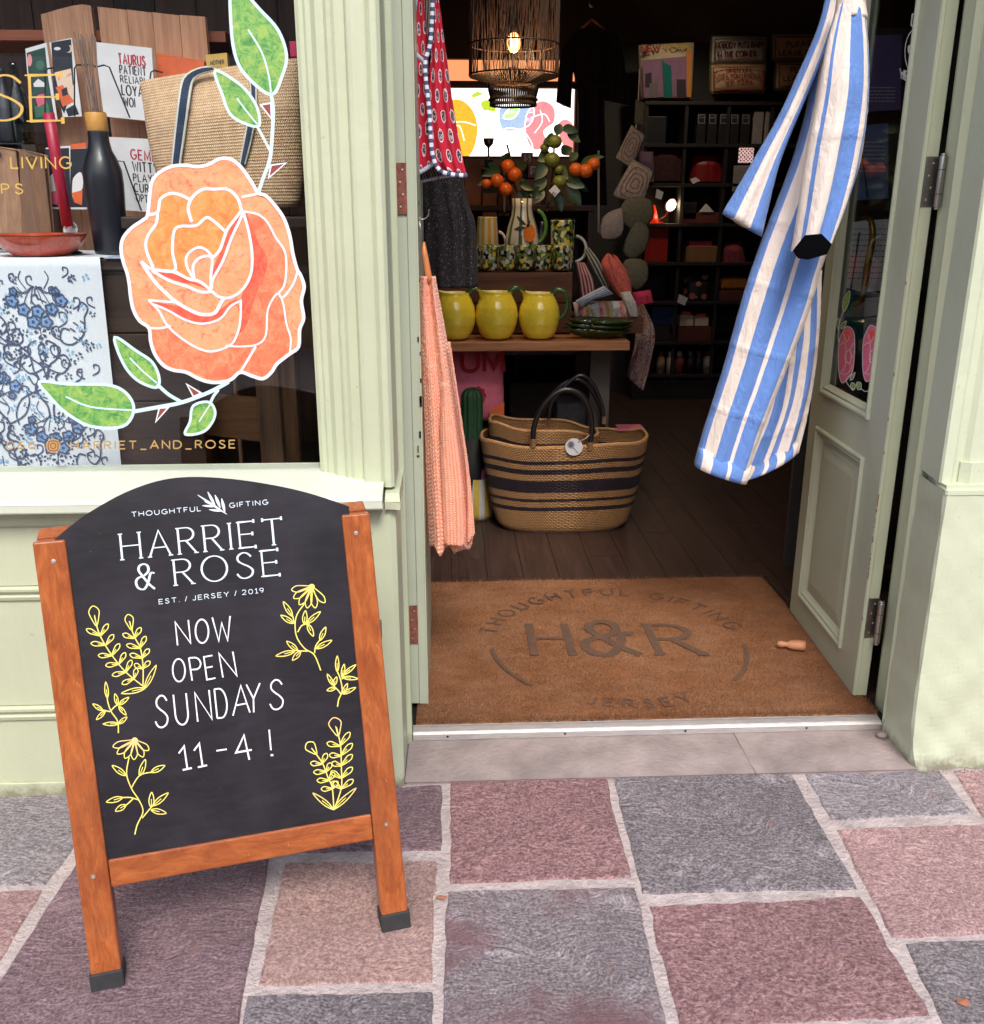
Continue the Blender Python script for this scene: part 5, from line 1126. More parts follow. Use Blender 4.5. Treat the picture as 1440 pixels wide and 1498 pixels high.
tubesheet(MB(),[(1232,-40),(1212,20),(1196,80),(1182,160),(1160,238),(1119,345),(1090,430),(1060,540),(1035,620),(1018,680)],[(1262,-40),(1266,30),(1266,120),(1258,230),(1232,310),(1204,385),(1186,450),(1163,512),(1138,575),(1116,630),(1092,704)],2.90,.06,56,70,folds=.014,k=2,rough=.0006,seed=2,ex=.8).build('robe_body',body_m,ct_,smooth=True)
tubesheet(MB(),[(1150,430),(1135,520),(1120,600),(1100,650),(1080,697)],[(1202,395),(1199,470),(1192,545),(1180,610),(1167,660)],3.0,.045,40,40,folds=.012,k=3,seed=5,rough=.0006).build('robe_back',back_m,ct_,smooth=True)
hm=MB();tubesheet(hm,[(1024,655),(1017,682)],[(1100,680),(1091,706)],2.885,.064,56,4,seed=2,ex=.8);hm.build('hem',stripes('blue_cream_hem',[(0,BLU),(.05,CRM),(.21,BLU),(.48,CRM),(.55,BLU),(.80,CRM)],.75),ct_,smooth=True)
hm=MB();tubesheet(hm,[(1096,685),(1084,703)],[(1168,645),(1166,661)],2.97,.048,40,4,seed=2);hm.build('hem',stripes('blue_cream_back_hem',[(0,CRM),(.1,BLU),(.28,CRM),(.36,BLU),(.52,CRM),(.68,BLU),(.86,CRM)],.75),ct_,smooth=True)
tubesheet(MB(),[(1212,-20),(1197,40),(1172,100),(1140,170),(1100,240),(1058,312)],[(1240,-20),(1216,50),(1193,110),(1167,172),(1139,245),(1115,346)],2.87,.035,36,40,folds=.006,k=2,rough=.0005,seed=8).build('sleeve',slv2_m,ct_,smooth=True)
slv=MB();tubesheet(slv,[(1226,6),(1209,70),(1196,150),(1181,230),(1171,300),(1160,368)],[(1263,4),(1271,70),(1269,160),(1256,240),(1238,300),(1216,356)],2.74,.05,44,50,folds=.008,k=2,rough=.0005,seed=11,cap=False);slv.build('sleeve',slv_m,ct_,smooth=True)
# flat black sheet across the sleeve mouth stands in for the shade inside
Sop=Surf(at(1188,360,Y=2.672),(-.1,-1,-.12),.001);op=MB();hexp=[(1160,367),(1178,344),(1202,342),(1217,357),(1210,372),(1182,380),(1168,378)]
op.prism([Sop(p,-.003) for p in hexp],Vector((0,-.003,0)));op.build('sleeve_shade_sheet',plain('sleeve_shade_black',srgb(12,12,14),.95,.1,20,0,spec=0),ct_)
tubesheet(MB(),[(1228,-10),(1224,8),(1221,26)],[(1250,-12),(1262,6),(1267,29)],2.765,.05,30,8,folds=.006,k=3,seed=3,rough=.0006).build('yoke',cream_m,ct_,smooth=True)
MB().tube([at(1262,-60,Y=2.9),at(1262,-10,Y=2.85)],.004,8).build('hanger_hook',wire,ct_)
# peach cardigan on a wooden hanger
knit,nt,b=nm('peach_mohair_knit');tcn=N(nt,'TexCoord');mp_=N(nt,'Mapping');mp_.inputs['Scale'].default_value=(15,34,1);nt.links.new(tcn.outputs['UV'],mp_.inputs[0]);sx_=N(nt,'SeparateXYZ');nt.links.new(mp_.outputs[0],sx_.inputs[0])
hb=braid(nt,sx_.outputs[1],sx_.outputs[0],.5);n=noise(nt,coords(nt,'Object'),30,4);n3=noise(nt,coords(nt,'Object',(300,300,80)),3,4)
c=ramp(nt,hb,[(.05,srgb(240,134,100)),(.3,srgb(255,172,138)),(1,srgb(255,204,176))]);c=mix(nt,.25,c,ramp(nt,n,[(.35,srgb(252,146,112)),(.65,srgb(255,190,160))]));nt.links.new(c,b.inputs['Base Color']);b.inputs['Roughness'].default_value=1;b.inputs['Sheen Weight'].default_value=.35;b.inputs['Sheen Roughness'].default_value=.6;b.inputs['Specular IOR Level'].default_value=.1
x=bump(nt,None,hb,.6,.006);bump(nt,b,n3,.4,.002,x)
cg=thing('cardigan','peach knitted cardigan sleeve and side hanging on the folded back door leaf','cardigan',tuple(at(655,800,Y=2.76)))
cdg=MB()
tubesheet(cdg,[(616,404),(614,440),(617,520),(621,620),(624,720),(628,801)],[(637,404),(642,432),(650,475),(658,520),(668,580),(678,650),(687,715),(694,768),(691,797)],2.76,.035,90,110,folds=.020,k=2.1,ph=1.0,rough=.0009,seed=4,ex=.75)
for i,p in enumerate(cdg.v):      # scalloped hem and folds that part towards the hem
    t=max(0,min(1,(1.30-p.z)/.80));p.z-=.012*t**6*math.sin((p.x)*150)
cdg.build('knit_body',knit,cg,smooth=True)
tubesheet(MB(),[(646,560),(644,640),(647,720),(650,795)],[(656,560),(668,640),(677,720),(679,797)],2.715,.018,30,60,folds=.004,k=1.5,rough=.0009,seed=6,us=.4).build('knit_sleeve',knit,cg,smooth=True)
tubesheet(MB(),[(655,500),(670,600),(682,700),(684,794)],[(659,500),(674,600),(688,700),(695,780)],2.73,.013,24,50,folds=.003,k=1.2,rough=.0009,seed=16,us=.25).build('knit_fold',knit,cg,smooth=True)
fz=MB()
for i in range(2600):
    src=R.choice(cdg.v);d=Vector((R.gauss(0,1),R.gauss(0,1)-.4,R.gauss(0,1))).normalized();l=R.uniform(.003,.009);s=Vector((d.z,d.x,d.y))*.00022
    fz.add([src-s,src+s,src+d*l],[(0,1,2)])
fz.build('mohair_fuzz',knit,cg,kind='stuff')
hgm=woodm('orange_hanger_wood',srgb(196,112,62),srgb(226,146,92),'Z',.45)
MB().tube([at(x,y,Y=2.76) for x,y in ((619,354),(622,375),(627,404),(630,414))],[.006,.009,.010,.010],10).build('hanger_arm',hgm,cg,smooth=True)
MB().tube([at(x,y,Y=2.74) for x,y in C2([(628,306),(626,316),(618,321),(613,317)])]+[at(618,354,Y=2.74)],.0016,6).build('hanger_hook',steel,cg,smooth=True)
MB().tube([at(617.5,321,Y=2.74),at(618.5,356,Y=2.745)],.0015,6).build('hanger_hook',steel,cg)
# block printed apron
bp,nt,b=nm('red_block_print');tcn=N(nt,'TexCoord');mp_=N(nt,'Mapping');mp_.inputs['Scale'].default_value=(2.8,9.5,1);nt.links.new(tcn.outputs['UV'],mp_.inputs[0])
sx_=N(nt,'SeparateXYZ');nt.links.new(mp_.outputs[0],sx_.inputs[0]);X_,Y_=sx_.outputs[0],sx_.outputs[1]
par=mth(nt,'MULTIPLY',mth(nt,'MODULO',mth(nt,'FLOOR',Y_),2),.5);fx=mth(nt,'SUBTRACT',mth(nt,'FRACT',mth(nt,'ADD',X_,par)),.5);fy=mth(nt,'SUBTRACT',mth(nt,'FRACT',Y_),.5)
d=mth(nt,'SQRT',mth(nt,'ADD',mth(nt,'POWER',mth(nt,'MULTIPLY',mth(nt,'ABSOLUTE',fx),1.35),2),mth(nt,'POWER',mth(nt,'ABSOLUTE',fy),2)))
wob=noise(nt,coords(nt,'Object'),110,2);d=mth(nt,'ADD',d,mth(nt,'MULTIPLY',mth(nt,'SUBTRACT',wob,.5),.22))
c=ramp(nt,d,[(0,srgb(66,56,72)),(.27,srgb(236,214,210)),(.345,srgb(190,20,52))],'CONSTANT');n=noise(nt,coords(nt,'Object'),160,2)
msk=mth(nt,'MULTIPLY',mth(nt,'LESS_THAN',d,.26),mth(nt,'GREATER_THAN',n,.54));c=mix(nt,msk,c,srgb(186,160,170));nt.links.new(c,b.inputs['Base Color']);b.inputs['Roughness'].default_value=.85
chk_,nt,b=nm('blue_white_check_trim');tcn=N(nt,'TexCoord');mp_=N(nt,'Mapping');mp_.inputs['Scale'].default_value=(1,26,1);nt.links.new(tcn.outputs['UV'],mp_.inputs[0]);sx_=N(nt,'SeparateXYZ');nt.links.new(mp_.outputs[0],sx_.inputs[0])
c=ramp(nt,mth(nt,'FRACT',sx_.outputs[1]),[(0,srgb(224,228,240)),(.5,srgb(72,84,118))],'CONSTANT');nt.links.new(c,b.inputs['Base Color']);b.inputs['Roughness'].default_value=.85
ap=thing('block_print_apron','red block printed apron with checked trim hanging high on the folded back door leaf','apron',tuple(at(650,258,Y=2.98)))
tubesheet(MB(),[(600,-30),(600,60),(602,150),(604,258)],[(618,-30),(626,60),(632,150),(637,240)],3.0,.014,40,40,folds=.008,k=2,seed=21).build('apron_panel',bp,ap,smooth=True)
tubesheet(MB(),[(634,-20),(631,60),(628,150),(634,225),(648,253)],[(640,-20),(652,70),(663,150),(674,215),(683,257)],2.97,.016,44,40,folds=.010,k=2.3,seed=22).build('apron_panel',bp,ap,smooth=True)
def trim(pts,Y,wd=6.5,name='checked_trim'):
    m=MB();P=resample(C2(pts),60);N_=len(P)
    def fn(u,v):
        j=round(v*(N_-1));p=Vector(P[j]);q=Vector(P[min(N_-1,j+1)])-Vector(P[max(0,j-1)]);q.normalize();nn=Vector((-q.y,q.x));t=2*PI*u
        a=at(*(p+nn*wd/2*math.cos(t)),Y=Y);return a+Vector((0,-.004*math.sin(t),0)),(u,v)
    m.grid(fn,8,N_-1,True);return m.build(name,chk_,ap,smooth=True)
trim([(634,-20),(630,60),(622,95),(628,160),(632,220),(640,245),(655,254),(684,257)],2.945)
trim([(610,-10),(604,25),(600,35)],2.96);trim([(603,72),(612,82),(624,92)],2.95);trim([(604,256),(618,250),(636,238)],2.97)
tubesheet(MB(),[(600,235),(602,262)],[(640,236),(660,268)],3.05,.012,60,8,folds=.012,k=7,seed=23).build('striped_frill',stripes('ticking_stripe',[(i/24,srgb(150,140,126) if i%2 else srgb(58,54,58)) for i in range(24)],.9),ap,smooth=True)
tubesheet(MB(),[(606,-30),(608,60),(610,95)],[(634,-30),(632,30),(622,100)],3.06,.01,40,12,folds=.006,k=5,seed=24).build('apron_lining',stripes('ticking_stripe_narrow',[(i/14,srgb(140,132,120) if i%2 else srgb(50,46,50)) for i in range(14)],.9),ap,smooth=True)
trim([(602,266),(620,264),(640,260),(662,256)],3.035,5)
dots,nt,b=nm('dark_dotted_cotton');vo=N(nt,'TexVoronoi');vo.inputs['Scale'].default_value=120;nt.links.new(coords(nt,'Object'),vo.inputs['Vector']);nt.links.new(ramp(nt,vo.outputs['Distance'],[(0,srgb(112,84,88)),(.22,srgb(18,14,17))],'CONSTANT'),b.inputs['Base Color']);b.inputs['Roughness'].default_value=.9
tubesheet(MB(),[(606,250),(608,330),(612,420)],[(676,255),(686,300),(696,330),(700,420)],3.35,.05,50,30,folds=.02,k=4,seed=31).build('dark_dress',dots,smooth=True,label='dark dress with tiny dots hanging behind the red apron',cat='dress')
# ---------- table with jugs ----------
TY=4.40;tz_=.902;tx0=at(560,500,Y=TY).x;tx1=at(922,500,Y=TY).x
tt=thing('display_table','rustic plank table with pale painted legs carrying yellow jugs inside the shop','table',((tx0+tx1)/2,4.8,.022))
tw=woodm('rustic_table_plank',srgb(136,84,50),srgb(186,130,86),'X',.5);gleg=plain('grey_painted_leg',srgb(96,90,82),.6,.15,10,.2,.002)
y=TY
for i in range(6):
    MB().box(tx0,tx1+R.uniform(-.004,.004),y,y+.148,tz_-.042,tz_+R.uniform(-.0015,.0015)).build('plank',tw,tt,bevel=.003);y+=.15
MB().box(tx0+.05,tx1-.06,TY+.60,TY+.625,tz_-.15,tz_-.045).build('apron_rail',gleg,tt,bevel=.002)
a=at(877,560,Y=TY+.26)
for X_l in (a.x,tx0+.06):
    for yy in (TY+.24,TY+.80): MB().box(X_l-.05,X_l+.05,yy,yy+.085,.022,tz_-.044).build('leg',gleg,tt,bevel=.003)
# yellow jugs
yj=artm('yellow_lemon_glaze',[srgb(236,206,44),srgb(248,224,66),srgb(252,234,104)],14,.18);yj.node_tree.nodes['Principled BSDF'].inputs['Coat Weight'].default_value=.7
yjin=plain('cream_glaze_inside',srgb(236,224,150),.3,.05,20,0);gh=plain('green_glazed_handle',srgb(52,92,44),.22,.2,20,.1,.002,coat=.6)
jc=at(666,497,Y=TY+.10);jr=.098;jh=.225
yroot=None
for i,px in enumerate((666,727,789)):
    c=at(px,497,Y=TY+.10);c=Vector((c.x,TY+.115,tz_+.002))
    if i==0:
        t=yroot=thing('jug',"lemon yellow jug with green handle, partly behind the peach cardigan",'jug',tuple(c),'yellow jugs along the front of the table')
        m=MB();prof=[(.0,0),(.052,0),(.062,.004),(.080,.03),(.094,.07),(.098,.105),(.093,.145),(.080,.178),(.068,.200),(.066,.212)]
        def jug(u,v):
            k=v*(len(prof)-1);j=min(int(k),len(prof)-2);f=k-j;r=prof[j][0]*(1-f)+prof[j+1][0]*f;z=prof[j][1]*(1-f)+prof[j+1][1]*f
            a=2*PI*u;sp=max(0,-math.cos(a))**6*max(0,(v-.8)/.2)
            return c+Vector((r*math.cos(a)-.034*sp,r*math.sin(a)*(1-.25*sp),z+.018*sp-.01*max(0,math.cos(a))*max(0,(v-.85)/.15)*0))
        m.grid(jug,48,36,True);m.build('jug_body',yj,t,smooth=True)
        n0=MB();n0.grid(lambda u,v:c+(jug(u,1)-c)*Vector((1,1,1)) if v==0 else Vector((c.x+(jug(u,1).x-c.x)*(1-.5*v),c.y+(jug(u,1).y-c.y)*(1-.5*v),jug(u,1).z-.05*v)),48,4,True);n0.build('inside',yjin,t,smooth=True)
        m=MB();P=cr([(c.x+.055,c.y,c.z+.195),(c.x+.082,c.y,c.z+.225),(c.x+.118,c.y,c.z+.215),(c.x+.132,c.y,c.z+.17),(c.x+.122,c.y,c.z+.12),(c.x+.094,c.y,c.z+.09)],n=5)
        m.tube(P,[.014-.006*i/len(P) for i in range(len(P))],12);m.build('handle',gh,t,smooth=True)
    else: dup(yroot,tuple(c),['','lemon yellow jug with green handle, middle one of the three','lemon yellow jug with green handle, nearest the green leaf dishes'][i],rotz=rad([0,7,-9][i]),scale=[1,1.015,.985][i])
# crate behind the jugs
crw=woodm('old_crate_wood',srgb(72,42,30),srgb(112,70,48),'X',.65)
def crate(px0,px1,pyt,Y,dep,label,zb,n=2,name='wooden_crate'):
    x0=at(px0,pyt,Y=Y).x;x1=at(px1,pyt,Y=Y).x;zt=at((px0+px1)/2,pyt,Y=Y).z;t=thing(name,label,'crate',((x0+x1)/2,Y+dep/2,zb))
    h=(zt-zb)/n
    for i in range(n):
        MB().box(x0,x1,Y,Y+.014,zb+h*i+.003,zb+h*(i+1)-.003).build('slat',crw,t,bevel=.002);MB().box(x0,x1,Y+dep-.014,Y+dep,zb+h*i+.003,zb+h*(i+1)-.003).build('slat',crw,t,bevel=.002)
    for x in (x0,x1-.014): MB().box(x,x+.014,Y+.0145,Y+dep-.0145,zb,zt-.003).build('end_panel',crw,t,bevel=.002)
    MB().box(x0+.0145,x1-.0145,Y+.015,Y+dep-.015,zt-.022,zt-.006).build('top_board',crw,t);return x0,x1,zt
cx0,cx1,czt=crate(636,838,398,4.66,.34,'upturned dark timber crate on the table behind the yellow jugs',tz_+.004)
# lemon patterned glassware
lem,nt,b=nm('lemon_pattern_glass');v=coords(nt,'Object',(1,1,1));vo=N(nt,'TexVoronoi');vo.inputs['Scale'].default_value=62;vo.inputs['Randomness'].default_value=.85;nt.links.new(v,vo.inputs['Vector'])
sr=N(nt,'SeparateColor');nt.links.new(vo.outputs['Color'],sr.inputs[0])
c=ramp(nt,sr.outputs[0],[(0,srgb(40,38,30)),(.16,srgb(116,142,78)),(.40,srgb(232,210,96)),(.62,srgb(206,216,206)),(.86,srgb(84,106,62))],'CONSTANT')
edge=ramp(nt,vo.outputs['Distance'],[(.0,(1,1,1,1)),(.62,(1,1,1,1)),(.72,(.12,.12,.1,1))],'CONSTANT');c=mix(nt,1,c,edge,'MULTIPLY');nt.links.new(c,b.inputs['Base Color']);b.inputs['Roughness'].default_value=.12;b.inputs['Coat Weight'].default_value=.5
clr=glassm('clear_glass',(.96,.97,.96,1))
GW='lemon patterned glass tumblers in a row on the crate'
zc_=czt+.002
tum=None;names=['first, beneath the jug with the loop handle towards the door','second from the cardigan end','in front of the yellow striped mug','middle one, between the striped mug and green jug','in front of the green striped tall jug','second from the towel end','nearest the rolled towels, under the tall lemon jug']
for i,px in enumerate((664,690,716,742,768,794,822)):
    q=at(px,396,Y=4.72);p=(q.x,4.72,zc_)
    if tum is None:
        tum=thing('tumbler','square lemon patterned glass tumbler, '+names[0],'tumbler',p,GW)
        MB().lathe([(.0001,.004),(.036,.004),(.040,.01),(.042,.112),(.0425,.118),(.040,.116),(.037,.012),(.0001,.012)],p,4*6).build('glass_body',lem,tum,smooth=True)
        MB().lathe([(.0426,.110),(.0432,.119),(.0420,.121),(.0412,.112)],p,24).build('rim',clr,tum,smooth=True)
    else: dup(tum,p,'lemon patterned glass tumbler, '+names[i],rotz=i*1.1)
def ringh(c,dx,zr,rx,rz,r,mat,parent):
    pts=[Vector((c[0]+dx+rx*math.cos(a)*(1 if dx>0 else -1),c[1],c[2]+zr+rz*math.sin(a))) for a in [rad(-80+160*i/14) for i in range(15)]]
    return MB().tube(pts,r,8).build('handle',mat,parent,smooth=True)
for px,ytop,ybot,Y,s,lab in ((677,322,372,4.86,-1,'tall lemon patterned glass jug with its loop handle towards the cardigan'),(822,322,398,4.80,1,'tall lemon patterned glass jug with its loop handle over the rolled towels')):
    q=at(px,ybot,Y=Y);h=at(px,ytop,Y=Y).z-(czt+.002);p=(q.x,Y,czt+.002);r=.058
    t=thing('glass_jug',lab,'jug',p);MB().lathe([(.0001,.003),(r*.93,.003),(r*.97,.012),(r,h-.01),(r*1.02,h),(r*.96,h),(r*.92,.02),(.0001,.016)],p,32).build('glass_body',lem,t,smooth=True)
    MB().lathe([(r*1.005,h-.012),(r*1.04,h+.003),(r*1.0,h+.006),(r*.98,h-.004)],p,32).build('rim',clr,t,smooth=True)
    ringh(p,s*r*.95,h*.42,.062,.062,.0075,plain('clear_handle_glass',srgb(190,196,190),.05,.02,20,0,spec=.9),t)
ym=stripes('yellow_white_mug_stripes',[((i/20),srgb(214,172,52) if i%2 else srgb(226,214,186)) for i in range(20)],.25,bmp=0)
q=at(713,365,Y=4.86);p=(q.x,4.86,czt+.002);h=at(713,317,Y=4.86).z-p[2]
t=thing('mug_jug','yellow and cream striped tapering mug between the lemon jug and the tall green striped jug','mug',p)
MB().lathe([(.0001,.002),(.062,.002),(.063,.01),(.047,h-.004),(.048,h),(.044,h-.002),(.055,.02),(.0001,.02)],p,40).build('mug_body',ym,t,smooth=True)
ringh(p,.048,h*.5,.042,.055,.007,plain('cream_glaze',srgb(222,212,196),.3,.05,20,0),t)
# tall green striped jug with an orange painted on it
q=at(764,362,Y=4.84);p=Vector((q.x,4.84,czt+.002));h=at(764,290,Y=4.84).z-p.z
t=thing('tall_jug','tall white jug with green stripes and a painted orange, in the middle of the crate','jug',tuple(p))
wst=stripes('green_white_jug_stripes',[(0,srgb(222,214,200)),(.05,srgb(70,104,52)),(.09,srgb(222,214,200)),(.40,srgb(70,104,52)),(.44,srgb(222,214,200)),(.58,srgb(70,104,52)),(.62,srgb(222,214,200)),(.70,srgb(70,104,52)),(.735,srgb(222,214,200)),(.80,srgb(70,104,52)),(.83,srgb(222,214,200)),(.92,srgb(70,104,52)),(.96,srgb(222,214,200))],.2,bmp=0)
wst.node_tree.nodes['Principled BSDF'].inputs['Coat Weight'].default_value=.6
PJ=[(.0001,.002),(.050,.002),(.062,h*.1),(.076,h*.28),(.078,h*.40),(.066,h*.60),(.050,h*.76),(.044,h*.88),(.047,h),(.043,h-.002),(.040,h*.8),(.0001,h*.78)]
MB().lathe([(r*1.08,z) for r,z in PJ],p,48).build('jug_body',wst,t,smooth=True)
SJ=lambda q,l=0:(lambda w:w)(Surf((p.x,p.y-.088,p.z),(0,-1,0))(q,l))
m=MB();P_=arc(775,341,9,13,0,345,20);fill(m,SJ,P_,0);m.build('painted_orange',plain('orange_glaze',srgb(226,120,24),.25,.12,60,0),t)
m=MB()
for L_ in ([(756,316),(763,320),(770,329),(762,327)],[(770,330),(776,322),(774,332)],[(752,336),(760,331),(770,333),(760,337)]): fill(m,SJ,C2(L_,True,3),0)
m.build('painted_leaf',plain('dark_leaf_glaze',srgb(44,64,40),.3,.1,20,0),t)
ringh((p.x,p.y,p.z),.064,h*.6,.052,.078,.010,plain('bright_green_glaze',srgb(84,128,56),.25,.15,20,0,coat=.5),t)
q=at(799,352,Y=5.0);MB().lathe([(.0001,0),(.05,0),(.075,.05),(.082,.11),(.078,.11),(.07,.05),(.0001,.01)],(q.x,5.0-.05,czt+.002),32).build('bowl',plain('deep_blue_glaze',srgb(30,66,112),.2,.15,10,.05,.002,coat=.5),smooth=True,label='deep blue glazed bowl behind the tall green striped jug',cat='bowl')
# leaf dishes
gd=plain('dark_green_majolica',srgb(34,58,26),.18,.3,14,.3,.003,coat=.7)
for i,(lab) in enumerate(('lowest of the stacked dark green leaf dishes beside the jugs','middle dark green leaf dish of the stack','topmost dark green leaf dish of the stack')):
    q=at(874+i*3,492,Y=TY+.12);zz=tz_+.003+i*.020;m=MB()
    def lf_(u,v,q=q,zz=zz,i=i):
        a=2*PI*u;r=v;w_=.155 if math.cos(a)>0 else .165
        ex=w_*math.cos(a)*(1+.0*i);ey=.075*math.sin(a)*(1-.45*math.exp(-((math.cos(a)+.35)/.12)**2))*(.75 if math.cos(a)<-.4 else 1)
        zc=.042*(v**2.2)*(1-.15*math.cos(a))
        return Vector((q.x+ex*r*(1-.02*i),q.y+ey*r,zz+zc))
    m.grid(lf_,40,8,True);o=m.build('leaf_dish',gd,smooth=True,label=lab,cat='dish',group='stacked green leaf dishes');s=o.modifiers.new('t','SOLIDIFY');s.thickness=.005;s.offset=1
# tray of rolled towels
tx0_,tx1_,tzt=crate(842,942,463,4.62,.30,'low dark timber tray holding rolled towels at the end of the table',tz_+.004,1,'wooden_tray')
def cloth_lump(name,mat,L,Rt,Y,bulge,label,cat,folds=.004,k=4,group=None,seed=0,nu=36,nv=20): return tubesheet(MB(),L,Rt,Y,bulge,nu,nv,folds=folds,k=k,seed=seed).build(name,mat,smooth=True,label=label,cat=cat,group=group)
def str_m(n_,cols,k,rough=.9): return stripes(n_,[(i/k,cols[i%len(cols)]) for i in range(k)],rough,bmp=.4)
w1=str_m('crimson_pink_stripe',[srgb(130,34,54),srgb(206,170,172)],9);w2=str_m('green_white_stripe',[srgb(96,130,112),srgb(196,190,180),srgb(60,52,50)],8)
salm=plain('salmon_block_print',srgb(196,96,84),.85,.3,90,.3,.003);wbl=str_m('pale_blue_crochet',[srgb(200,206,220),srgb(140,160,196)],10);mult=str_m('multi_crochet',[srgb(214,208,204),srgb(214,140,144),srgb(226,180,166),srgb(220,160,96),srgb(190,196,170),srgb(208,206,204)],18);wht=plain('white_crochet',srgb(196,194,190),.95,.3,160,.8,.004)
TG='rolled and folded cloths heaped in the tray'
cloth_lump('rolled_towel',w1,[(843,384),(846,410),(850,438)],[(856,384),(868,408),(872,432)],4.76,.03,'crimson and pink striped rolled towel leaning in the tray','towel',group=TG,seed=41)
cloth_lump('rolled_towel',w2,[(854,366),(866,392),(884,424)],[(862,362),(878,384),(892,418)],4.78,.025,'green and white striped rolled towel leaning behind the crimson one','towel',group=TG,seed=42)
cloth_lump('fabric_pouch',salm,[(888,371),(880,386),(890,412),(905,434)],[(892,371),(905,384),(922,408),(926,436)],4.72,.04,'salmon pink printed lens shaped pouch standing in the tray','pouch',group=TG,seed=43,folds=.002)
cloth_lump('fabric_pouch',salm,[(896,372),(905,392),(912,400)],[(902,374),(912,388),(919,398)],4.78,.02,'smaller salmon pink pouch behind the lens shaped one','pouch',group=TG,seed=44)
MB().tube([at(x,y,Y=4.68) for x,y in ((890,372),(897,395),(904,415),(908,434))],.003,6).build('pouch_piping',salm,bpy.data.objects['fabric_pouch'] if False else None,label='thin raised piping seam down the salmon pouch',cat='piping')
cloth_lump('crochet_cloth',mult,[(838,442),(842,462)],[(930,440),(932,463)],4.66,.04,'multicolour crochet cloth folded along the front of the tray','cloth',group=TG,seed=45,folds=.012,k=9,nu=90)
cloth_lump('crochet_cloth',wbl,[(842,440),(860,430),(884,418)],[(852,450),(866,440),(897,430)],4.62,.03,'pale blue crochet roll lying across the heap','cloth',group=TG,seed=46,folds=.003)
cloth_lump('crochet_cloth',wht,[(908,428),(912,442),(920,462)],[(922,426),(931,445),(934,463)],4.63,.03,'white crochet cloth hanging over the end of the tray','cloth',group=TG,seed=47)
cloth_lump('tassel_cloth',plain('hot_pink_tassel',srgb(186,50,84),.9,.3,120,.7,.004),[(926,428),(928,446)],[(952,424),(956,442)],4.85,.03,'hot pink tasselled cloth peeking out behind the tray','cloth',group=TG,seed=48,folds=.008,k=8)
flor,nt,b=nm('red_white_floral');n=noise(nt,coords(nt,'Object'),34,2,.4,3);nt.links.new(ramp(nt,n,[(.0,srgb(176,160,154)),(.47,srgb(176,160,154)),(.49,srgb(116,30,44)),(.56,srgb(116,30,44)),(.58,srgb(168,152,148))]),b.inputs['Base Color']);b.inputs['Roughness'].default_value=.9
cloth_lump('floral_scarf',flor,[(930,440),(930,500),(921,540),(918,552)],[(942,445),(958,485),(952,530),(942,572)],5.0,.03,'red and white floral scarf trailing off the end of the table','scarf',seed=49,folds=.02)
# ---------- baskets ----------
def weave(name,stops):
    m,nt,b=nm(name);tcn=N(nt,'TexCoord');mp_=N(nt,'Mapping');mp_.inputs['Scale'].default_value=(210,52,1);nt.links.new(tcn.outputs['UV'],mp_.inputs[0]);sx_=N(nt,'SeparateXYZ');nt.links.new(mp_.outputs[0],sx_.inputs[0])
    sp=N(nt,'SeparateXYZ');nt.links.new(tcn.outputs['UV'],sp.inputs[0]);nz=noise(nt,coords(nt,'Object'),90,3)
    vv=mth(nt,'ADD',sp.outputs[1],mth(nt,'MULTIPLY',mth(nt,'SUBTRACT',nz,.5),.016));col=ramp(nt,vv,stops,'CONSTANT')
    fx=mth(nt,'FRACT',mth(nt,'MULTIPLY',sx_.outputs[0],1));row=mth(nt,'MODULO',mth(nt,'FLOOR',sx_.outputs[1]),2);fx2=mth(nt,'FRACT',mth(nt,'ADD',fx,mth(nt,'MULTIPLY',row,.5)));fy=mth(nt,'FRACT',sx_.outputs[1])
    hh=mth(nt,'MULTIPLY',mth(nt,'SINE',mth(nt,'MULTIPLY',fx2,PI)),mth(nt,'ADD',.4,mth(nt,'MULTIPLY',.6,mth(nt,'SINE',mth(nt,'MULTIPLY',fy,PI)))))
    c=mix(nt,.75,col,ramp(nt,hh,[(.1,(.35,.3,.27,1)),(.55,(1,1,1,1))]),'MULTIPLY');n=noise(nt,coords(nt,'Object'),18,5,.7);c=mix(nt,.35,c,ramp(nt,n,[(.35,(.6,.55,.5,1)),(.6,(1,1,1,1))]),'MULTIPLY')
    nt.links.new(c,b.inputs['Base Color']);b.inputs['Roughness'].default_value=.6;bump(nt,b,hh,1,.006);return m
STR=srgb(200,150,98);DKP=srgb(46,30,44)
wv1=weave('striped_straw_weave',[(0,STR),(.145,DKP),(.185,STR),(.245,DKP),(.30,STR),(.37,DKP),(.51,STR),(.585,DKP),(.62,STR),(.68,DKP),(.73,STR)])
bk=thing('straw_basket','large straw shopper basket with dark woven bands and black leather handles on the floor','basket',(.54,4.45,.022))
def shopper(mb,cx,cy,zb,H_,wt,wb,dt,db,rimcurve=0,tilt=0,nv=60,nu=140,seed=0):
    rr=random.Random(seed);ph_=rr.uniform(0,6)
    def fn(u,v):
        a=2*PI*u;s=1-v;k=(s**.62 if s>0 else 0)
        wx=wb+(wt-wb)*k;dy=db+(dt-db)*k
        rnd=1-(.10*max(0,(v-.9)/.1)**2)
        ca,sa=math.cos(a),math.sin(a);e=.62
        x=wx*math.copysign(abs(ca)**e,ca)*rnd;y=dy*math.copysign(abs(sa)**e,sa)*rnd
        z=zb+H_*s+rimcurve*abs(ca)**2*s+tilt*ca*s
        wob=.008*math.sin(3*a+ph_)*s+.004*math.sin(7*a+z*9)
        return Vector((cx+x*(1+wob),cy+y+wob*.6*s,z+.006*math.sin(5*a+ph_)*s))
    mb.grid(fn,nu,nv,True);return fn
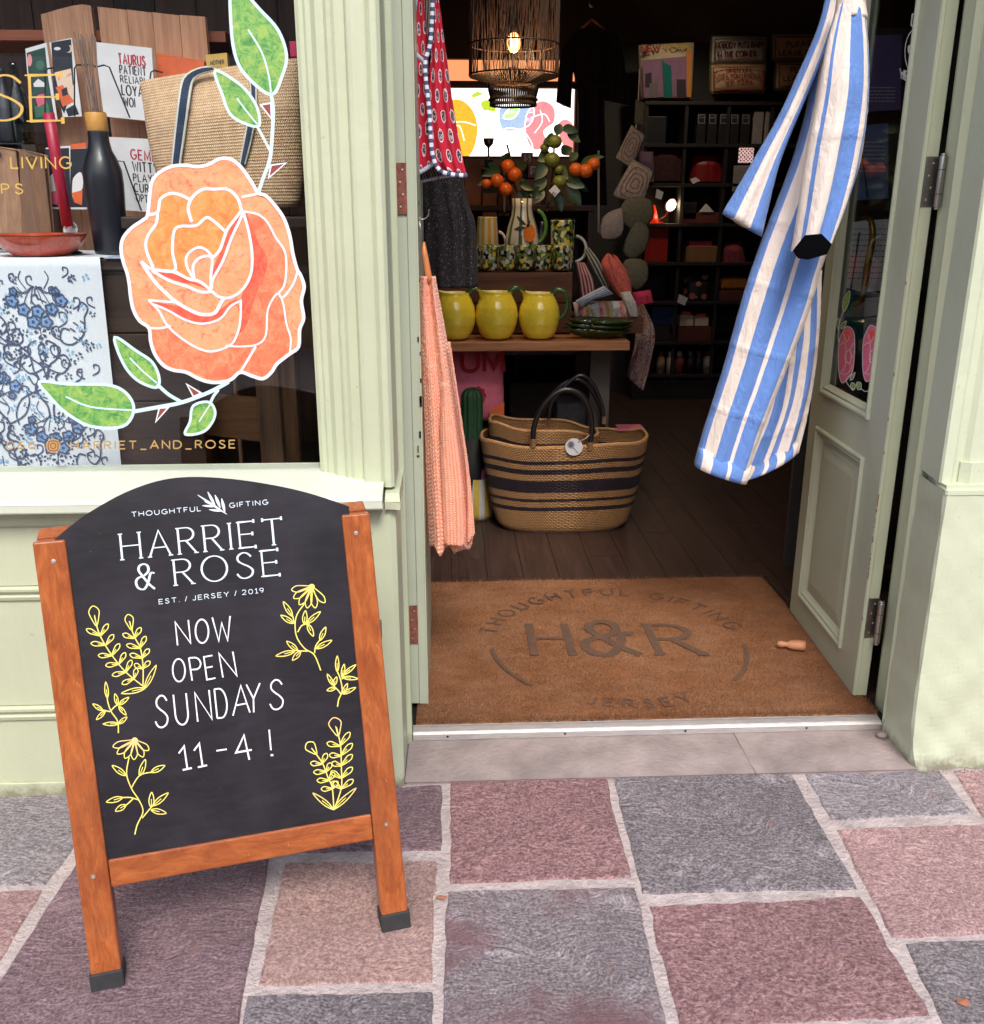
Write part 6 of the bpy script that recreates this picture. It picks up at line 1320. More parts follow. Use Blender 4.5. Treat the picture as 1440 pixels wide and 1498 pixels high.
zr=at(823,648,Y=4.30).z;x0=at(704,640,Y=4.40).x;x1=at(943,645,Y=4.40).x;xb0=at(742,783,Y=4.40).x;xb1=at(915,783,Y=4.40).x
m=MB();cxb=(x0+x1)/2;fnb=shopper(m,cxb,4.40,.022,zr-.024,(x1-x0)/2,(xb1-xb0)/2*1.0,.17,.13,.02,seed=3);fnd=[fnb(i/140,1) for i in range(140)];m.f.append([60*140+i for i in range(140)]);m.mi.append(0)
o=m.build('basket_body',wv1,bk,smooth=True);s=o.modifiers.new('t','SOLIDIFY');s.thickness=.009;s.offset=-1
rim=[fnb(i/70,0)+Vector((0,0,.001)) for i in range(70)];rimm=plain('bound_straw_rim',STR,.6,.25,120,.7,.004);MB().tube(rim,.0075,8,closed=True).build('rim',rimm,bk,smooth=True)
bk2=thing('straw_basket','second straw basket nested inside the big banded one, its rim standing higher','basket',(.50,4.5,.12))
wv2=weave('inner_straw_weave',[(0,STR),(.16,DKP),(.24,STR),(.5,DKP),(.56,STR)])
m=MB();xi0=at(716,612,Y=4.5).x;xi1=at(870,640,Y=4.5).x;fn2=shopper(m,(xi0+xi1)/2,4.44,.13,at(790,618,Y=4.5).z-.13,(xi1-xi0)/2,.22,.12,.09,0,-.035,seed=8)
o=m.build('basket_body',wv2,bk2,smooth=True);s=o.modifiers.new('t','SOLIDIFY');s.thickness=.008;s.offset=-1
MB().tube([fn2(i/70,0) for i in range(70)],.007,8,closed=True).build('rim',rimm,bk2,smooth=True)
leath=plain('black_leather',srgb(30,27,28),.32,.2,60,.3,.002,coat=.2);wrapm=plain('straw_lashing',srgb(150,110,74),.7,.3,90,.6,.003)
def handle(pts,Y,r,root):
    P=[at(x,y,Y=Y) for x,y in C2(pts,False,6)];o=MB().tube(P,r,14).build('handle',leath,root,smooth=True)
    for q in (P[0],P[-1]):
        for k in range(5): MB().lathe([(r*1.08,0),(r*1.22,.003),(r*1.08,.006)],(q.x,q.y,q.z+.004-k*.0075),14).build('lashing',wrapm,o,smooth=True)
handle([(780,645),(782,622),(793,596),(812,576),(832,570),(852,579),(864,604),(866,630),(863,650)],4.225,.0125,bk)
handle([(793,655),(796,600),(812,572),(836,556),(856,560),(874,585),(882,612),(879,664)],4.58,.0125,bk)
handle([(803,615),(808,588),(830,562),(850,549),(868,562),(880,590),(884,612)],4.40,.009,bk2)
Sg=Surf((0,4.205,0),(0,-1,0),.001);tg=thing('basket_tag','round white swing tag with a tiny printed flower tied to the banded basket handle','tag',tuple(at(840,667,Y=4.27)))
m=MB();m.prism([Sg(p,-.002) for p in arc(840,654,12.7,12.7,0,345,23)],(0,.002,0));m.build('tag_disc',pap,tg)
m=MB();fill(m,Sg,arc(835.5,650.5,4,4,0,345,12),0);ribbon(m,Sg,[(839,655),(846,663)],1,mi=0);ribbon(m,Sg,arc(835.5,650.5,5,5,0,340,14),.6,closed=True);fill(m,Sg,arc(847,646,1.5,1.5,0,340,8),0,.0003);m.build('print',plain('grey_print',srgb(110,106,116),.7,.1,20,0),tg)
MB().tube([at(846,646,Y=4.203),at(856,642,Y=4.205),at(863,636,Y=4.215)],.0012,5).build('string',cream_m,tg)
# cushion under the table, cactus, boxes
def cushion(name,label,L,Rt,Y,bul,mat,group=None,root=True,tw_=0):
    t=thing(name,label,'cushion',tuple(at((L[-1][0]+Rt[-1][0])/2,L[-1][1],Y=Y)),group)
    Lr=resample(L,25);Rr_=resample(Rt,25)
    def fn(u,v):
        j=round(v*24);a=at(*Lr[j],Y=Y);b_=at(*Rr_[j],Y=Y);tt_=2*PI*u;c=-math.cos(tt_);s=math.sin(tt_)
        k=(1-abs(2*v-1)**3)**.6 if 0<v<1 else .05;p=(a+b_)/2+(b_-a)/2*math.copysign(abs(c)**.8,c);p.y-=bul*math.copysign(abs(s)**.9,s)*(.12+.88*k);return p,((c+1)/2,v)
    m=MB();m.grid(fn,40,24,True);m.build('cover',mat,t,smooth=True);return t,Surf((0,Y-bul*1.05,0),(0,-1,0),.004)
pkc=plain('pink_cushion_cotton',srgb(224,116,136),.85,.1,30,.2,.002)
t,S=cushion('cushion','pink cushion with red PLUM lettering and a red flower, stored under the table','' or [(640,508),(640,612)],[(736,510),(738,616)],4.66,.06,pkc)
m=MB();text(m,S,'PLUM',(622,543),(737,543),(0,-26),.22,gap=.28)
for k in range(9):
    a=2*PI*k/9;fill(m,S,arc(698+9*math.cos(a),578+9*math.sin(a),4.5,4.5,0,340,9),0,.0001*k)
fill(m,S,arc(698,578,9,9,0,340,14),0,.002);m.build('print',plain('red_print',srgb(176,30,44),.8,.1,20,0),t)
m=MB();fill(m,S,[(716,600),(738,588),(737,615),(718,615)],0);m.build('print',orc,t)
q=at(691,630,Y=4.52);t=thing('cactus','dark green column cactus ornament in a black pot under the table','cactus ornament',(q.x,4.52,.022))
m=MB();zt=at(691,566,Y=4.52).z;rc=.048;zb=zt-.26
def cac(u,v):
    a=2*PI*u;rr_=rc*(1+.09*math.cos(10*a));z=zb+(zt-zb)*v;k=1 if v<.82 else math.sqrt(max(0,1-((v-.82)/.18)**2));return Vector((q.x+rr_*k*math.cos(a),4.52+rr_*k*math.sin(a),z))
m.grid(cac,60,24,True);m.build('stem',plain('dark_cactus_green',srgb(38,74,44),.6,.25,30,.3,.003),t,smooth=True)
MB().lathe([(.0001,.022),(.055,.022),(.075,zb+.02),(.07,zb+.02),(.0001,zb)],(q.x,4.52,0),28).build('pot',black,t,smooth=True)
x0,x1,za_,zb_=pb_(680,700,722,778,4.45);q=at(701,778,Y=4.5)
t=thing('storage_tub','small woven tub with yellow and white stripes on the floor beside the cardigan','tub',(q.x,4.52,.022));r=(x1-x0)/2
MB().lathe([(.0001,0),(r*.92,0),(r,.03),(r*1.02,zb_-.03),(r*.98,zb_-.03),(r*.9,.02),(.0001,.02)],(q.x,4.52,.022),32).build('tub_body',stripes('yellow_white_tub',[(i/16,srgb(206,176,72) if i%2 else srgb(206,202,190)) for i in range(16)],.8),t,smooth=True)
for i,(c_,dx,l_) in enumerate(((srgb(196,110,160),-.02,'lilac pink folded paper poking out of the striped tub'),(srgb(200,196,200),.02,'white folded card poking out of the striped tub'))):
    MB().prism([(q.x+dx-.04,4.47+i*.03,zb_-.06),(q.x+dx+.05,4.47+i*.03,zb_-.06),(q.x+dx+.06,4.47+i*.03,zb_+.035),(q.x+dx-.02,4.47+i*.03,zb_+.05)],(0,.012,0)).build('folded_paper',plain('tub_paper_%d'%i if False else ('lilac_paper' if i==0 else 'white_paper'),c_,.7,.15,20,0),label=l_,cat='paper')
q=at(906,622,Y=5.2);MB().lathe([(.0001,0),(.085,0),(.115,.10),(.12,.20),(.112,.20),(.08,.02),(.0001,.02)],(q.x,5.25,.022),30).build('round_basket',wv2,smooth=True,label='small round straw basket on the floor behind the table leg',cat='basket')
MB().box(.62,.95,4.62,4.8,.40,.415).build('pink_book',plain('pink_book_cover',srgb(206,110,130),.6,.1,20,0),bk2,label='thin pink booklet laid on top of the straw baskets') if False else None
pbox('booklet',plain('pink_booklet_cover',srgb(206,110,130),.6,.1,20,0),905,627,943,631,4.52,.10,'thin pink booklet laid across the far end of the straw basket','booklet')
for i,(px0,py0,px1,py1,Y,c_,l_) in enumerate(((745,560,860,640,5.1,srgb(60,44,40),'dark storage box under the table behind the baskets'),(815,590,858,625,4.9,srgb(120,118,124),'grey fabric bundle stored under the table behind the basket handles'))):
    pbox('storage_box',plain('under_table_box_dark' if i==0 else 'under_table_bundle',c_,.8,.3,20,.4,.006),px0,py0,px1,py1,Y,.25,l_,'box',z0=.023,bevel=.01)
# ---------- counter behind, with boxes, trophy and citrus branches ----------
kz=at(740,300,Y=5.35).z
ck=thing('display_cabinet','dark timber cabinet behind the table carrying gift boxes','cabinet',(.3,5.6,.022))
cxa=at(640,300,Y=5.35).x;cxb_=at(870,300,Y=5.35).x
MB().box(cxa,cxb_,5.35,5.75,kz-.03,kz).build('top_board',darkwood,ck,bevel=.003)
for x in (cxa,(cxa+cxb_)/2,cxb_-.03): MB().box(x,x+.03,5.36,5.74,.022,kz-.031).build('side_panel',darkwoodz,ck)
MB().box(cxa+.03,cxb_-.031,5.70,5.72,.1,kz-.031).build('back_panel',darkwood,ck)
for z in (.5,1.0): MB().box(cxa+.031,cxb_-.031,5.37,5.69,z,z+.02).build('shelf',darkwood,ck)
kraft=plain('kraft_box_card',srgb(140,88,62),.75,.15,20,.1,.001);kraft2=plain('dark_red_box_card',srgb(100,48,42),.7,.15,20,.1,.001)
for i,(a_,b_,c_,d_,m_,l_) in enumerate(((680,232,704,300,kraft,'tall kraft card box standing beside the red apron'),(706,282,727,316,kraft,'short kraft box beneath the hanging oranges'),(729,288,746,316,kraft2,'short dark red box beside the kraft box'),(748,252,764,300,kraft,'slim kraft box behind the white and green jug'),(770,262,792,300,kraft2,'dark red box under the two small monogram boxes'))):
    pbox('gift_box',m_,a_,b_,c_,d_,5.36+i*.002,.12,l_,'box',z0=kz+.001 if d_<=300 else None)
for i,(a_,b_,c_,d_,l_) in enumerate(((764,223,780,241,'small red box with a pale letter S panel, upper of two'),(773,240,789,260,'small red box with a pale letter S panel, lower of two'))):
    t=thing('monogram_box',l_,'box',tuple(at((a_+c_)/2,d_,Y=5.45)));x0,x1,za_,zb_=pb_(a_,b_,c_,d_,5.42-.02*i);MB().box(x0,x1,5.42-.02*i,5.50-.02*i,za_,zb_).build('carton',kraft2,t,bevel=.002)
    S=Surf((0,5.42-.02*i,0),(0,-1,0),.0008);m=MB();fill(m,S,[(a_+3,b_+3),(c_-3,b_+3),(c_-3,d_-5),(a_+3,d_-5)],0);text(m,S,'S',((a_+c_)/2-2,d_-6),((a_+c_)/2+2,d_-6),(0,-8),.2,mi=1);m.build('label_print',[plain('dusty_label',srgb(150,138,140),.7,.05,20,0),ink],t)
q=at(715,243,Y=5.42);t=thing('trophy_cup','small silver trophy cup silhouetted against the bright back window','trophy',(q.x,5.42,q.z));h=at(715,202,Y=5.42).z-q.z
MB().box(q.x-.022,q.x+.022,5.40,5.44,q.z,q.z+h*.22).build('plinth',black,t,bevel=.002)
MB().lathe([(.0001,0),(.016,0),(.006,.006),(.005,h*.42),(.009,h*.46),(.024,h*.56),(.028,h*.76),(.0265,h*.76),(.02,h*.6),(.0001,h*.52)],(q.x,5.42,q.z+h*.22+.001),20).build('cup',plain('tarnished_silver',srgb(170,160,150),.3,.2,30,.1,.001,metal=.9),t,smooth=True)
pbox('display_riser',darkwood,700,243,800,300,5.52,.16,'dark timber riser on the cabinet under the trophy and small boxes','riser',z0=kz+.001)
# citrus
leafm_=plain('citrus_leaf',srgb(40,66,34),.4,.3,20,.2,.002);leafl=plain('olive_leaf',srgb(70,90,44),.45,.3,20,.2,.002);bark=plain('branch_bark',srgb(64,48,36),.8,.2,30,.4,.003)
orng,nt,b=nm('orange_peel');v=coords(nt,'Object');nt.links.new(ramp(nt,noise(nt,v,9,3),[(.35,srgb(214,84,22)),(.65,srgb(236,122,40))]),b.inputs['Base Color']);b.inputs['Roughness'].default_value=.38;bump(nt,b,noise(nt,v,160,2),.35,.002)
limem=plain('green_lime_peel',srgb(120,128,50),.4,.2,20,.2,.002)
def leaf(root,base,d,L_,w_,mat,droop=.25):
    d=Vector(d).normalized();s=d.cross(Vector((0,-1,.2)));
    if s.length<.1: s=d.cross(Vector((1,0,0)))
    s.normalize();n=s.cross(d);m=MB();vs=[];k=7
    for i in range(k):
        t=i/(k-1);wd=w_*math.sin(PI*min(1,t*.97+.02))**.8*(1-.25*t);c=Vector(base)+d*L_*t+Vector((0,0,-droop*L_*t*t));vs+=[c-s*wd+n*wd*.35,c,c+s*wd+n*wd*.35]
    fs=[]
    for i in range(k-1):
        for j in (0,1): fs.append((3*i+j,3*i+j+1,3*i+4+j,3*i+3+j))
    m.add(vs,fs);return m.build('leaf',mat,root,smooth=True)
def branch(label,stems,fruits,leaves,Y,mat_f=orng):
    t=thing('citrus_branch',label,'branch',tuple(at(*stems[0][0],Y=Y)))
    for st_ in stems: MB().tube([at(x,y,Y=Y+R.uniform(-.02,.02)) for x,y in C2(st_,False,4)],.005,6).build('twig',bark,t)
    for x,y,r,mt_ in fruits:
        q=at(x,y,Y=Y-.03);MB().ball(q,r*.0031,20,12,sq=(1,1,.93)).build('fruit',mt_,t,smooth=True)
    for x,y,dx,dy,l,w_ in leaves: leaf(t,at(x,y,Y=Y+R.uniform(-.04,.02)),(dx,R.uniform(-.5,.1),-dy),l*.0031,w_*.0031,R.choice([leafm_,leafm_,leafl]))
    return t
branch('artificial orange branch with five oranges hanging towards the red apron',[[(764,300),(752,268),(742,240),(735,228)],[(752,268),(730,252),(705,246)],[(752,262),(748,235),(742,212)]],
 [(743,243,11,orng),(753,255,11.5,orng),(727,264,11,orng),(711,268,8.5,orng),(740,277,11,orng)],
 [(735,250,-1,-.05,36,9),(737,238,.4,-1,24,6),(720,258,-1,.3,26,8),(760,268,1,.2,24,9),(757,280,.7,.6,24,9),(742,232,-.7,-.4,14,5),(744,262,-.4,.9,18,6),(765,262,.3,1,24,9),(772,280,1,.1,26,9),(724,246,-.6,-.7,16,6),(765,250,-.2,-1,22,9)],4.95)
branch('artificial citrus branch with limes and a cluster of three oranges against the back window',[[(800,310),(806,275),(810,240),(812,205),(822,188)],[(806,270),(830,252),(858,240)],[(808,240),(800,220),(798,205)]],
 [(843,248,11,orng),(857,250,11.5,orng),(869,240,10,orng),(808,234,12.5,limem),(818,248,7.5,limem),(812,207,11,limem),(819,266,11,limem),(797,216,7,limem)],
 [(812,205,-.9,-.2,20,11),(815,198,.2,-1,24,9),(822,190,1,-.2,26,9),(830,196,1,.3,22,8),(805,225,-1,.2,22,12),(800,240,-.8,.7,26,12),(812,245,.9,.5,26,12),(825,262,.9,.1,34,13),(830,275,.8,.7,30,12),(850,240,.9,-.7,34,6),(858,235,1,-.5,32,5),(836,250,.2,1,22,8),(800,262,-.9,.5,24,11),(795,275,-.7,.7,26,12),(815,280,.3,1,26,10),(806,215,-.6,-.8,18,9),(835,235,.5,-.9,20,8),(822,225,.7,-.6,22,11),(790,285,-1,.2,22,10),(840,268,1,.3,24,8)],4.95)
q=at(793,330,Y=5.0);MB().lathe([(.0001,0),(.05,0),(.065,.05),(.06,.14),(.035,.2),(.04,.22),(.034,.22),(.0001,.18)],(q.x,5.02,czt+.004),24).build('dark_vase',plain('black_brown_glaze',srgb(30,24,24),.3,.2,20,0),smooth=True,label='dark vase holding the citrus branches behind the tall jug',cat='vase')
card('price_card',[pap,ink],lambda m,S:text(m,S,'EST',(808,284),(815,288),(1.5,-3.5),.2,mi=1),[(812,270),(820,279),(812,288),(803,279)],4.9,'small white price card tied among the citrus leaves','price card')
MB().tube([at(738,240,Y=5.28),at(738,310,Y=5.28)],.006,8).build('curtain_pole',emit('pale_glass_rod',(.8,.8,.8,1),.0) if False else alum,label='pale metal rod standing behind the hanging oranges',cat='rod')
MB().tube([at(876,220,Y=5.6),at(876,340,Y=5.6)],.006,8).build('stand_rail',alum,label='slim metal stand rail beside the dark robe',cat='rail')
# ---------- pendant lamps ----------
q=at(752,60,Y=4.55);pc=Vector((q.x,4.55,q.z));rl=(at(818,60,Y=4.55).x-at(687,60,Y=4.55).x)/2
pz0=at(752,110,Y=4.55).z;pz1=pz0+.50
pl=thing('pendant_lamp','big woven rattan drum pendant lamp with a glowing bulb hanging over the table','lamp',(pc.x,pc.y,pz0))
ratt=plain('dark_rattan',srgb(62,38,26),.6,.3,60,.3,.002)
m=MB()
for i in range(230):
    a=R.uniform(0,2*PI);da=R.choice([-1,1])*R.choice([0,.05,.28,.34])+R.gauss(0,.02);rr_=rl*R.uniform(.985,1.01)
    m.tube([pc+Vector((rr_*math.cos(a+da*t),rr_*math.sin(a+da*t),pz0-pc.z+(pz1-pz0)*t)) for t in (0,.25,.5,.75,1)],.0017,4,cap=False)
m.build('rattan_strands',ratt,pl,kind='stuff')
for z in (pz0,pz0+.12,pz1-.1,pz1): MB().tube([pc+Vector((rl*math.cos(a),rl*math.sin(a),z-pc.z)) for a in [2*PI*i/40 for i in range(40)]],.004,6,closed=True).build('ring',ratt,pl)
MB().tube([(pc.x,pc.y,IH),(pc.x,pc.y,q.z+.10)],.004,6).build('cord',black,pl)
MB().lathe([(.0001,.0),(.018,0),(.02,.05),(.012,.06),(.0001,.06)],(pc.x,pc.y,q.z+.045),16).build('lamp_holder',black,pl,smooth=True)
bulbm,nt,b=nm('amber_bulb_glass');b.inputs['Base Color'].default_value=srgb(255,180,90);b.inputs['Emission Color'].default_value=(1,.50,.17,1);b.inputs['Emission Strength'].default_value=1.5
MB().ball((pc.x,pc.y,q.z-.005),.03,20,14,sq=(1,1,1.35)).build('bulb',bulbm,pl,smooth=True)
m=MB()
for i in range(8):
    a=2*PI*i/8;m.tube([(pc.x+.012*math.cos(a),pc.y-.024+.006*math.sin(a),q.z-.03),(pc.x+.017*math.cos(a),pc.y-.028,q.z+.015)],.0018,4)
m.build('filament',emit('glowing_filament',(1,.8,.45,1),14),pl)
ll=bpy.data.lights.new('bulb_light','POINT');ll.energy=6;ll.color=(1,.62,.3);ll.shadow_soft_size=.035;lo=bpy.data.objects.new('bulb_light',ll);link(lo);lo.location=(pc.x,pc.y,q.z-.055)
# wide brim below
m=MB();zz=pz0-.006
for i in range(90):
    a=2*PI*i/90;m.tube([pc+Vector((rl*.42*math.cos(a),rl*.42*math.sin(a),zz-pc.z-.03)),pc+Vector((rl*1.0*math.cos(a+.1),rl*1.0*math.sin(a+.1),zz-pc.z))],.0022,4,cap=False)
m.build('brim_strands',ratt,pl,kind='stuff')
q2=at(752,123,Y=4.9);z1_=at(752,122,Y=4.9).z;z0_=at(752,154,Y=4.9).z;c2=Vector((at(751,135,Y=4.9).x,4.9,0));r2=(at(787,140,Y=4.9).x-at(715,140,Y=4.9).x)/2
p2=thing('pendant_lamp','small dark beaded pendant shade hanging lower, in front of the bright back window','lamp',(c2.x,4.9,z0_))
dkb=plain('dark_bead',srgb(40,30,26),.4,.2,30,0);m=MB()
for i in range(64):
    a=2*PI*i/64;m.tube([(c2.x+r2*math.cos(a)*(1 if t<.5 else .93),4.9+r2*math.sin(a)*(1 if t<.5 else .93),z1_+(z0_-z1_)*t) for t in (0,.3,.6,1)],.0034,5,cap=False)
m.build('bead_strands',dkb,p2,kind='stuff')
for z,k in ((z1_,1.02),(z0_+(z1_-z0_)*.25,.98),(z0_,.93)): MB().tube([(c2.x+r2*k*math.cos(a),4.9+r2*k*math.sin(a),z) for a in [2*PI*i/40 for i in range(40)]],.005,6,closed=True).build('ring',dkb,p2)
MB().lathe([(r2*1.02,0),(r2*.5,.05),(.02,.07),(.0001,.07)],(c2.x,4.9,z1_),32).build('cap',dkb,p2,smooth=True);MB().tube([(c2.x,4.9,z1_+.07),(c2.x,4.9,IH)],.004,6).build('cord',black,p2)
# ---------- dark robe, hanging sachets ----------
dkr=plain('dark_plum_cotton',srgb(38,22,26),.85,.3,10,.3,.01);t=thing('dark_robe','dark plum dressing gown on a hanger against the brown back wall','robe',tuple(at(866,245,Y=6.4)))
tubesheet(MB(),[(845,42),(836,60),(836,90),(842,120),(846,170),(840,300)],[(888,42),(894,60),(894,92),(886,120),(884,170),(888,300)],6.4,.07,44,40,folds=.02,k=3,seed=51).build('robe_body',dkr,t,smooth=True)
tubesheet(MB(),[(846,42),(824,60),(818,100),(814,148)],[(852,50),(842,80),(838,120),(836,158)],6.38,.05,26,20,folds=.01,k=2,seed=52).build('sleeve',dkr,t,smooth=True)
tubesheet(MB(),[(884,48),(892,80),(886,110),(883,146)],[(892,44),(908,52),(915,100),(921,155)],6.38,.05,26,20,folds=.01,k=2,seed=53).build('sleeve',dkr,t,smooth=True)
tubesheet(MB(),[(845,125),(848,180)],[(856,125),(858,176)],6.30,.01,14,10,seed=54).build('belt',dkr,t,smooth=True);tubesheet(MB(),[(838,122),(838,130)],[(892,122),(892,130)],6.32,.02,20,4,seed=55).build('belt',dkr,t,smooth=True)
MB().tube([at(846,46,Y=6.42),at(866,28,Y=6.42),at(888,46,Y=6.42)],.008,8).build('hanger',hgm,t);MB().tube([at(866,28,Y=6.42),at(867,16,Y=6.42),at(870,8,Y=6.42),at(866,2,Y=6.42)],.004,6).build('hanger_hook',black,t)
MB().lathe([(.0001,0),(.02,0),(.02,.05),(.0001,.05)],tuple(at(866,6,Y=6.44)),12,ax=(0,-1,0)).build('peg',black,t)
sc_m=plain('cream_lace_cotton',srgb(168,152,142),.9,.25,60,.6,.004);sc_g=plain('sage_linen',srgb(104,100,84),.9,.25,60,.6,.004)
t=thing('hanging_sachets','string of overlapping cream and sage fabric sachets hanging beside the table','sachet string',tuple(at(925,420,Y=5.3)))
for i,(P,mt_) in enumerate((([(930,145),(945,150),(943,185),(928,182)],sc_g),([(924,182),(945,198),(924,248),(900,232)],sc_m),([(926,232),(958,250),(940,302),(894,288)],sc_m),([(918,290),(952,292),(955,320),(930,338),(905,318)],sc_g),([(930,325),(950,335),(945,365),(925,380),(911,365)],sc_g),([(905,305),(912,310),(910,345),(880,350),(882,318)],sc_m),([(915,380),(945,382),(948,410),(930,425),(912,405)],sc_g))):
    Y=5.3-.025*i;Pp=resample(P+[P[0]],25)[:-1] if i<3 else C2(P,True,3);q=[at(x,y,Y=Y) for x,y in Pp];c=sum(q,Vector())/len(q);m=MB();n_=len(q)
    vs=q+[c+(p-c)*.86+Vector((0,-.009,0)) for p in q]+[c+Vector((0,-.013,0))]+[c+(p-c)*.86+Vector((0,.009,0)) for p in q]+[c+Vector((0,.025,0))]
    fs=[(k,(k+1)%n_,n_+(k+1)%n_,n_+k) for k in range(n_)]+[(n_+k,n_+(k+1)%n_,2*n_) for k in range(n_)]+[((k+1)%n_,k,2*n_+1+k,2*n_+1+(k+1)%n_) for k in range(n_)]+[(2*n_+1+(k+1)%n_,2*n_+1+k,3*n_+1) for k in range(n_)]
    m.add(vs,fs);o=m.build('sachet',mt_,t,smooth=True)
    if i in (1,2):
        S=Surf((0,Y-.0145,0),(0,-1,0),.001);m=MB();cp=sum((Vector(p) for p in P),Vector((0,0)))/len(P)
        for k_ in (.62,.4,.2): ribbon(m,S,C2([tuple(cp+(Vector(p)-cp)*k_) for p in P],True,5),.9,closed=True)
        m.build('embroidery',plain('red_brown_stitching',srgb(120,72,66),.9,.1,20,0),o)
MB().tube([at(936,100,Y=5.3),at(934,150,Y=5.3),at(925,250,Y=5.3),at(925,410,Y=5.22)],.003,6).build('string',cream_m,t)
# ---------- back shelving and goods ----------
SY=7.45
su=thing('shelving_unit','tall near-black shelving unit full of gifts along the back wall','shelving unit',(at(1040,548,Y=SY).x,SY+.2,.1))
blk=plain('black_stained_shelf',srgb(40,34,34),.55,.2,20,.1,.001);sx0=at(938,300,Y=SY).x;sx1=at(1215,300,Y=SY).x
shz=[at(1020,y,Y=SY).z for y in (148,210,268,327,384,441,500,548)]
for z in shz: MB().box(sx0,sx1,SY,SY+.38,z-.024,z).build('shelf',blk,su,bevel=.002)
ztop=shz[0];zbot=at(1020,556,Y=SY).z
for px in (941,998,1058,1120,1180): 
    x=at(px,300,Y=SY).x;MB().box(x-.012,x+.012,SY+.01,SY+.37,zbot,ztop-.025).build('upright',blk,su)
MB().box(sx0,sx1,SY+.385,SY+.395,zbot,ztop).build('back_panel',darkwood,su)
MB().box(sx0,sx1,SY+.02,SY+.36,.02,zbot).build('base_plinth',blk,su)
SG='goods on the back shelving'
def good(name,mat,a,b,c,d,lab,cat,dep=.12,dy=.04,z=None,bev=.004,group=SG): return pbox(name,mat,a,b,c,d,SY+dy,dep,lab,cat,group=group,z0=z,bevel=bev)
cu1=plain('sand_cushion',srgb(178,160,130),.85,.12,30,.2,.002);cu2=plain('cream_cushion',srgb(196,184,176),.85,.1,30,.2,.002);cu3=plain('tan_cushion',srgb(184,150,118),.85,.12,30,.2,.002);drk=plain('dark_red_stitch',srgb(90,26,26),.85,.1,20,0);rst=plain('rust_stitch',srgb(150,60,44),.85,.1,20,0)
fringe=plain('cushion_fringe',srgb(92,82,66),.9,.4,120,.7,.006)
ny,Sn=cushion('cushion','colourful city skyline cushion at the cardigan end of the back shelf top',[(934,66),(938,146)],[(1016,62),(1012,145)],SY+.12,.08,cu1)
m=MB();pal=[srgb(206,170,96),srgb(178,40,40),srgb(150,110,140),srgb(0,110,104),srgb(60,50,56),srgb(220,140,60),srgb(120,114,112)];pm=[plain(n_,mul(c_,.7),.85,.1,20,0) for n_,c_ in zip(('mustard_patch','brick_red_patch','mauve_patch','teal_patch','charcoal_patch','orange_patch','grey_patch'),pal)]
for P,mi in (([(940,88),(1008,82),(1008,140),(942,143)],2),([(942,96),(950,92),(952,143),(942,143)],1),([(950,122),(962,120),(963,143),(950,143)],6),([(968,84),(972,92),(982,96),(984,143),(971,143)],3),([(982,90),(996,90),(998,143),(984,143)],1),([(990,116),(1003,116),(1004,143),(990,143)],4),([(1004,74),(1012,72),(1011,142),(1005,142)],5),([(944,108),(953,106),(954,128),(944,128)],4)): fill(m,Sn,P,mi,.001+.0006*mi)
text(m,Sn,'NEW',(938,76),(966,74),(0,-9),.24,mi=1);text(m,Sn,'YORK',(972,74),(1008,72),(0,-9),.2,mi=0);m.build('print',pm,ny)
def txtc(label,L,Rt,Y,mat,lines,border=None,ink_=drk,bm=None):
    t,S=cushion('cushion',label,L,Rt,Y,.07,mat,'lettered cushions on the back shelf');m=MB()
    for s,x0,x1,y,h in lines: text(m,S,s,(x0,y),(x1,y-1),(0,-h),.19,gap=.25)
    m.build('stitched_lettering',ink_,t)
    if border: m=MB();ribbon(m,S,border,1.6,closed=True);m.build('border',bm or ink_,t)
    P=[(L[0][0],L[0][1]),(Rt[0][0],Rt[0][1]),(Rt[1][0],Rt[1][1]),(L[1][0],L[1][1])];MB().tube([at(*p,Y=Y) for p in resample(P+[P[0]],40)[:-1]],.012,6,closed=True).build('fringe',fringe,t)
txtc('white cushion reading NOBODY PUTS BABY IN THE CORNER',[(1042,53),(1040,93)],[(1122,54),(1120,92)],SY+.10,cu2,[('NOBODY PUTS BABY',1048,1116,70,8),('IN THE CORNER',1050,1106,83,8)],[(1046,57),(1118,57),(1117,89),(1045,89)],bm=fringe)
txtc('tan cushion reading WHEN LIFE GIVES YOU LEMONS, ADD VODKA',[(1040,94),(1040,136)],[(1121,94),(1118,135)],SY+.08,cu3,[('WHEN LIFE',1062,1100,105,6),('GIVES YOU LEMONS,',1047,1113,114,6),('ADD VODKA',1061,1100,122,6)],[(1044,98),(1116,98),(1115,130),(1044,130)],rst)
txtc('upper tan cushion reading PLEASE LEAVE BY 9, partly behind the striped robe',[(1130,50),(1131,89)],[(1212,50),(1212,89)],SY+.10,cu3,[('PLEASE',1151,1193,68,7),('LEAVE BY 9',1140,1202,81,7)],[(1134,54),(1208,54),(1208,86),(1134,86)])
txtc('lower tan cushion reading PLEASE LEAVE BY 9, partly behind the striped robe',[(1136,91),(1134,131)],[(1214,91),(1214,131)],SY+.08,cu3,[('PLEASE',1157,1199,106,7),('LEAVE BY 9',1147,1208,118,7)],[(1140,94),(1210,94),(1210,127),(1140,127)])
bkb=plain('black_candle_box',srgb(30,28,32),.5,.2,20,0);whb=plain('white_candle_box',srgb(150,140,138),.6,.1,20,0);lnm=plain('silver_line',srgb(150,146,150),.5,.05,20,0)
prot=None
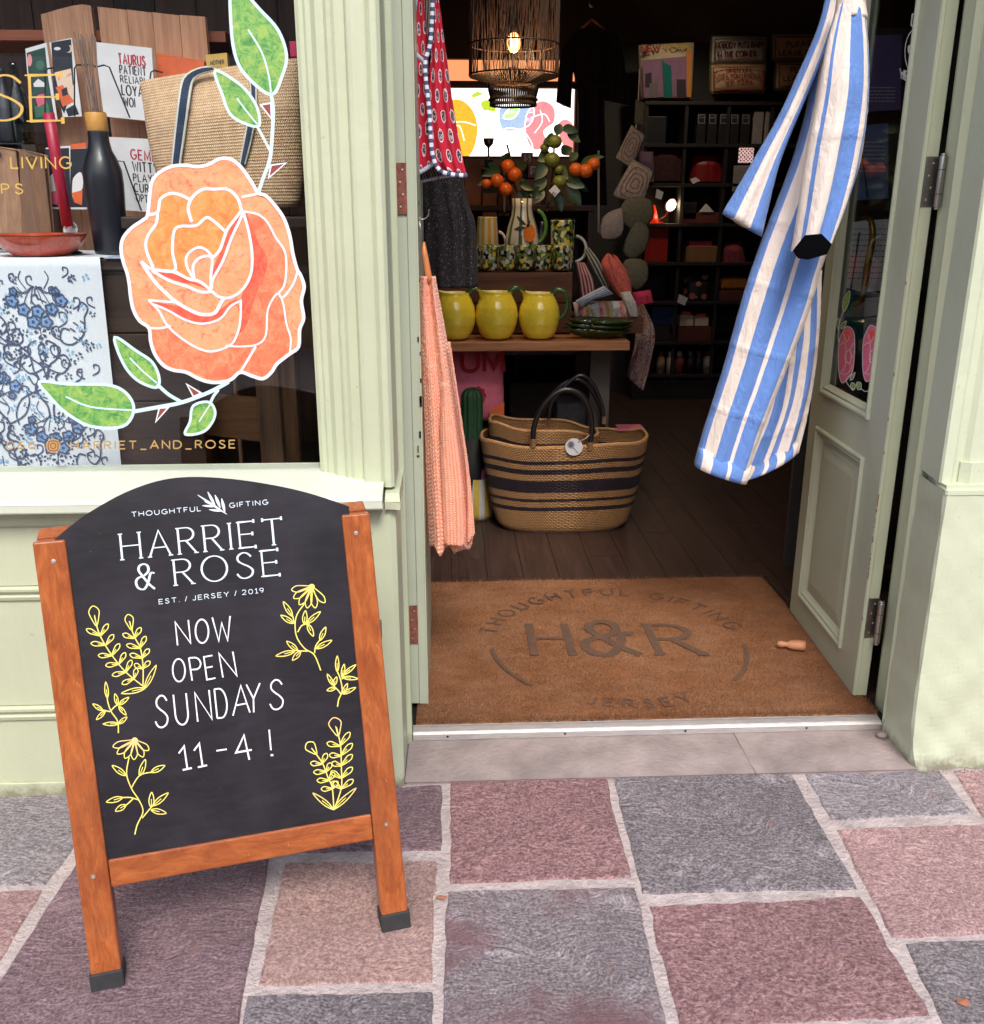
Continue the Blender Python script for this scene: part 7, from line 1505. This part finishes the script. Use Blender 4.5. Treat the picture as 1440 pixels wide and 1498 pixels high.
for i in range(5):
    a_=1020+i*16.2;x0,x1,za_,zb_=pb_(a_,166,a_+13,183,SY+.03);x0,x1,_,_=pb_(a_,175,a_+13,195,SY+.03);lab='black boxed candle with silver frame label, '+('at the sachet end','second of five','middle of five','fourth of five','beside the white boxes')[i]
    if i==0:
        prot=thing('candle_box',lab,'candle box',((x0+x1)/2,SY+.03,shz[1]+.001),'black boxed candles on the second shelf');MB().box(x0,x1,SY+.03,SY+.11,shz[1]+.001,zb_).build('carton',bkb,prot,bevel=.002);m=MB();S=Surf((0,SY+.03,0),(0,-1,0),.001);ribbon(m,S,[(a_+2,168),(a_+11,168),(a_+11,180),(a_+2,180)],.8,closed=True);ribbon(m,S,[(a_+3,172),(a_+10,172)],.8);m.build('label_print',lnm,prot);pw0=(x0+x1)/2
    else: dup(prot,((x0+x1)/2,SY+.03,shz[1]+.001),lab)
for i in range(2): good('candle_box',whb,1103+i*17,162,1117+i*17,200,['first pale boxed candle beside the black ones','second pale boxed candle, nearest the striped robe'][i],'candle box',z=shz[1]+.001)
good('round_tin',bkb,940,170,975,208,'wide dark storage tin in the upper corner of the shelving','tin',z=shz[1]+.001,dep=.2)
redb=plain('red_handbag_leather',srgb(130,20,22),.5,.2,20,.2,.004);flp=plain('dark_floral_fabric',srgb(60,28,30),.85,.6,60,.2,.003)
hbg=cloth_lump('handbag',redb,[(1014,228),(1008,267)],[(1052,226),(1060,267)],SY+.12,.07,'rounded red handbag on the third shelf','handbag',group=SG)
cloth_lump('handbag',flp,[(950,212),(944,232),(944,266)],[(990,210),(1000,232),(1002,267)],SY+.10,.07,'dark floral fabric bag on the third shelf beside the red handbag','handbag',group=SG)
cloth_lump('handbag',plain('lilac_fabric',srgb(96,70,92),.85,.2,20,0),[(936,222),(936,266)],[(956,222),(957,266)],SY+.0,.05,'lilac fabric pouch at the sachet end of the third shelf','pouch',group=SG)
card('price_card',[pap,ink],None,[(1010,262),(1018,259),(1025,264),(1014,269)],SY-.005,'white price ticket lying at the edge of the third shelf','price card',group=SG)
card('price_card',[pap,ink],None,[(961,276),(971,281),(968,292),(959,289)],SY-.04,'white swing ticket hanging below the dark floral bag','price card',group=SG)
# red desk lamp
q=at(982,300,Y=SY+.1);dl=thing('desk_lamp','small red desk lamp with a lit warm white head on the fourth shelf','lamp',(at(958,326,Y=SY+.1).x,SY+.1,shz[3]))
hd_=Vector((-.35,-1,-.6)).normalized();MB().lathe([(.0001,-.09),(.02,-.085),(.03,-.05),(.052,0),(.05,.0),(.028,-.045),(.0001,-.07)],(q.x,q.y,q.z),24,ax=tuple(Vector((.35,-.9,-.25)).normalized())).build('lamp_shade',plain('dark_lamp_metal',srgb(80,24,18),.35,.1,20,0,coat=.4),dl,smooth=True)
MB().lathe([(.0001,.0),(.042,0),(.042,.001),(.0001,.0012)],(q.x,q.y-.004,q.z),20,ax=tuple(Vector((.35,-.9,-.25)).normalized())).build('lit_disc',emit('lit_lamp_disc',(1,.9,.62,1),5),dl)
MB().tube([(q.x-.0,q.y+.02,q.z-.02),(q.x-.03,q.y+.05,q.z-.08),(q.x-.10,q.y+.05,shz[3]+.012)],.006,8).build('arm',redb,dl);MB().lathe([(.0001,0),(.06,0),(.06,.01),(.0001,.014)],(q.x-.10,q.y+.05,shz[3]+.001),20).build('base',redb,dl,smooth=True)
l2=bpy.data.lights.new('desk_lamp_light','POINT');l2.energy=.8;l2.color=(1,.7,.4);l2.shadow_soft_size=.03;o2=bpy.data.objects.new('desk_lamp_light',l2);link(o2);o2.location=(q.x-.02,q.y-.10,q.z-.05)
orl=plain('glowing_red_lantern',srgb(196,44,20),.4,.2,30,0);b=orl.node_tree.nodes['Principled BSDF'];b.inputs['Emission Color'].default_value=srgb(220,50,20);b.inputs['Emission Strength'].default_value=.35
q=at(953,325,Y=SY+.06);MB().lathe([(.0001,0),(.055,0),(.05,.04),(.024,.13),(.0001,.135)],(q.x,SY+.06,shz[3]+.002),20).build('lantern',orl,smooth=True,label='small glowing red cone lantern beside the desk lamp',cat='lantern',group=SG)
good('camera',bkb,1000,296,1020,312,'small black camera ornament on the fourth shelf','camera',z=shz[3]+.03,dep=.08)
good('display_block',kraft2,996,311,1052,326,'dark red flat box under the camera ornament','box',z=shz[3]+.001,dep=.2)
q=at(1034,311,Y=SY+.02);m=MB();m.prism([at(1024,310,Y=SY+.03),at(1045,310,Y=SY+.03),at(1034,298,Y=SY+.03)],(0,.03,0));m.build('triangle_stand',pap,label='small white triangular card standing beside the camera ornament',cat='card',group=SG)
rbx=plain('red_lit_box',srgb(170,30,24),.5,.25,60,0);good('gift_box',rbx,944,330,978,378,'red perforated gift box on the fifth shelf beside the sachets','gift box',z=shz[4]+.001)
good('small_basket',wv2,1004,360,1050,382,'small pale basket on the fifth shelf holding a pink book','basket',z=shz[4]+.001,dep=.2);good('book',plain('pink_shelf_book',srgb(196,50,90),.6,.1,20,0),1009,353,1042,361,'pink book lying in the small pale basket','book',dep=.12,dy=.06)
rose_m=plain('dusty_rose_fabric',srgb(140,56,66),.85,.3,40,.5,.006);cloth_lump('fabric_pouch',rose_m,[(1058,356),(1054,386)],[(1084,354),(1092,386)],SY+.1,.07,'dusty rose embroidered pouch on the fifth shelf','pouch',group=SG)
flw,nt,b=nm('black_flowered_fabric');vo=N(nt,'TexVoronoi');vo.inputs['Scale'].default_value=13;nt.links.new(coords(nt,'Object'),vo.inputs['Vector']);nt.links.new(ramp(nt,vo.outputs['Distance'],[(0,srgb(170,100,86)),(.33,srgb(24,22,24))],'CONSTANT'),b.inputs['Base Color'])
cloth_lump('fabric_pouch',flw,[(1002,402),(999,438)],[(1046,402),(1048,438)],SY+.1,.06,'black pouch scattered with rose coloured flowers on the sixth shelf','pouch',group=SG)
card('price_card',[pap,ink],None,[(994,430),(1007,436),(1002,447),(991,442)],SY-.01,'white swing ticket hanging from the black flowered pouch','price card',group=SG)
good('fabric_pouch',plain('mustard_velvet',srgb(160,96,30),.8,.2,20,.2,.004),1056,406,1094,424,'mustard velvet pouch on the sixth shelf','pouch',dep=.15,bev=.02);good('gift_box',kraft2,1052,425,1100,440,'dark red tray beneath the mustard pouch','tray',z=shz[5]+.001,dep=.2)
good('gift_box',plain('royal_blue_box',srgb(22,50,110),.5,.15,20,0),954,449,986,474,'royal blue box on the seventh shelf','gift box',dep=.15);good('display_block',blk,950,475,990,499,'dark block under the royal blue box','riser',z=shz[6]+.001,dep=.15)
for i,(a_,b_,c_,l_) in enumerate(((995,461,1015,'cream printed soap box with an orange lid on the seventh shelf'),(1017,464,1037,'second cream printed soap box on the seventh shelf'))):
    good('soap_box',creamc,a_,b_,c_,477,l_,'soap box',dep=.1);good('orange_carton',orc,a_+3,b_-5,c_-4,b_-.6,['orange carton standing behind the first soap box','orange carton standing behind the second soap box'][i],'carton',dep=.05,dy=.08)
good('wooden_tray',kraft2,992,478,1042,499,'dark red wooden tray under the soap boxes','tray',z=shz[6]+.001,dep=.2)
q=at(983,488,Y=SY+.05)
def jar(px,top,bot,w_,m_,cap,lab,Y=SY+.06,zb=None):
    q=at(px,bot,Y=Y);h=at(px,top,Y=Y).z-q.z;zb=q.z if zb is None else zb;r=w_*.0054/2;t=thing('jar',lab,'jar',(q.x,Y,zb),SG);MB().lathe([(.0001,0),(r,0),(r,h*.7),(r*.5,h*.78),(r*.5,h*.82),(.0001,h*.82)],(q.x,Y,zb),16).build('jar_body',m_,t,smooth=True);MB().lathe([(r*.55,h*.80),(r*.55,h),(.0001,h)],(q.x,Y,zb),14).build('lid',cap,t,smooth=True)
jar(984,456,487,13,bkb,whb,'black bottle with a pale portrait label on the seventh shelf')
for px,w_,m_,cp,l_ in ((966,12,cu3,rose_m,'tan candle jar with pink dried flowers on the lowest shelf'),(980,12,cu2,cu2,'cream candle jar on the lowest shelf'),(993,14,rose_m,whb,'pink candle jar with a pale lid on the lowest shelf'),(1009,13,bkb,blue_d,'dark jar with slate blue lid on the lowest shelf'),(1021,11,bkb,rose_m,'dark jar with pink lid on the lowest shelf'),(1034,13,whb,drk,'pale labelled jar at the robe end of the lowest shelf')): jar(px,514,546,w_,m_,cp,l_,zb=shz[7]+.001)
# picture tile, its caught light put in as emission, and list near the robe
dm,nt,b=nm('glow_patterned_tile');vo=N(nt,'TexVoronoi');vo.inputs['Scale'].default_value=38;vo.inputs['Randomness'].default_value=.1;nt.links.new(coords(nt,'Object'),vo.inputs['Vector']);c=ramp(nt,vo.outputs['Distance'],[(.0,srgb(240,220,216)),(.2,srgb(90,30,34)),(.34,srgb(226,190,186)),(.55,srgb(70,24,28))],'CONSTANT');nt.links.new(c,b.inputs['Base Color']);nt.links.new(c,b.inputs['Emission Color']);b.inputs['Emission Strength'].default_value=.55
good('patterned_tile',dm,1081,216,1103,238,'small square patterned tile with its brightness put in as glow, beside the robe sleeve','tile',dep=.01,dy=-.01)
good('notice_card',whb,1073,242,1100,280,'pale notice card propped on the fourth shelf behind the robe sleeve','notice',dep=.01,dy=.0)
# ---------- cards behind the door glass ----------
Yc=3.62;bw_=woodm('rack_brown_card',srgb(120,66,40),srgb(150,90,60),'Z',.6);pur=plain('purple_card',srgb(112,98,146),.6,.1,20,0);grn=plain('teal_card',srgb(30,92,96),.6,.1,20,0)
rk=thing('card_rack','black wire card rack standing behind the open door leaf','card rack',(1.75,Yc,.022))
for x in (1.44,2.0): MB().tube([(x,Yc+.05,.022),(x,Yc+.05,2.1)],.008,8).build('upright',wire,rk)
for y_ in (160,290,425,560):
    z=at(1270,y_,Y=Yc+.03).z;MB().box(1.42,2.02,Yc,Yc+.08,z-.012,z).build('ledge',blk,rk)
MB().box(1.40,2.04,Yc+.09,Yc+.11,.05,2.1).build('back_panel',dkgrey,rk)
RG='cards on the rack behind the door glass'
def d_txt(rows,x0,x1):
    def d(m,S):
        for y in rows:
            x=x0
            while x<x1: l_=R.uniform(2,6);ribbon(m,S,[(x,y),(min(x1,x+l_),y)],1.1,mi=1);x+=l_+1.6
    return d
card('greeting_card',[bw_,ink],None,[(1222,60),(1246,58),(1240,165),(1218,168)],Yc,'tall brown card in the top row behind the door glass',group=RG)
card('greeting_card',[pap,ink],d_txt((110,114,118),1244,1252),[(1246,58),(1262,56),(1256,164),(1242,165)],Yc-.01,'narrow white card beside the tall brown card behind the door glass',group=RG)
card('greeting_card',[pur,pap],d_txt((128,133,138,143,148),1262,1310),[(1262,52),(1320,50),(1318,160),(1258,164)],Yc-.02,'purple card with lines of pale writing behind the welcome sticker',group=RG)
card('greeting_card',[plain('slate_blue_card',srgb(104,124,168),.6,.1,20,0),pap],d_txt((208,214,220,226,232,238,244,250),1246,1296),[(1240,186),(1300,180),(1300,290),(1236,294)],Yc-.01,'slate blue card with lines of writing in the second row behind the glass',group=RG)
card('greeting_card',[pap,ink],d_txt((335,343,351,359,367,375,383,391,399,407),1240,1300),[(1234,325),(1302,320),(1300,424),(1232,430)],Yc-.01,'white card covered with lines of dark writing in the third row',group=RG)
card('greeting_card',[grn,ink],None,[(1236,420),(1264,428),(1262,520),(1232,512)],Yc-.06,'teal card in the lowest row behind the painted pink roses',group=RG)
card('greeting_card',[pap,ink],d_txt((470,476,482),1270,1298),[(1266,436),(1302,434),(1302,540),(1262,536)],Yc-.03,'white card with a few lines of writing in the lowest row',group=RG)
for L_ in ([(1232,165),(1250,98),(1270,92)],[(1240,295),(1252,230),(1262,226),(1270,290)],[(1244,430),(1258,340)],[(1250,540),(1262,465),(1284,462)]): MB().tube([at(x,y,Y=Yc-.05) for x,y in L_],.003,6).build('wire_holder',wire,rk)

# ---------- added ceiling spots, out of view, to warm and brighten the shop ----------
for i,(x,y,l_) in enumerate(((1.6,6.7,'added unseen ceiling spot brightening the back shelving'),(.2,6.9,'added unseen ceiling spot brightening the room near the back window'),(.6,4.0,'added unseen ceiling spot brightening the display table'))):
    t=thing('fill_downlight',l_,'added ceiling light',(x,y,IH))
    MB().lathe([(.055,0),(.055,-.012),(.042,-.012),(.040,-.002)],(x,y,IH-.001),24).build('bezel',alum,t,smooth=True)
    MB().lathe([(.0001,0),(.040,0)],(x,y,IH-.004),20).build('lit_lens',emit('fill_lens_%s'%('shelf','window','table')[i],(1,.84,.62,1),12),t)
    ld=bpy.data.lights.new('fill_beam','SPOT');ld.energy=(19,10,26)[i];ld.color=(1,.82,.6);ld.spot_size=rad(105);ld.spot_blend=.8;ld.shadow_soft_size=.04
    lo=bpy.data.objects.new('fill_beam',ld);link(lo);lo.location=(x,y,IH-.02);lo.rotation_euler=(rad((22,10,8)[i]),0,0)
